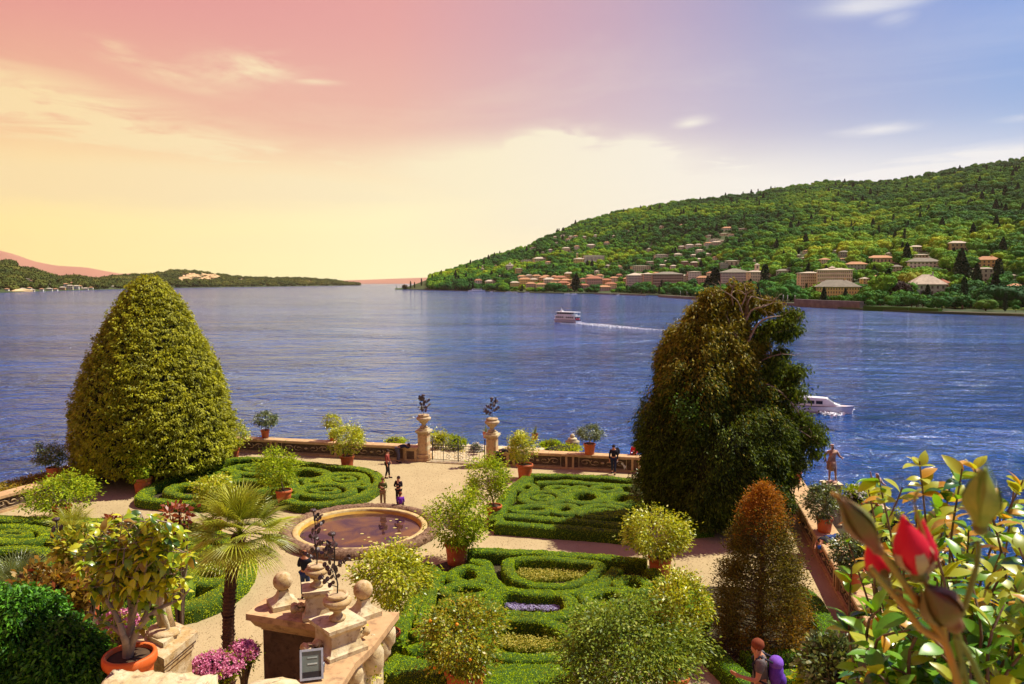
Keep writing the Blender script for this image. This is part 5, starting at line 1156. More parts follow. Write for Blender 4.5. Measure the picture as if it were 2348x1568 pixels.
for i in range(38):
    a = i*2.399; e = [1.25, .95, .6, .3, .05, -.3, -.62][min(6, int(i/38*7))]; d = np.array([math.cos(a)*math.cos(e), math.sin(a)*math.cos(e), math.sin(e)])
    palm_frond(tp+[0, 0, .04*rnd.random()], d, 1.55*rnd.uniform(.9, 1.08) if i < 32 else 1.3, M['palm'], t, 28)
# low fan palm at the left edge
pb = PY(38, 1350, 12.5); t = thing('low_fan_palm', 'low bluish green fan palm at the left edge above the dark bush', 'palm tree', pb)
M['palm2'] = leafmat('low_palm_leaf', (.06, .09, .03), (.2, .24, .06), .3, .4, .6)
MB().tube([(0, 0, -6.2), (0, 0, 0.02)], [.12, .1], 9).build('trunk', M['palm_bark'], t)
for i in range(26):
    a = i*2.399; e = 1.2-1.3*i/26; palm_frond(np.zeros(3), np.array([math.cos(a)*math.cos(e), math.sin(a)*math.cos(e), math.sin(e)]), .72, M['palm2'], t, 20)
pb = PY(165, 1215, 15.5); t = thing('low_fan_palm', 'small yellow green palm behind the metal rose at the left', 'palm tree', pb); MB().tube([(0, 0, -6.4), (0, 0, 0)], [.1, .09], 8).build('trunk', M['palm_bark'], t)
for i in range(16):
    a = i*2.399; e = 1.3-1.0*i/16; palm_frond(np.zeros(3), np.array([math.cos(a)*math.cos(e), math.sin(a)*math.cos(e), math.sin(e)]), .6, M['palm'], t, 16)
# ------------------------------------------------------------------ upper terraces under the camera (below the frame)
def pl(name, x0, x1, y0, y1, z0, z1, mat=None): tag(MB().box(((x0+x1)/2, (y0+y1)/2, (z0+z1)/2), (x1-x0, y1-y0, z1-z0)).build(name, mat or M['stone'], None, True), kind='structure')
pl('terrace_ground', -14, 14, -6, 11.25, -1, 4.8)
pl('stair_landing', 3.0, 9, 11.254, 13.6, -1, 3.52)
pl('upper_terrace_ground', -14, 14, -6, 2.0, 4.8, 9.2)

# ------------------------------------------------------------------ parapets with stone balls, urns and a floodlight
ZS = 6.10
def slab(t, poly, z, over=.0, body_z=-.5, matb='stone_dark', matt='coping'):  # body colour carries the light: dark for the shaded parapet, pale for the sunlit
    P = np.array([G(x, y, z)[:2] for x, y in poly]); c = P.mean(0)
    if (np.cross(np.diff(P, axis=0)[:-1], np.diff(P, axis=0)[1:]).sum()) < 0: P = P[::-1]
    def ins(d): 
        n = len(P); out_ = []
        for i in range(n):
            a, b, e = P[i-1], P[i], P[(i+1) % n]; d1 = nrm2(b-a); d2 = nrm2(e-b); n1 = np.array([-d1[1], d1[0]]); n2 = np.array([-d2[1], d2[0]]); bis = nrm2(n1+n2); out_.append(b+bis*d/max(.4, bis@n1))
        return np.array(out_)
    lv = [(0, z), (0, z-.10), (.05, z-.13), (.10, z-.22), (.17, z-.28), (.17, z-.30)]
    m = MB(); n = len(P); rings = [np.concatenate([ins(d), np.full((n, 1), zz)], 1) for d, zz in lv]
    V = np.concatenate(rings); m.add(V, [[k*n+i, (k+1)*n+i, (k+1)*n+(i+1) % n, k*n+(i+1) % n] for k in range(len(lv)-1) for i in range(n)]+[list(range(n))]); m.build('coping_slab', M[matt], t, True)
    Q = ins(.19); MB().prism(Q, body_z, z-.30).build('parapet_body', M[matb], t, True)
a0 = G(680, 1420, 0); t = thing('parapet', 'heavy stone parapet with shade painted into its dark sides and a moulded top holding the left stone ball', 'stone parapet', G(680, 1420, ZS)*[1, 1, 0])
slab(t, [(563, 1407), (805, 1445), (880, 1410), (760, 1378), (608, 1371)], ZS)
t = thing('parapet', 'sunlit crumbling stone parapet running towards the camera under the two urns', 'stone parapet', G(830, 1470, ZS)*[1, 1, 0])
slab(t, [(915, 1403), (892, 1433), (857, 1480), (816, 1518), (770, 1590), (660, 1590), (752, 1470), (830, 1402)], ZS+.004, matb='stone_pale')
for i, (x, y) in enumerate([(885, 1442), (868, 1462), (848, 1487), (830, 1503), (806, 1530), (797, 1552)]):
    p = G(x+4, y+16, ZS-.30-.12*(i % 2)); MB().ball((0, 0, 0), .13+.03*(i % 3), 8, 6, (1, 1.1, 1.5), .16).build('broken_block', M['stone_pale'], None); o = bpy.data.objects['broken_block' if i == 0 else 'broken_block.%03d' % i]; o.parent = t; o.location = Vector(p)-t.location
# climbing plant on the right face of this parapet
P = np.array([G(x, y, 5.4) for x, y in zip(rng.uniform(835, 858, 420), rng.uniform(1512, 1570, 420))])+rng.normal(size=(420, 3))*[.08, .08, .3]
tag(link('creeper', leafmesh('creeper', P, rng.normal(size=P.shape)+[.4, -.6, 0], .07, .04, M['citrus_y'])), 'small green creeper hanging on the sunlit parapet face', 'creeper', kind='stuff')
def ped(cx_, cy_, wpx, hgt, lab, rot=.5, z=ZS):
    p = G(cx_, cy_, z+.008); k = proj(p)[2]/F; w = wpx*k; t = thing('urn_pedestal', lab, 'pedestal', p, rot)
    m = MB(); lv = [(w*.56, 0), (w*.56, .05), (w*.50, .07), (w*.45, .12), (w*.42, .16), (w*.42, hgt-.12), (w*.46, hgt-.10), (w*.54, hgt-.05), (w*.54, hgt)]
    P = []; 
    for r, zz in lv: P += [(-r, -r, zz), (r, -r, zz), (r, r, zz), (-r, r, zz)]
    m.add(P, [[4*k_+i, 4*k_+(i+1) % 4, 4*k_+4+(i+1) % 4, 4*k_+4+i] for k_ in range(len(lv)-1) for i in range(4)]+[[4*len(lv)-4+i for i in range(4)]]); m.build('pedestal_body', M['stone_pale'], t)
    for s in (-1, 1):
        s_ = MB(); c = np.array([s*w*.62, 0, .10])
        s_.tube([c+[s*w*(.02+.018*q)*math.cos(q*.7), 0, .05+w*(.03+.014*q)*math.sin(q*.7)] for q in range(11)], [w*.10]*11, 7); s_.tube([c+[s*w*.2, -.1*w, .02], c+[s*w*.2, .3*w, .02]], .06, 8); s_.build('volute', M['stone_dirty'], t)
    return p+[0, 0, hgt]
q = ped(728, 1407, 62, .44, 'pale stone block with scrolls carrying the rear urn', .3); urn(q, 1.02*.36/.53, 'rear weathered stone urn behind the pedestal scrolls', 'dark metal rose plant in the rear urn seen against the pond', .85, M['stone_dirty'], 5, -.03)
q = ped(775, 1487, 88, .42, 'pale stone block with scrolls carrying the front urn', .75); urn(q, 1.12*.36/.53, 'front weathered stone urn nearest the floodlight', 'dark metal rose plant in the front urn', .85, M['stone_dirty'], 12, -.05)
def ballfin(cx_, cy_, rpx, foot, lab, rot):
    p = G(foot[0], foot[1], ZS+.006); k = proj(p)[2]/F; r = rpx*k; cz = PY(cx_, cy_, p[1])[2]-p[2]
    t = thing('ball_finial', lab, 'stone ball', p, rot); w = r*1.55
    m = MB(); hs = cz-r*.9; w = r*1.4; lv = [(w, 0), (w, hs*.27), (w*.9, hs*.31), (w*.62, hs*.45), (w*.44, hs*.65), (w*.34, hs*.88), (w*.36, hs*1.0)]
    P = []
    for rr, zz in lv: P += [(-rr, -rr, zz), (rr, -rr, zz), (rr, rr, zz), (-rr, rr, zz)]
    m.add(P, [[4*k_+i, 4*k_+(i+1) % 4, 4*k_+4+(i+1) % 4, 4*k_+4+i] for k_ in range(len(lv)-1) for i in range(4)]); m.build('finial_foot', M['stone_pale'], t)
    MB().ball((0, 0, cz), r, 28, 18, (1, 1, 1), .006).build('ball', M['stone_dirty'], t)
ballfin(645, 1332, 21.5, (649, 1387), 'left mossy stone ball on a flared foot', .55)
ballfin(832, 1352, 22, (833, 1410), 'right pale stone ball on a flared foot', .75)
# floodlight
p = G(715, 1556, ZS+.01); k = proj(p)[2]/F; t = thing('floodlight', 'silver framed floodlight with a glass front standing on the parapet', 'floodlight', p, R(14))
w_, h_ = 52*k, 66*k; tl = R(-22); ax = np.array([[1, 0, 0], [0, math.cos(tl), math.sin(tl)], [0, -math.sin(tl), math.cos(tl)]])
M['silver'] = surf('silver_metal', (.36, .38, .42), (.28, .3, .34), 20, .45, metal=0, spec=.5, bstr=.05)
M['lampglass'] = surf('lamp_glass', (.10, .13, .12), (.16, .2, .18), 3, .06, spec=.9, bstr=0)
M['reflector'] = surf('reflector', (.32, .38, .34), (.5, .55, .5), 5, .2, spec=.8, bstr=0)
c = np.array([0, 0, h_*.52]); L3 = lambda x, y, z: c+ax[0]*x+ax[1]*y+ax[2]*z
MB().box(L3(0, .07, 0), (w_*.94, .12, h_*.94), ax).build('housing', M['silver'], t)
f_ = MB(); e = w_*.09
for s in (-1, 1): f_.box(L3(s*(w_/2-e/2), 0, 0), (e, .03, h_), ax); f_.box(L3(0, 0, s*(h_/2-e/2)), (w_-2*e-.002, .03, e), ax)
f_.build('front_frame', M['silver'], t)
MB().box(L3(0, .004, h_*.1), (w_-2*e, .006, h_*.66), ax).build('glass_pane', M['lampglass'], t); MB().box(L3(0, .004, -h_*.33), (w_-2*e, .007, h_*.19), ax).build('dark_strip', M['glass'], t)
MB().box(L3(.01, -.002, h_*.02), (w_*.42, .004, .018), ax).box(L3(.01, -.002, h_*.22), (w_*.42, .004, .014), ax).build('lamp_tube', M['reflector'], t)
MB().box((0, .08, .012), (w_*.8, .16, .024)).tube([L3(w_*.52, .06, -.05), L3(w_*.52, .06, 0), (w_*.5, .1, .02)], .012, 5).build('bracket', M['silver'], t)
tag(MB().ball(G(625, 1592, 6.2), 1, 14, 9, (.42, .30, .15), .05).build('stone_block', M['stone_pale'], None, True), 'rounded stone block at the bottom edge left of the floodlight', 'stone')

# ------------------------------------------------------------------ people and statues
def skin(name, V, E, rad, mat, parent, lv=1):
    me = bpy.data.meshes.new('tmp'); me.from_pydata([tuple(v) for v in V], E, []); o = bpy.data.objects.new('tmp', me); col.objects.link(o)
    o.modifiers.new('s', 'SKIN').use_smooth_shade = True
    for i, r in enumerate(rad): me.skin_vertices[0].data[i].radius = (r, r) if not hasattr(r, '__len__') else r
    me.skin_vertices[0].data[0].use_root = True
    s_ = o.modifiers.new('d', 'SUBSURF'); s_.levels = lv; s_.render_levels = lv
    dg = bpy.context.evaluated_depsgraph_get(); m2_ = bpy.data.meshes.new_from_object(o.evaluated_get(dg)); bpy.data.objects.remove(o); bpy.data.meshes.remove(me)
    m2_.name = name; m2_.materials.clear(); m2_.materials.append(mat); m2_.polygons.foreach_set('use_smooth', np.ones(len(m2_.polygons), bool)); return link(name, m2_, parent)
J0 = dict(pel=(0, 0, .95), sp=(0, 0, 1.14), ch=(0, 0, 1.33), nk=(0, .0, 1.48), hd=(0, .02, 1.60), tp=(0, .02, 1.70), fc=(0, .085, 1.585),
          sl=(-.17, 0, 1.41), el=(-.23, -.01, 1.14), wl=(-.23, .06, .90), hl=(-.225, .09, .82), sr=(.17, 0, 1.41), er=(.23, -.01, 1.14), wr=(.23, .06, .90), hr=(.225, .09, .82),
          pl=(-.09, 0, .90), kl=(-.10, .02, .50), al=(-.10, -.02, .09), tl=(-.11, .13, .03), pr=(.09, 0, .90), kr=(.10, .02, .50), ar=(.10, -.02, .09), tr=(.11, .13, .03))
CLOTH = {}
def cloth(c):
    if c not in CLOTH: CLOTH[c] = surf('cloth_%d' % len(CLOTH), c, tuple(x*.7 for x in c), 14, .85, bstr=.3)
    return CLOTH[c]
def person(lab, loc, face, H=1.72, pose=None, top=(.05, .05, .06), bot=(.05, .05, .07), hair=(.05, .025, .012), longsleeve=True, shoes=(.03, .02, .02), name='person', mat=None, skinc=None, long_hair=False, cat='person', fat=1, fingers=True, extra=None):
    J = dict(J0); J.update(pose or {}); s = H/1.72; J = {k: np.array(v, float)*s for k, v in J.items()}
    t = thing(name, lab, cat, loc, face); sk = mat or M['skin']
    names = list(J0.keys()); V = [J[k] for k in names]; ix = {k: i for i, k in enumerate(names)}
    E = [('pel', 'sp'), ('sp', 'ch'), ('ch', 'nk'), ('nk', 'hd'), ('hd', 'tp'), ('hd', 'fc'), ('ch', 'sl'), ('sl', 'el'), ('el', 'wl'), ('wl', 'hl'), ('ch', 'sr'), ('sr', 'er'), ('er', 'wr'), ('wr', 'hr'), ('pel', 'pl'), ('pl', 'kl'), ('kl', 'al'), ('al', 'tl'), ('pel', 'pr'), ('pr', 'kr'), ('kr', 'ar'), ('ar', 'tr')]
    rad = dict(pel=.125, sp=.115, ch=.125, nk=.055, hd=.098, tp=.06, fc=.022, sl=.062, el=.042, wl=.028, hl=.032, sr=.062, er=.042, wr=.028, hr=.032, pl=.088, kl=.055, al=.037, tl=.03, pr=.088, kr=.055, ar=.037, tr=.03)
    Rr = [rad[k]*s*fat for k in names]; EE = [(ix[a], ix[b]) for a, b in E]
    if fingers:
        for h_k, w_k, sg in (('hl', 'wl', -1), ('hr', 'wr', 1)):
            d = nrm2(J[h_k]-J[w_k]); sd_ = nrm2(np.cross(d, [0.1, 1, .2])); up_ = np.cross(sd_, d)
            for q, (o_q, ln) in enumerate([(-.027, .062), (-.009, .075), (.009, .07), (.026, .055)]):
                b = J[h_k]+sd_*o_q*s+d*.03*s; m1 = b+d*ln*.55*s; e = b+d*ln*.9*s-up_*.025*s
                i0 = len(V); V += [b, m1, e]; Rr += [.010*s, .009*s, .007*s]; EE += [(ix[h_k], i0), (i0, i0+1), (i0+1, i0+2)]
            b = J[w_k]*.45+J[h_k]*.55+sd_*-.035*s; i0 = len(V); V += [b, b+(d*.5-sd_*.5)*.05*s]; Rr += [.011*s, .008*s]; EE += [(ix[h_k], i0), (i0, i0+1)]
    skin('body', V, EE, Rr, sk, t)
    if mat is None:
        keys = ['pel', 'sp', 'ch', 'sl', 'el', 'sr', 'er', 'nk']; ed = [(0, 1), (1, 2), (2, 3), (3, 4), (2, 5), (5, 6), (2, 7)]; rr = [.14, .135, .148, .082, .058, .082, .058, .072]
        if longsleeve: keys += ['wl', 'wr']; ed += [(4, 8), (6, 9)]; rr += [.042, .042]
        else:
            J['m1'] = J['sl']*.4+J['el']*.6; J['m2'] = J['sr']*.4+J['er']*.6; keys[4] = 'm1'; keys[6] = 'm2'; rr[4] = rr[6] = .068
        Vt = [J[k] for k in keys]; Vt[0] = Vt[0]*.85+Vt[1]*.15; Vt[7] = Vt[7]*.55+J['ch']*.45
        skin('shirt', Vt, ed, [r*s*fat for r in rr], cloth(top), t)
        keys = ['pel', 'pl', 'kl', 'al', 'pr', 'kr', 'ar']; Vt = [J[k]+0 for k in keys]; Vt[3] = Vt[3]*.9+Vt[2]*.1; Vt[6] = Vt[6]*.9+Vt[5]*.1
        skin('trousers', Vt, [(0, 1), (1, 2), (2, 3), (0, 4), (4, 5), (5, 6)], [r*s*fat for r in (.138, .106, .074, .056, .106, .074, .056)], cloth(bot), t)
        for a, b in (('al', 'tl'), ('ar', 'tr')):
            MB().tube([J[a]+(J[a]-J[b])*.35-[0, 0, .035*s], J[a]-[0, 0, .04*s], J[b], J[b]+(J[b]-J[a])*.22], [.03*s, .05*s, .045*s, .02*s], 8).build('shoe', cloth(shoes), t)
        hv = nrm2(J['tp']-J['nk']); fd = nrm2(J['fc']-J['hd']+1e-6); c = J['hd']+hv*.042*s-fd*.034*s
        m = MB(); m.ball(c, .106*s, 14, 9, (.92, .98, .95), .03)
        if long_hair: m.tube([c-fd*.05*s, c-fd*.09*s-hv*.14*s, c-fd*.08*s-hv*.30*s], [.09*s, .085*s, .03*s], 8)
        m.build('hair', cloth(hair), t)
        sd_ = nrm2(np.cross(fd, hv))
        for q in (-1, 1):
            MB().ball(J['hd']+fd*.094*s+sd_*q*.033*s+hv*.012*s, .009*s, 6, 4).build('eye', M['glass'], t); MB().ball(J['hd']+sd_*q*.1*s-hv*.005*s, .022*s, 6, 4, (.5, .8, 1.2)).build('ear', M['skin'], t)
        MB().ball(J['hd']+fd*.09*s-hv*.045*s, .016*s, 6, 4, (1.3, .5, .4)).build('mouth', cloth((.4, .1, .07)), t)
    if extra: extra(t, J, s)
    return t
def fz(px, py): return G(px, py, 0)
walkL = dict(kl=(-.09, .14, .52), al=(-.09, .10, .10), tl=(-.1, .25, .05), kr=(.09, -.05, .50), ar=(.09, -.26, .12), tr=(.1, -.12, .04))
crossed = dict(el=(-.25, .04, 1.16), wl=(-.02, .22, 1.22), hl=(.05, .2, 1.24), er=(.25, .04, 1.16), wr=(.05, .24, 1.18), hr=(-.03, .24, 1.2))
person('young visitor in a red brown jacket looking down, alone on the gravel by the gate', fz(888, 1096), R(-100), 1.66, dict(hd=(0, .05, 1.59), fc=(0, .12, 1.54), kl=(-.08, .06, .5), al=(-.08, .10, .09), tl=(-.08, .25, .03), ar=(.08, -.09, .09), tr=(.08, .05, .03), wl=(-.2, .12, .98), hl=(-.19, .16, .9)), (.30, .05, .035), (.03, .018, .02), (.04, .02, .015))
person('boy in olive jacket and tan trousers with folded arms behind the pond', fz(878, 1163), R(175), 1.50, crossed, (.12, .12, .03), (.35, .22, .1), (.16, .07, .03))
person('boy in a dark hooded jacket holding a hand to his mouth behind the pond', fz(914, 1160), R(160), 1.52, dict(crossed, wl=(-.06, .18, 1.36), hl=(-.03, .15, 1.44)), (.03, .015, .02), (.03, .018, .02), (.05, .02, .015))
sit = dict(pel=(0, 0, .45), sp=(0, .02, .62), ch=(0, .05, .80), nk=(0, .08, .95), hd=(0, .11, 1.07), tp=(0, .12, 1.17), fc=(0, .185, 1.04), sl=(-.16, .05, .89), el=(-.2, .02, .66), wl=(-.16, .2, .56), hl=(-.15, .26, .54), sr=(.16, .05, .89), er=(.2, .02, .66), wr=(.16, .2, .56), hr=(.15, .26, .54),
           pl=(-.09, .04, .43), kl=(-.12, .42, .45), al=(-.12, .42, .08), tl=(-.13, .55, .03), pr=(.09, .04, .43), kr=(.12, .42, .45), ar=(.12, .42, .08), tr=(.13, .55, .03))
person('child in a purple top sitting with its back to the camera on the pond rim', PC+[ (G(919, 1172)-PC)[0], math.sqrt(max(.1, (Rp-.16)**2-(G(919, 1172)-PC)[0]**2)), -.02], R(5), 1.42, sit, (.19, .03, .42), (.04, .02, .04), (.22, .06, .02))
person('man in dark jacket and jeans standing at the near side of the pond', fz(700, 1372), R(-10), 1.74, dict(el=(-.26, .04, 1.14), wl=(-.1, .22, 1.16), er=(.26, .04, 1.14), wr=(.1, .22, 1.16), hl=(-.02, .25, 1.18), hr=(.02, .23, 1.14)), (.012, .012, .022), (.03, .05, .13), (.30, .11, .04))
# visitors at the wall
bend = dict(pel=(0, -.12, .92), sp=(0, .08, 1.02), ch=(0, .30, 1.05), nk=(0, .45, 1.07), hd=(0, .57, 1.06), tp=(0, .66, 1.10), fc=(0, .60, .98), sl=(-.16, .36, 1.05), el=(-.22, .5, .93), wl=(-.1, .66, .98), hl=(-.05, .72, 1.0), sr=(.16, .36, 1.05), er=(.22, .5, .93), wr=(.1, .66, .98), hr=(.05, .72, 1.0), pl=(-.09, -.12, .88), pr=(.09, -.12, .88), kl=(-.1, -.06, .48), kr=(.1, -.02, .48), al=(-.1, -.12, .09), ar=(.1, -.06, .09), tl=(-.1, .03, .03), tr=(.1, .09, .03))
person('visitor in grey trousers and navy top bending over the stone block left of the gate', fz(916, 1060)-nB*.05, GA*-1-R(60), 1.72, bend, (.02, .02, .05), (.09, .08, .13), (.06, .02, .015))
person('bald man in dark clothes leaning on the wall right of the right gate pier', fz(1147, 1070)-nB*.1, -GA-R(50), 1.70, bend, (.03, .02, .02), (.02, .018, .02), (.42, .2, .11))
person('man in black jacket and cap walking beside the wall near the big dark tree', fz(1406, 1087), R(168), 1.74, dict(walkL, hd=(.0, .03, 1.6)), (.016, .017, .03), (.02, .03, .07), (.03, .015, .015),
       extra=lambda t, J, s: (MB().ball(J['ch']+np.array([-.2, -.2, -.02]), .2, 9, 7, (.8, .6, 1.2), .06).build('rucksack', cloth((.015, .015, .025)), t), MB().ball(J['hl']+[0, .03, -.04], .045, 6, 5, (.7, .6, 1.3)).build('bottle', cloth((.4, .42, .45)), t)))
person('woman with long dark hair in a red jacket half hidden by the big dark tree', fz(1454, 1078), R(150), 1.68, dict(wl=(-.1, .2, 1.2), hl=(-.05, .22, 1.22)), (.62, .02, .03), (.015, .015, .02), (.03, .015, .012), long_hair=True)
# small pale dog at her feet
p = fz(1436, 1081); t = thing('dog', 'small white dog sitting at the foot of the wall by the woman in red', 'dog', p, R(100))
skin('dog_body', [(0, 0, .28), (0, .10, .34), (0, .2, .44), (0, .27, .52), (0, .36, .50), (0, -.12, .16), (0, -.26, .12), (-.07, .16, .18), (-.07, .18, .02), (.07, .16, .18), (.07, .18, .02), (-.11, -.10, .10), (-.1, .04, .03), (.11, -.10, .10), (.1, .04, .03), (-.05, .25, .60), (.05, .25, .60)],
     [(0, 1), (1, 2), (2, 3), (3, 4), (0, 5), (5, 6), (1, 7), (7, 8), (1, 9), (9, 10), (5, 11), (11, 12), (5, 13), (13, 14), (3, 15), (3, 16)], [.13, .12, .075, .075, .035, .13, .02, .04, .03, .04, .03, .07, .035, .07, .035, .02, .02], M['white'], t)
# visitor with a cap lying over the right wall
lie = dict(pel=(0, 0, 1.06), sp=(0, .16, 1.12), ch=(0, .32, 1.10), nk=(0, .46, 1.02), hd=(0, .56, .93), tp=(0, .63, .86), fc=(0, .62, 1.0), sl=(-.16, .36, 1.1), el=(-.24, .5, .92), wl=(-.18, .62, .8), hl=(-.15, .66, .76), sr=(.16, .36, 1.1), er=(.26, .44, .95), wr=(.2, .58, .86), hr=(.18, .64, .82),
           pl=(-.09, -.03, 1.07), kl=(-.12, -.36, 1.25), al=(-.12, -.62, 1.06), tl=(-.12, -.7, 1.1), pr=(.09, -.03, 1.07), kr=(.12, -.38, 1.10), ar=(.12, -.72, 1.06), tr=(.12, -.8, 1.1))
p = G(1898, 1240, WH); 
person('visitor in blue jeans with a blue cap slumped over the long right wall', [p[0], p[1], -.02], R(125), 1.66, lie, (.02, .02, .03), (.03, .06, .2), (.02, .12, .62), longsleeve=False)
# man with the purple rucksack on the stairs
def pack(t, J, s):
    c = J['ch']+np.array([0, -.24, -.13]); m = MB(); m.ball(c, 1, 16, 12, (.15, .12, .25), .004); m.build('rucksack', cloth((.13, .04, .42)), t)
    MB().ball(c+[0, -.0, .17], 1, 14, 8, (.145, .12, .11), .01).build('rucksack_lid', cloth((.2, .08, .5)), t); MB().ball(c+[0, -.10, -.12], 1, 12, 8, (.11, .07, .12), .01).build('rucksack_pocket', cloth((.11, .035, .36)), t)
    for q in (-1, 1):
        MB().tube([c+[q*.1, .05, .2], J['ch']+np.array([q*.1, .02, .15]), J['ch']+np.array([q*.12, .13, .02]), J['sp']+np.array([q*.13, .08, -.02]), c+[q*.12, .06, -.2]], [.02]*5, 5).build('strap', cloth((.03, .03, .05)), t)
pf = PY(1745, 1468, 12.15)
person('red haired man in grey t-shirt with a purple rucksack at the bottom right', [pf[0], pf[1], pf[2]-1.76], R(74), 1.78, dict(hd=(0, .07, 1.57), tp=(0, .08, 1.67), fc=(0, .15, 1.52), nk=(0, .03, 1.46), el=(-.24, .06, 1.14), wl=(-.2, .30, 1.16), hl=(-.18, .38, 1.18), er=(.26, .0, 1.12), wr=(.26, .04, .86), hr=(.26, .06, .78)), (.13, .11, .11), (.10, .09, .05), (.20, .045, .015), longsleeve=False, extra=pack)

# statues
def ped2(p, w, h, lab, mat='stone'):
    t = thing('statue_pedestal', lab, 'pedestal', p); MB().box((0, 0, h*.5), (w, w, h)).build('pedestal_body', M[mat], t); MB().box((0, 0, h+.04), (w*1.2, w*1.2, .08)).build('pedestal_cap', M['stone_pale'], t); MB().box((0, 0, .08), (w*1.22, w*1.22, .16)).build('pedestal_base', M[mat], t); return t
Zc = lambda px, py, y: PY(px, py, y)
p = Zc(1906, 1106, 39.5); ped2([p[0], p[1], -1.6], .75, p[2]+1.6-.08, 'pedestal of the reddish draped statue standing against the lake')
def drape(t, J, s):
    m = MB(); m.tube([J['sl']+[0, 0, .03], J['ch']+[0, .10, 0], J['sp']+[.12, .08, 0], J['pr']+[.08, 0, -.05], J['kr']+[.09, -.02, .1]], [.05*s, .07*s, .08*s, .09*s, .05*s], 8); m.tube([J['pel']+[0, .04, .03], J['pel']+[0, .04, -.2], J['kl']*.4+J['kr']*.6+[0, 0, .05]], [.16*s, .15*s, .08*s], 10); m.build('drapery', M['statue'], t)
    m = MB(); m.ball(J['tp']+[0, 0, .0], .075*s, 8, 5, (1.2, 1.2, .6), .12); m.build('wreath', M['statue'], t); MB().ball((0, 0, .02), .3, 10, 6, (1, .9, .35), .15).build('rock_base', M['statue'], t)
stp = dict(kl=(-.14, .04, .5), al=(-.2, -.08, .1), tl=(-.24, .04, .05), hd=(.03, .02, 1.6), tp=(.03, .02, 1.7), sl=(-.18, 0, 1.42), el=(-.30, .03, 1.2), wl=(-.42, .12, 1.14), hl=(-.36, .18, 1.12), er=(.32, -.02, 1.2), wr=(.28, .05, .98), hr=(.22, .1, .9))
person('reddish stone statue of a draped figure standing against the lake at the right', p+[0, 0, .0], R(170), 2.02, stp, mat=M['statue'], name='statue', cat='statue', extra=drape, fingers=False, fat=1.1)
p = Zc(2008, 1160, 34); ped2([p[0], p[1], -1.6], .75, p[2]+1.6-.08, 'pedestal of the second statue hidden by the camellia leaves')
person('second reddish statue with a raised arm half hidden by the camellia leaves', p, R(190), 1.5, dict(stp, er=(.34, 0, 1.55), wr=(.42, .05, 1.78), hr=(.44, .05, 1.86)), mat=M['statue'], name='statue', cat='statue', extra=drape, fingers=False, fat=1.15)
# putto on the near pedestal
ZP = 6.3; P4 = [G(454, 1447, ZP), G(376, 1511, ZP), G(298, 1470, ZP), G(376, 1414, ZP)]; c = np.mean(P4, 0)
t = thing('statue_pedestal', 'moulded sandstone pedestal right of the big terracotta pot', 'pedestal', [c[0], c[1], 4.8])
def rg(k, z): return [c[:2]+(q[:2]-c[:2])*k for q in P4], z
m = MB(); lv = [(1, ZP), (1, ZP-.10), (.93, ZP-.12), (.93, ZP-.16), (.86, ZP-.19), (.86, ZP-.24), (.80, ZP-.27), (.78, ZP-.36), (.78, 4.8)]; V = []
for k_, z_ in lv: V += [(*(c[:2]+(q[:2]-c[:2])*k_), z_) for q in P4]
m.add(V, [[4*a+i, 4*a+4+i, 4*a+4+(i+1) % 4, 4*a+(i+1) % 4] for a in range(len(lv)-1) for i in range(4)]+[[0, 1, 2, 3]]); m.build('pedestal_body', M['stone_dirty'], t, True)
MB().box((c[0]-t.location.x, c[1]-t.location.y, ZP+.03-4.8), (.42, .42, .06), np.array([nrm2(P4[0]-P4[1]), nrm2(P4[1]-P4[2])*-1, [0, 0, 1.]])).build('pedestal_step', M['stone_pale'], t)
person('pale stone statue of a child whose legs show behind the lemon tree', [c[0]-.02, c[1]+.02, ZP+.06], R(150), 1.12, dict(kl=(-.12, .1, .5), al=(-.16, -.02, .1), kr=(.14, .02, .5), ar=(.10, .0, .09), pl=(-.1, 0, .9)), mat=M['stone_pale'], name='statue', cat='statue', extra=lambda t, J, s: MB().ball((.02, .0, .0), .22, 9, 6, (1.2, .9, .3), .15).tube([(.05, -.08, 0), (.07, -.07, .3), (.05, -.05, .55)], [.13, .09, .06], 8).build('tree_stump', M['stone_dirty'], t), fingers=False, fat=1.25)

# ------------------------------------------------------------------ boats
def hull(L, Bm, H, mat, t, name='hull', sheer=.25, z0=0):
    n = 14; P = []
    for i in range(n+1):
        u = i/n; x = -L/2+L*u; w = Bm/2*(1 if u < .55 else math.cos((u-.55)/.45*math.pi/2)**.75); w = max(w, .03); sh = H*(1+sheer*u**3)
        P += [(x, -w*.7 if u < .99 else 0, z0-.4), (x, -w*.9, z0+sh*.3), (x+(.03*L*u**4), -w, z0+sh), (x+(.03*L*u**4), w, z0+sh), (x, w*.9, z0+sh*.3), (x, w*.7 if u < .99 else 0, z0-.4)]
    m = MB(); m.add(P, [[6*i+j, 6*i+6+j, 6*i+6+(j+1) % 6, 6*i+(j+1) % 6] for i in range(n) for j in range(6)]+[[0, 1, 2, 3, 4, 5]]); m.build(name, mat, t); return P
p = G(1298, 739, WZ); k = proj(p)[2]/F
M['lampwhite'] = M['white']
M['hullshade'] = surf('shaded_white_paint', (.46, .48, .60), (.4, .42, .54), 3, .4, bstr=.05)  # white hulls: the bluish shade on their sides is put into this colour
t = thing('passenger_ferry', 'white two deck passenger ferry leaving a foam wake in mid lake', 'ferry', p, R(138)); Lf = 96*k*1.0; Bf = 21*k
Lf, Bf = 22.0*k/.31, 7.2*k/.31; s = k/.27
hull(Lf, Bf, 1.7*s, M['hullshade'], t); hull(Lf*1.004, Bf*1.02, .3*s, M['navy'], t, 'rubbing_strake', .2, 1.62*s)
MB().box((-Lf*.04, 0, 2.95*s), (Lf*.80, Bf*.86, 2.1*s)).build('lower_deck_cabin', M['white'], t)
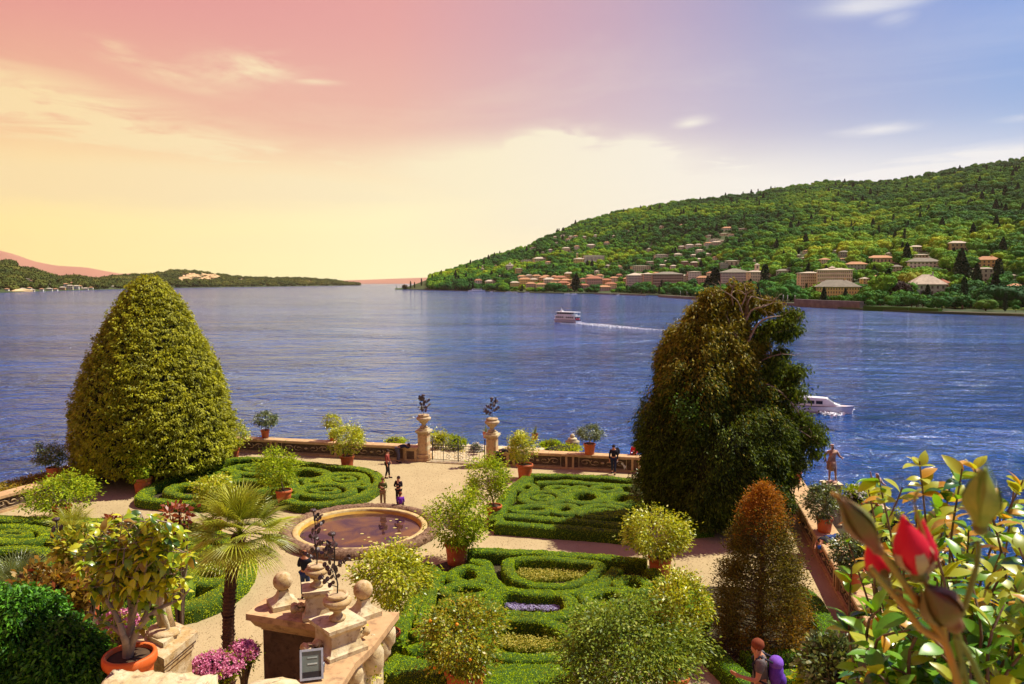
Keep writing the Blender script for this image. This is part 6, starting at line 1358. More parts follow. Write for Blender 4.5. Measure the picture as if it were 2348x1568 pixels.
MB().box((-Lf*.04, 0, 4.1*s), (Lf*.86, Bf*.98, .25*s)).build('upper_deck_floor', M['white'], t)
MB().box((-Lf*.02, 0, 4.7*s), (Lf*.62, Bf*.88, .9*s)).build('upper_deck_rail', M['white'], t)
MB().box((Lf*.05, 0, 5.4*s), (Lf*.48, Bf*.78, 1.6*s)).build('upper_deck_glazing', M['glass'], t)
MB().box((-Lf*.06, 0, 6.45*s), (Lf*.78, Bf*.98, .28*s)).build('roof', M['white'], t)
MB().box((Lf*.27, 0, 5.3*s), (Lf*.08, Bf*.7, 2.0*s)).build('wheelhouse', M['white'], t)
for i in range(9):
    for sg in (-1, 1):
        if i != 4: MB().box((Lf*(-.36+.08*i), sg*(Bf*.43+.02), 3.2*s), (Lf*.055, .06, .95*s)).build('window', M['glass'], t)
for sg in (-.28, 0, .28): MB().box((-Lf*.44-.02, Bf*sg, 3.1*s), (.08, Bf*.18, 1.1*s)).build('stern_window', M['glass'], t)
for sg in (-.17, .17): MB().box((-Lf*.455, Bf*sg, 2.2*s), (.3, Bf*.2, .9*s)).build('stern_panel', M['red'], t)
for i in range(7):
    for sg in (-1, 1): MB().tube([(Lf*(-.43+.1*i), sg*Bf*.46, 4.2*s), (Lf*(-.43+.1*i), sg*Bf*.46, 6.35*s)], .07*s, 4).build('post', M['white'], t)
MB().tube([(Lf*.2, 0, 6.5*s), (Lf*.19, 0, 9.2*s)], .09*s, 5).box((Lf*.19, 0, 8.0*s), (.15*s, 2*s, .12*s)).box((Lf*.185, 0, 6.95*s), (1.6*s, 1.2*s, .7*s)).build('mast', M['white'], t)
MB().box((Lf*.17, 0, 9.3*s), (.7*s, .05, .45*s)).build('flag', M['navy'], t)
def foam(name, lab, pts, wids, dens, hh=.12, cat='foam'):
    pp = smoothline([G(x, y, WZ) for x, y in pts], False, 1.0); n = len(pp); ww = np.interp(np.linspace(0, 1, n), np.linspace(0, 1, len(wids)), wids)
    tg = unit(np.gradient(pp, axis=0)); nr = np.stack([-tg[:, 1], tg[:, 0], 0*tg[:, 0]], 1)
    m_ = int((ww*np.linalg.norm(np.gradient(pp, axis=0), axis=1)).sum()*dens); i = rng.choice(n, m_, p=ww/ww.sum()); 
    P = pp[i]+nr[i]*(rng.uniform(-.5, .5, m_)*ww[i])[:, None]+tg[i]*rng.uniform(-.6, .6, (m_, 1)); P[:, 2] += .03+hh*rng.random(m_)
    D = np.concatenate([rng.normal(size=(m_, 2)), rng.normal(size=(m_, 1))*.12], 1)
    tag(link(name, leafmesh(name, P, D, .9 if dens < 3 else .55, .5 if dens < 3 else .32, M['foam'], fold=.12)), lab, cat, kind='stuff')
foam('wake_foam', 'white foam wake trailing right behind the ferry', [(1322, 740), (1350, 743), (1400, 748), (1460, 753), (1520, 757)], [4, 11, 10, 6, 2.5], 5.5)
foam('bow_foam', 'foam along the ferry hull', [(1272, 737), (1290, 741), (1318, 743)], [.6, .8, 1.6], 5)
p = G(1874, 944, WZ); k = proj(p)[2]/F; t = thing('motor_launch', 'white covered motor launch speeding right beyond the ragged tree', 'motor boat', p, R(-24)); s = k*110/10.5
s = 1.0; Lb_ = 10.4; hull(Lb_, 2.9, 1.0, M['hullshade'], t, sheer=.35); hull(Lb_*1.004, 2.98, .2, M['navy'], t, 'rubbing_strake', .4, .92)
b = MB(); P = []
for x, w, z0, z1 in ((-4.2, 1.15, 1.0, 2.3), (-1.2, 1.2, 1.0, 2.45), (1.3, 1.1, 1.05, 2.4), (2.7, .95, 1.1, 1.5), (3.4, .7, 1.15, 1.3)): P += [(x, -w, z0), (x, -w*.86, z1), (x, w*.86, z1), (x, w, z0)]
b.add(P, [[4*i+j, 4*i+4+j, 4*i+4+(j+1) % 4, 4*i+(j+1) % 4] for i in range(4) for j in range(4)]+[[0, 1, 2, 3], [16, 19, 18, 17]]); b.build('cabin', M['white'], t)
for i in range(4):
    for sg in (-1, 1):
        x = -3.5+1.25*i; MB().box((x, sg*1.09, 1.72), (1.0, .14, .52)).build('window', M['glass'], t)
ax = np.array([nrm2([1.4, 0, -.9]), [0, 1, 0], nrm2([.9, 0, 1.4])])
for sg in (-1, 1): MB().box((2.0, sg*.42, 1.99), (1.1, .62, .05), ax).build('windscreen', M['glass'] if sg > 0 else M['silver'], t)
MB().box((3.6, 0, 1.22), (1.9, 1.1, .06)).build('foredeck', surf('pinkish_deck', (.6, .5, .45), (.55, .45, .4), 3, .5), t)
MB().tube([(-3.8, -.7, 2.4), (-3.7, -.7, 2.65), (-1.5, -.7, 2.75), (-1.3, -.7, 2.5)], .03, 5).tube([(-3.8, .7, 2.4), (-3.7, .7, 2.65), (-1.5, .7, 2.75), (-1.3, .7, 2.5)], .03, 5).tube([(1.0, .2, 2.45), (2.0, .2, 2.8)], .04, 5).build('roof_rail', M['silver'], t)
foam('spray', 'white bow spray and wash around the motor launch', [(1845, 915), (1860, 935), (1885, 948), (1908, 952), (1935, 944), (1950, 941)], [3, 2.6, 2.2, 1.6, 2.4, .9], 16, .3)
foam('wash_foam', 'white wash behind the motor launch seen through the ragged tree', [(1700, 880), (1780, 905), (1850, 925)], [3, 4, 3], 5, .15)
# moored boats and quay of the far town
def smallboat(px, py, w, lab, grp=None):
    p = G(px, py, WZ); k = proj(p)[2]/F; t = thing('moored_boat', lab, 'boat', p, rnd.uniform(-.2, .2), grp); L = w*k; hull(L, L*.22, L*.08, M['white'], t); MB().box((0, 0, L*.12), (L*.6, L*.17, L*.09)).build('cabin', M['white'], t); MB().box((0, -L*.087, L*.13), (L*.5, .1, L*.035)).build('window_strip', M['glass'], t)
smallboat(1093, 668.5, 38, 'long white passenger boat moored at the left of the far town')
for x, y in ((1166, 670.5), (1180, 671), (1130, 669), (1208, 671.5), (1300, 674), (1316, 674), (1396, 675), (1420, 676), (1980, 711)): smallboat(x, y, 14 if x < 1900 else 8, 'little white boat moored off the far town', 'little white boats moored off the far town')
M['quay'] = surf('quay_wall', (.12, .10, .09), (.2, .17, .14), .2, .9)
def quay(pts, h, lab, mat='quay', dep=4, name='quay_wall', cat='quay'):
    P = [G(x, y, WZ) for x, y in pts]; m = MB()
    for a, b in zip(P[:-1], P[1:]):
        d = nrm2(b-a); n_ = np.array([-d[1], d[0], 0]); L = np.linalg.norm(b-a); m.box((a+b)/2+n_*dep/2+[0, 0, h/2-1], (L+.2, dep, h+2), np.array([d, n_, [0, 0, 1]]))
    c = P[0]; t = m.build(name, M[mat], None, True); tag(t, lab, cat)
quay([(1363, 674.5), (1420, 676), (1480, 678.5)], 2.2, 'dark quay wall below the lilac hotel')
quay([(1508, 681), (1580, 686), (1700, 692)], 3.2, 'dark quay wall below the brown hotel')
quay([(1720, 697), (1820, 701)], 2.5, 'low dark quay wall left of the high lake wall')
quay([(1820, 702), (1880, 706), (1970, 710)], 6.5, 'high grey lake wall in front of the long yellow villa')
M['shorehedge'] = farleaf('shore_hedge_leaf', [(0, (.03, .09, .006)), (1, (.10, .2, .01))])
quay([(1978, 712), (2040, 714.5), (2080, 716)], 3.6, 'clipped green shore hedge below the copper leaved tree', 'shorehedge', 5, 'shore_hedge', 'hedge')
quay([(2084, 716.3), (2150, 718.5)], 3.4, 'clipped green shore hedge below the pale green villa', 'shorehedge', 5, 'shore_hedge', 'hedge')
quay([(2160, 719), (2250, 722), (2360, 724.5)], 1.6, 'low dark shore bank under the park trees at the right')
MBq = MB(); P = [HR.pt(x, .02) for x in np.linspace(2160, 2420, 14)]+[HR.pt(x, .05) for x in np.linspace(2420, 2160, 14)]
MBq.add([(q[0], q[1], q[2]+.35) for q in P], [list(range(len(P)))]); tag(MBq.build('shore_lawn', M['meadow']), kind='structure')
for i in range(60):
    x = 1000+750*rnd.random(); y_ = interp(shoreR, x)-rnd.uniform(.6, 2.2); p = HR.at(x, y_); 
    o = link('parasol', None) if False else None
lampm = MB().tube([(0, 0, 0), (0, 0, 7)], .18, 5).ball((0, 0, 7.2), .5, 6, 4).mesh('lamp_post', M['white'])
for x in (1768, 1780, 1796, 1806, 1823, 1575, 1560, 1700, 1380, 1345, 1260, 1205, 1155):
    p = HR.at(x, interp(shoreR, x)-2.5); o = link('lamp_post', lampm, None, (p[0], p[1], p[2])); tag(o, 'white lamp post on the far lakeside promenade', 'lamp post', 'white lamp posts on the far promenade')

# ------------------------------------------------------------------ plants beyond the walls
def bush(lab, px, py, rx, ry, y, mat, n, ls, name='shrub', cat='shrub', tint=None, stem=None, core=.7, clumps=40, zb=None, flowers_=None, fm=None):
    c = PY(px, py, y); k = proj(c)[2]/F; r3 = np.array([rx*k, rx*k*.8, ry*k]); base = np.array([c[0], c[1], c[2]-r3[2]*.9 if zb is None else zb]); t = thing(name, lab, cat, base)
    P, D, tips = crown_pts(n, r3, clumps); cc = c-base
    link('foliage', leafmesh('foliage', P+cc, D+rng.normal(size=P.shape)*.5, ls, ls*.5, M[mat] if isinstance(mat, str) else mat, tint, fold=.2, droop=.1), t)
    b = MB()
    for e in tips[::3]: b.tube([(0, 0, -.1), cc*.5+e*.25, cc+e*.95], [.03, .02, .008], 4, cap=False)
    b.build('stems', M['bark'], t)
    if core: MB().ball(cc, 1, 12, 8, tuple(r3*core), .08).build('dark_core', M['dark_in'], t)  # solid dark core added so the shrub does not look hollow
    if flowers_:
        d = sph(flowers_); d[:, 2] = np.abs(d[:, 2]); d[:, 1] -= .4; Pf = cc+unit(d)*r3*rng.uniform(.85, 1.08, (flowers_, 1)); P5 = np.repeat(Pf, 9, 0)+rng.normal(size=(flowers_*9, 3))*ls*.22
        link('blossom', leafmesh('blossom', P5, rng.normal(size=P5.shape)+[0, -.2, .3], ls*.62, ls*.5, fm, None, fold=.2), t)
    return t
bush('green flowering shrub seen through the gap left of the iron gate', 1008, 1006, 26, 20, 51.5, 'citrus_y', 900, .16, zb=-1.6, core=.5); bush('green shrub beyond the right half of the iron gate', 1047, 1014, 20, 18, 51, 'citrus', 700, .16, zb=-1.6, core=.5)
bush('white flowering shrub in a dark pot right inside the iron gate', 1092, 1032, 16, 16, 50.5, 'citrus_d', 500, .14, zb=-.1, core=.5, flowers_=60, fm=M['white_f'])
bush('low yellow green shrub behind the wall left of the gate', 905, 1012, 26, 10, 54, 'box_yel', 800, .14, zb=-1.6)
bush('yellow flowers and leaves seen through the gate bars', 1015, 1043, 26, 12, 51, 'citrus_y', 700, .14, zb=-.1, core=0, flowers_=40, fm=M['yel_f'])
bush('yellow flowers seen through the right half of the gate', 1060, 1046, 24, 12, 50.6, 'citrus_y', 600, .14, zb=-.1, core=0, flowers_=40, fm=M['yel_f'])
bush('low bright green planting behind the wall right of the yucca', 1262, 1018, 24, 12, 53, 'box', 1000, .15, zb=-1.6); 
bush('long low green planting behind the back wall', 1285, 1026, 60, 7, 52.5, 'box_yel', 1200, .14, zb=-1.6)
bush('white flowering shrub beside the pedestal of the reddish statue', 1962, 1138, 36, 26, 36.5, 'citrus', 1500, .14, zb=-1.6, flowers_=30, fm=M['white_f'], core=.6)
bush('red flowering shrub beyond the long right wall', 1990, 1170, 26, 18, 33, 'citrus_d', 900, .13, zb=-1.6, flowers_=26, fm=M['red_f'], core=.6)
bush('yellow green shrub below the long right wall', 2050, 1200, 40, 30, 31, 'box_yel', 1500, .13, zb=-1.6); bush('dark shrub below the long right wall behind the rosebuds', 2040, 1260, 50, 45, 28, 'citrus_d', 1800, .13, zb=-1.6)
p = PY(1312, 1008, 53.5); t = thing('stone_finial', 'small stepped stone finial with a ball rising behind the back wall', 'finial', [p[0], p[1], -1.6]); zz = p[2]+1.6
MB().lathe([(.5, 0), (.5, zz-.15), (.52, zz-.1), (.30, zz+.0), (.34, zz+.05), (.30, zz+.12), (.1, zz+.16)], (0, 0, 0), 16).ball((0, 0, zz+.27), .17, 12, 8).build('finial_body', M['stone_pale'], t)
# border planting outside the left wall
P = np.concatenate([lwB*u+lwA*(1-u)+nL*rng.uniform(.7, 2.4)+np.array([0, 0, 0]) for u in rng.uniform(-2.2, 1.35, 9000)]).reshape(-1, 3); P[:, 2] = WH*.78+.12*vnoise(P[:, 0], P[:, 1], 3)*.5+rng.random(len(P))*.1
tag(link('border_plants', leafmesh('border_plants', P, rng.normal(size=P.shape)+[0, 0, .7], .13, .07, leafmat('border_leaf', (.12, .13, .01), (.5, .33, .03), .3))), 'low yellow and green planting along the outside of the left wall', 'ground cover', kind='stuff')
solid('planting_bed', [lE+nL*.62, cBL+nL*.62, cBL+nL*2.6, lE+nL*2.6], -1.7, WH*.74, M['bed_soil'])
# outer railing and dark wall at the lake side, far right
q0 = PY(1838, 1116, 42); q1 = PY(1905, 1118, 42); tag(MB().box(((q0+q1)/2)-[0, 0, .5], (np.linalg.norm(q1-q0), .4, 1.0)).build('lakeside_wall', M['stone_dark'], None, True), 'short dark wall at the lake edge left of the reddish statue', 'wall')

# ------------------------------------------------------------------ lower left foreground
M['yew'] = leafmat('yew_leaf', (.014, .06, .008), (.11, .32, .015), .2, .5, .25, third=(.16, .40, .03))
c = PY(60, 1560, 8.8); k = proj(c)[2]/F; t = thing('dark_bush', 'dense dark green bush filling the lower left corner', 'bush', [c[0], c[1], 4.8]); r0 = np.array([t.location.x, t.location.y, 4.8])
Ps = []; Ds = []; m = MB()
for (x, y, rx, ry, yy) in [(40, 1560, 130, 200, 8.8), (150, 1570, 95, 130, 8.6), (20, 1460, 80, 110, 9.1), (110, 1500, 90, 90, 8.9), (215, 1590, 40, 60, 8.4)]:
    cc = PY(x, y, yy)-r0; r3 = np.array([rx*k, rx*k*.8, ry*k]); n = int(rx*ry*.16); d = sph(n); 
    cl = cc+d*r3*(1+.05*vnoise(d[:, 0]*6, d[:, 2]*6, x)*1.3)[:, None]+rng.normal(size=(n, 3))*.03; q = 12; Ps.append(np.repeat(cl, q, 0)+rng.normal(size=(n*q, 3))*.034); Ds.append(np.repeat(d*[1, 1, .4], q, 0)-[0, 0, .25]+rng.normal(size=(n*q, 3))*.55); m.ball(cc, 1, 14, 10, tuple(r3*.93), .02)
P = np.concatenate(Ps); D = np.concatenate(Ds); k_ = P[:, 2] > .05; m.build('dark_core', M['dark_in'], t); link('foliage', leafmesh('foliage', P[k_], D[k_], .065, .032, M['yew'], np.clip(rng.random(k_.sum())**1.4, 0, 1), fold=.15, droop=.3), t)  # solid dark balls added as a core under the leaves
M['bronze'] = leafmat('bronze_leaf', (.10, .06, .01), (.38, .24, .03), .35, .4, .4, third=(.35, .08, .03)); M['redleaf'] = leafmat('red_young_leaf', (.16, .03, .015), (.34, .08, .03), .35, .4, .4)
bush('bronze and olive leaved shrub behind the dark bush at the left', 118, 1360, 85, 66, 10.2, 'bronze', 3000, .11, zb=4.8, core=.55, clumps=60)
bush('olive shrub between the small palm and the lemon tree', 190, 1270, 70, 55, 11.4, 'citrus_b', 1900, .11, zb=4.8, core=.4)
bush('red tipped shrub rising behind the left side of the lemon tree', 262, 1212, 34, 26, 11.0, 'redleaf', 150, .11, zb=4.8, core=0); bush('red tipped shrub rising behind the right side of the lemon tree', 404, 1180, 40, 26, 11.0, 'redleaf', 120, .11, zb=4.8, core=0)
bush('pink flowers in a bed just behind the big terracotta pot', 275, 1432, 46, 30, 10.9, 'citrus_y', 700, .06, zb=4.8, core=0, flowers_=120, fm=M['pink_f'])
# metal rose at the left
p = PY(134, 1300, 12.0); t_ = urn(p-[0, 0, .55], .8, 'old stone urn hidden in the shrubs at the left', 'dark metal rose plant among the shrubs at the left', .95, M['stone_dirty'], 21)
pl('urn_support', p[0]-.3, p[0]+.3, p[1]-.3, p[1]+.3, 0, p[2]-.55)
# petunias
for (x, y, rx, ry, yy, fm, lab) in [(497, 1532, 58, 34, 10.7, 'pink_f', 'large heap of pink and mauve petunias left of the dark parapet'), (558, 1502, 34, 32, 11.0, 'pink_f', 'smaller heap of pink petunias touching the dark parapet')]:
    bush(lab, x, y, rx, ry, yy, 'citrus', 1500, .05, name='petunias', cat='flowers', zb=4.9, core=.8, flowers_=330, fm=M[fm])
    p = PY(x, y+40, yy); t = thing('flower_pot', 'terracotta pot under the '+lab.split(' left')[0].split(' touching')[0], 'flower pot', [p[0], p[1], 4.8]); pot(t, .2, .3)
q = PY(530, 1500, 10.8)
# big terracotta pot with lemon tree
ZR = 6.98; pc_ = PY(297, 1497, 8.5); rw = 57*proj(pc_)[2]/F; t = thing('lemon_tree', 'big leafy lemon tree in a large orange terracotta pot at the lower left', 'potted tree', [pc_[0], pc_[1], pc_[2]-.62]); zt = .62
M['terra2'] = surf('bright_terracotta', (.68, .13, .02), (.56, .10, .015), 2, .6, 6, .4, .65, (.7, .22, .08), 6, .2, .004)
prof = [(0, 0), (rw*.68, 0), (rw*.72, .03), (rw*.86, .40), (rw*.88, .46), (rw*.91, .49), (rw*1.0, .51), (rw*1.03, .55), (rw*1.02, .60), (rw*.98, .62), (rw*.86, .62), (rw*.84, .56)]
MB().lathe(prof, (0, 0, 0), 40).build('pot', M['terra2'], t); MB().lathe([(rw*.85, .57), (rw*.5, .575), (0, .58)], (0, 0, 0), 24, jit=.03).build('soil', M['soil'], t)
MB().tube([(rw*.84*math.cos(a), rw*.84*math.sin(a), .33+.03*math.sin(q)) for q, a in enumerate(np.linspace(-1.9, -1.3, 9))], .012, 5).build('pot_relief', M['terra2'], t)
pl('pot_support', pc_[0]-.6, pc_[0]+.6, 8.05, 8.78, 4.8, pc_[2]-.622, M['stone'])
def LW(x, y, dy): return PY(x, y, pc_[1]+dy)-np.array(t.location)
br = MB(); twigs = []; root = LW(293, 1512, 0); root[2] = .57
mains = [[(292, 1508), (290, 1480), (284, 1460), (270, 1420), (240, 1370), (205, 1320)], [(292, 1508), (296, 1470), (300, 1440), (300, 1390), (290, 1330), (280, 1270)], [(293, 1508), (306, 1465), (330, 1425), (365, 1395), (410, 1375), (435, 1350)], [(306, 1465), (318, 1440), (345, 1380), (365, 1320), (385, 1260)], [(284, 1460), (262, 1440), (235, 1425), (205, 1400)], [(300, 1430), (320, 1370), (335, 1300), (335, 1240)], [(330, 1425), (380, 1385), (420, 1330), (430, 1280)]]
for i, mm in enumerate(mains):
    dy = [-.15, .1, -.1, .25, .2, -.25, .2][i]; pp = smoothline([LW(x, y, dy*min(1, j/2)) for j, (x, y) in enumerate(mm)], False, .05); r0_ = .055 if i in (0, 1, 2) else .028; br.tube(pp, np.linspace(r0_, .009, len(pp)), 7); twigs.append(pp)
for i in range(170):
    a, b = None, None; pp = twigs[i % len(twigs)]; j = rnd.randrange(len(pp)//3, len(pp)); a = pp[j]; ang = rnd.uniform(0, 6.28); u = rnd.random()**.5
    tx, ty = 305+140*u*math.cos(ang), 1282+112*u*math.sin(ang); b = LW(tx, ty, rnd.uniform(-.5, .5)); pts = smoothline([a, a*.5+b*.5+rng.normal(size=3)*.04, b], False, .06); br.tube(pts, np.linspace(.009, .004, len(pts)), 4, cap=False); twigs.append(pts)
br.build('trunk', M['bark_grey'], t)
def bigleaf(L, Wd, curl=.25, fold=.22, nu=5, tip=1.0, mat=None, nm='leaf'):
    P = []; fs = []
    for i in range(nu+1):
        u = i/nu; w = Wd*.5*math.sin(math.pi*min(1, u**.85*.98+.02))**.8*(1 if u < .9 else .6); 
        if i in (0, nu): w = Wd*.02
        z = -curl*L*u*u+.05*L*math.sin(u*3); P += [(-w, L*u, z+fold*w), (0, L*u, z), (w, L*u, z+fold*w)]
    for i in range(nu):
        for e in (0, 1): fs.append((3*i+e, 3*i+e+1, 3*i+e+4, 3*i+e+3))
    m = MB(); m.add(P, fs, True); return m.mesh(nm, mat)
def leaf_variants(specs, L, Wd, **k):
    o = []
    for mt in specs:
        for q in range(2): o.append(bigleaf(L, Wd, rnd.uniform(.1, .4), rnd.uniform(.15, .4), mat=mt, **k))
    return o
def leafshade(name, c, c2, trans=.35, rough=.3, spec=.6):
    m, N = newmat(name); oi = N.n('ShaderNodeObjectInfo'); tcx = N.n('ShaderNodeTexCoord'); nn = N.noise(14, 3, .5, tcx.outputs['Object'])
    f = N.math('ADD', N.math('MULTIPLY', oi.outputs['Random'], .7), N.math('MULTIPLY', nn, .4)); c_ = N.mix(f, (*c, 1), (*c2, 1)); p = pbsdf(N, c_, rough, spec); tr = N.n('ShaderNodeBsdfTranslucent'); N.l(N.mix(1, c_, (1.6, 1.4, .5, 1), 'MULTIPLY'), tr.inputs[0]); mx = N.n('ShaderNodeMixShader'); mx.inputs[0].default_value = trans; N.l(p.outputs[0], mx.inputs[1]); N.l(tr.outputs[0], mx.inputs[2]); outp(N, mx.outputs[0]); return m
LG = [leafshade('lemon_green', (.10, .22, .012), (.36, .46, .02)), leafshade('lemon_lime', (.34, .40, .015), (.62, .60, .03)), leafshade('lemon_dark', (.03, .08, .012), (.09, .18, .015)), leafshade('lemon_bronze', (.16, .12, .015), (.34, .2, .03))]
def place_leaves(t, twigs, varis, per, size, nobj, start=.3, spread=.9, name='leaf', topbias=None, stuffname='foliage', down=.15):
    items = []
    for pp in twigs:
        n = len(pp)
        if n < 4: continue
        for j in range(per):
            i = rnd.randrange(int(n*start), n-1) if j else n-2; b = pp[i]; tg = nrm2(pp[min(i+1, n-1)]-pp[i-1]); a = rnd.uniform(0, 6.28); u = nrm2(np.cross(tg, [.1, .2, 1])); w = np.cross(tg, u)
            d = nrm2(tg*rnd.uniform(.1, .8)+(u*math.cos(a)+w*math.sin(a))*spread+np.array([0, 0, -down+.25*rnd.random()])); up_ = nrm2(np.array([rnd.uniform(-.5, .5), rnd.uniform(-.6, .3), 1.])); x = nrm2(np.cross(d, up_)); z = np.cross(x, d)
            items.append((b, x, d, z, size*rnd.uniform(.65, 1.15)))
    base = np.array(t.location); rnd.shuffle(items)
    items.sort(key=lambda it: np.linalg.norm(base+it[0]-CAM)-rnd.random()*.8)
    vs = []; fs = []; 
    joined = {}
    for q, (b, x, d, z, s_) in enumerate(items):
        me = rnd.choices(varis[0], varis[1])[0] if topbias is None else topbias(b)
        if q < nobj:
            o = link(name, me, t); o.matrix_local = Matrix(((x[0]*s_, d[0]*s_, z[0]*s_, b[0]), (x[1]*s_, d[1]*s_, z[1]*s_, b[1]), (x[2]*s_, d[2]*s_, z[2]*s_, b[2]), (0, 0, 0, 1)))
        else: joined.setdefault(me.materials[0].name, (me.materials[0], MB()))[1].add([b+x*v.co.x*s_+d*v.co.y*s_+z*v.co.z*s_ for v in me.vertices], [list(p_.vertices) for p_ in me.polygons], True)
    for kx, (mt, m) in joined.items(): tag(m.build(stuffname, mt, t), kind='stuff')
va = leaf_variants(LG, 1, .5); wts = [3, 3, 4, 4, 1.5, 1.5, 1, 1]
place_leaves(t, twigs, (va, wts), 15, .135, 290, .35)
# rough pale stone edge at the bottom
a, b = PY(248, 1549, 7.7), PY(482, 1560, 7.7); m = MB(); nn_ = 26; V = []
for i in range(nn_+1):
    u = i/nn_; c = a*(1-u)+b*u
    for (dy, dz) in ((-.3, -2.4), (-.3, -.06), (-.1, .0), (.08, .005), (.2, -.05), (.2, -2.4)): V.append(c+[0, dy+rnd.uniform(-.02, .02), dz+rnd.uniform(-.025, .02)])
m.add(V, [[6*i+j, 6*i+6+j, 6*i+7+j, 6*i+1+j] for i in range(nn_) for j in range(5)]+[[0, 1, 2, 3, 4, 5], [6*nn_+5-j for j in range(6)]], True); tag(m.build('rough_wall', M['stone_pale'], None, True), 'rough pale stone wall top at the bottom edge in front of the big pot', 'wall')

# ------------------------------------------------------------------ camellia at the right, close to the camera
t = thing('camellia_bush', 'large glossy leaved camellia bush filling the lower right, close to the camera', 'bush', (2.2, 2.6, 9.2)); base = np.array(t.location)
CB = lambda x, y, Yd: PY(x, y, Yd)-base
CG = [leafshade('camellia_green', (.05, .19, .012), (.18, .38, .02), .34, .35, .45), leafshade('camellia_lime', (.22, .30, .012), (.42, .45, .03), .38, .35, .45), leafshade('camellia_amber', (.42, .20, .012), (.62, .36, .03), .4, .3, .6), leafshade('camellia_deep', (.02, .08, .012), (.05, .16, .015), .25, .2, .8)]
shoots = []; br = MB()
topx = [(1900, 1500), (1935, 1330), (1960, 1170), (1990, 1105), (2020, 1130), (2060, 1110), (2105, 1065), (2140, 1080), (2170, 1110), (2205, 1072), (2240, 1090), (2290, 1110), (2347, 1120), (2450, 1100)]
tipsp = [(1965, 1165), (1990, 1120), (2013, 1090), (2068, 1118), (2108, 1058), (2128, 1110), (2150, 1150), (2180, 1100), (2205, 1075), (2230, 1062), (2260, 1130), (2290, 1150), (2325, 1115), (2345, 1100), (1940, 1230), (1952, 1300), (1985, 1250), (2030, 1200), (2060, 1280), (2100, 1190)]
for i in range(225):
    if i < len(tipsp): tx, ty = tipsp[i]; Yd = rnd.uniform(2.1, 2.7)
    else:
        ty = rnd.uniform(1190, 1640); lo_ = np.interp(ty, [1190, 1300, 1400, 1500, 1640], [1990, 2000, 2010, 1955, 1880]); tx = rnd.uniform(lo_, 2440); Yd = rnd.uniform(1.75, 3.1)
        if ty < 1330 and rnd.random() < .45: continue
    tip = CB(tx, ty, Yd); bx = 2120+(tx-2120)*.55+rnd.uniform(-50, 80); bs = CB(bx, 1700, Yd*1.0+rnd.uniform(-.1, .25)); mid_ = bs*.45+tip*.55+np.array([rnd.uniform(-.07, .07), rnd.uniform(-.1, .1), .04])
    pp = smoothline([bs, mid_, tip], False, .035); br.tube(pp, np.linspace(.007, .0025, len(pp)), 5, cap=False); n = len(pp); shoots.append(pp[max(0, n-int((.26+.22*rnd.random())/.035)):])
br.build('stems', M['bark'], t)
vc = leaf_variants(CG, 1, .52)
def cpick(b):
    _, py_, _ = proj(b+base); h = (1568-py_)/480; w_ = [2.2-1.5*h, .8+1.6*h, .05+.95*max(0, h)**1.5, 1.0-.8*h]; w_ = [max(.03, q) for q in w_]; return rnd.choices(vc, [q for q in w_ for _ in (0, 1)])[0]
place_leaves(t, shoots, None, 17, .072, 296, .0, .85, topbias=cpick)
# finer leaved shrub under it
t = bush('small leaved shrub between the camellia and the box hedges', 1925, 1535, 85, 75, 7.5, 'citrus_d', 5200, .07, zb=5.6, core=.5, clumps=70); bush('light small leaved shrub at the left foot of the camellia', 1890, 1560, 60, 55, 8.0, 'citrus', 2200, .07, zb=5.6, core=0, clumps=50)
# ------------------------------------------------------------------ rosebuds in front of the lens, out of focus
t = thing('rose_stems', 'red and green rosebuds on orange stems very close to the camera, out of focus', 'rose', PY(2200, 1600, .5)); rb = np.array(t.location)
M['rose_red'] = leafmat('rose_petal', (.62, .008, .03), (.8, .02, .05), .3, .5, .3, tc=(1.2, .5, .6, 1)); M['rose_green'] = surf('rose_sepal', (.10, .15, .015), (.16, .05, .02), 40, .5, bstr=0); M['rose_stem'] = surf('rose_stem', (.40, .16, .02), (.22, .2, .03), 25, .5, bstr=0); M['rose_stem2'] = surf('rose_stem_green', (.10, .15, .02), (.2, .2, .03), 25, .5, bstr=0); M['rose_pale'] = surf('rose_sepal_pale', (.35, .36, .14), (.4, .2, .12), 60, .5, bstr=0)
def RB(x, y, Yd=.46): return PY(x, y, Yd)-rb
def stem(pts, r, mat='rose_stem', Yd=.46): pp = smoothline([RB(x, y, Yd) for x, y in pts], False, .004); MB().tube(pp, np.linspace(r, r*.75, len(pp)), 8).build('stem', M[mat], t)
px1 = .46/F*1.02
M['rose_bright'] = surf('rose_sepal_green', (.16, .24, .02), (.30, .33, .04), 60, .5, bstr=0)
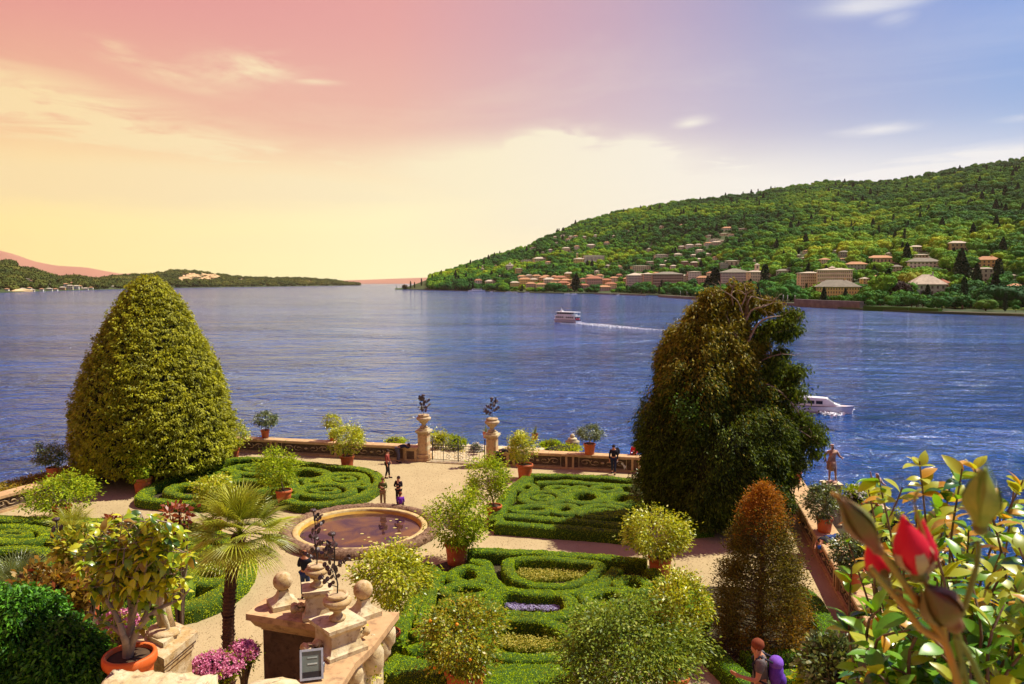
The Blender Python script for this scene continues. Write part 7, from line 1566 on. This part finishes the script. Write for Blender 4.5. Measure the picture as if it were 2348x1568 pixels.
def bud(base_, tip_, wpx, red=0, Yd=.46, mat='rose_green', open_=False):
    a = RB(*base_, Yd); b = RB(*tip_, Yd); L = np.linalg.norm(b-a); ax_ = (b-a)/L; r = wpx*px1*Yd/.46/2; prof = [(0, .25), (.1, .42), (.18, .5), (.26, .62), (.38, .95), (.5, 1.0), (.64, .82), (.8, .45), (.92, .2), (1, .05)]
    m = MB(); m.tube([a+ax_*L*u for u, _ in prof], [r*q for _, q in prof], 14); m.build('bud', M['rose_red'] if red else M[mat], t)
    m = MB(); u0 = nrm2(np.cross(ax_, [0, 1, .1])); w0 = np.cross(ax_, u0)
    for k_ in range(5):
        an = k_*1.2566+.3; P = []; dirn = u0*math.cos(an)+w0*math.sin(an); tan_ = -u0*math.sin(an)+w0*math.cos(an)
        for (u, q), wd in zip(prof[2:], [.5, .62, .62, .55, .4, .25, .12, .04]): fl = 1.06+(.25*max(0, u-.5) if red else 0); wd *= .62 if red else 1; c = a+ax_*L*(u*(1.12 if not red else .8))+dirn*r*q*fl; P += [c-tan_*r*wd*q, c+dirn*r*.04, c+tan_*r*wd*q]
        n_ = len(P)//3; m.add(P, [(3*i+e, 3*i+e+1, 3*i+e+4, 3*i+e+3) for i in range(n_-1) for e in (0, 1)], True)
    m.build('sepals', M[mat], t)
    MB().ball(a+ax_*L*.1, r*.5, 10, 7, (1, 1, 1)).build('hip', M['rose_green'], t)
stem([(2240, 1700), (2195, 1560), (2165, 1470), (2130, 1420), (2060, 1320), (2010, 1250)], .0028); stem([(2165, 1470), (2110, 1440), (2080, 1400), (2020, 1330), (1995, 1300)], .0024); stem([(2240, 1700), (2215, 1560), (2190, 1450), (2215, 1380), (2240, 1290), (2243, 1240)], .0022, 'rose_stem2')
stem([(2165, 1470), (2150, 1400), (2125, 1345), (2112, 1320)], .0024); stem([(2195, 1560), (2205, 1500), (2190, 1430)], .0022, 'rose_stem2'); stem([(2300, 1700), (2262, 1600), (2225, 1510), (2190, 1460)], .0026, 'rose_stem2')
bud((2246, 1225), (2256, 1070), 70, mat='rose_bright'); bud((2020, 1270), (1925, 1140), 58, mat='rose_green', Yd=.44)
bud((2108, 1330), (2068, 1180), 80, red=1, mat='rose_pale'); bud((2114, 1335), (2116, 1190), 64, red=1, mat='rose_pale', Yd=.47); bud((2035, 1345), (1985, 1240), 56, red=1, Yd=.48); bud((2195, 1440), (2120, 1345), 84, mat='rose_green', Yd=.45)
for pts in ([(2150, 1400), (2110, 1370), (2050, 1352)], [(1925, 1145), (1915, 1135), (1905, 1130)], [(2060, 1365), (2085, 1385), (2105, 1395)], [(2175, 1500), (2190, 1545), (2215, 1560)], [(2120, 1240), (2095, 1150), (2110, 1120)]): stem(pts, .0013)

# ------------------------------------------------------------------ air
m = MB(); m.box((0, 8500, 544), (28000, 21000, 1112)); m.v = [(v[0], v[1], v[2]) for v in m.v]
hz, N = newmat('haze_air'); hz.node_tree.nodes.clear(); pv_ = N.n('ShaderNodeVolumePrincipled'); pv_.inputs['Density'].default_value = 1.6e-5; pv_.inputs['Color'].default_value = (1, .80, .62, 1); pv_.inputs['Anisotropy'].default_value = .2
o = N.n('ShaderNodeOutputMaterial'); N.l(pv_.outputs[0], o.inputs[1])
o = m.build('haze', hz); tag(o, 'thin warm haze over the whole lake', 'haze', kind='stuff')
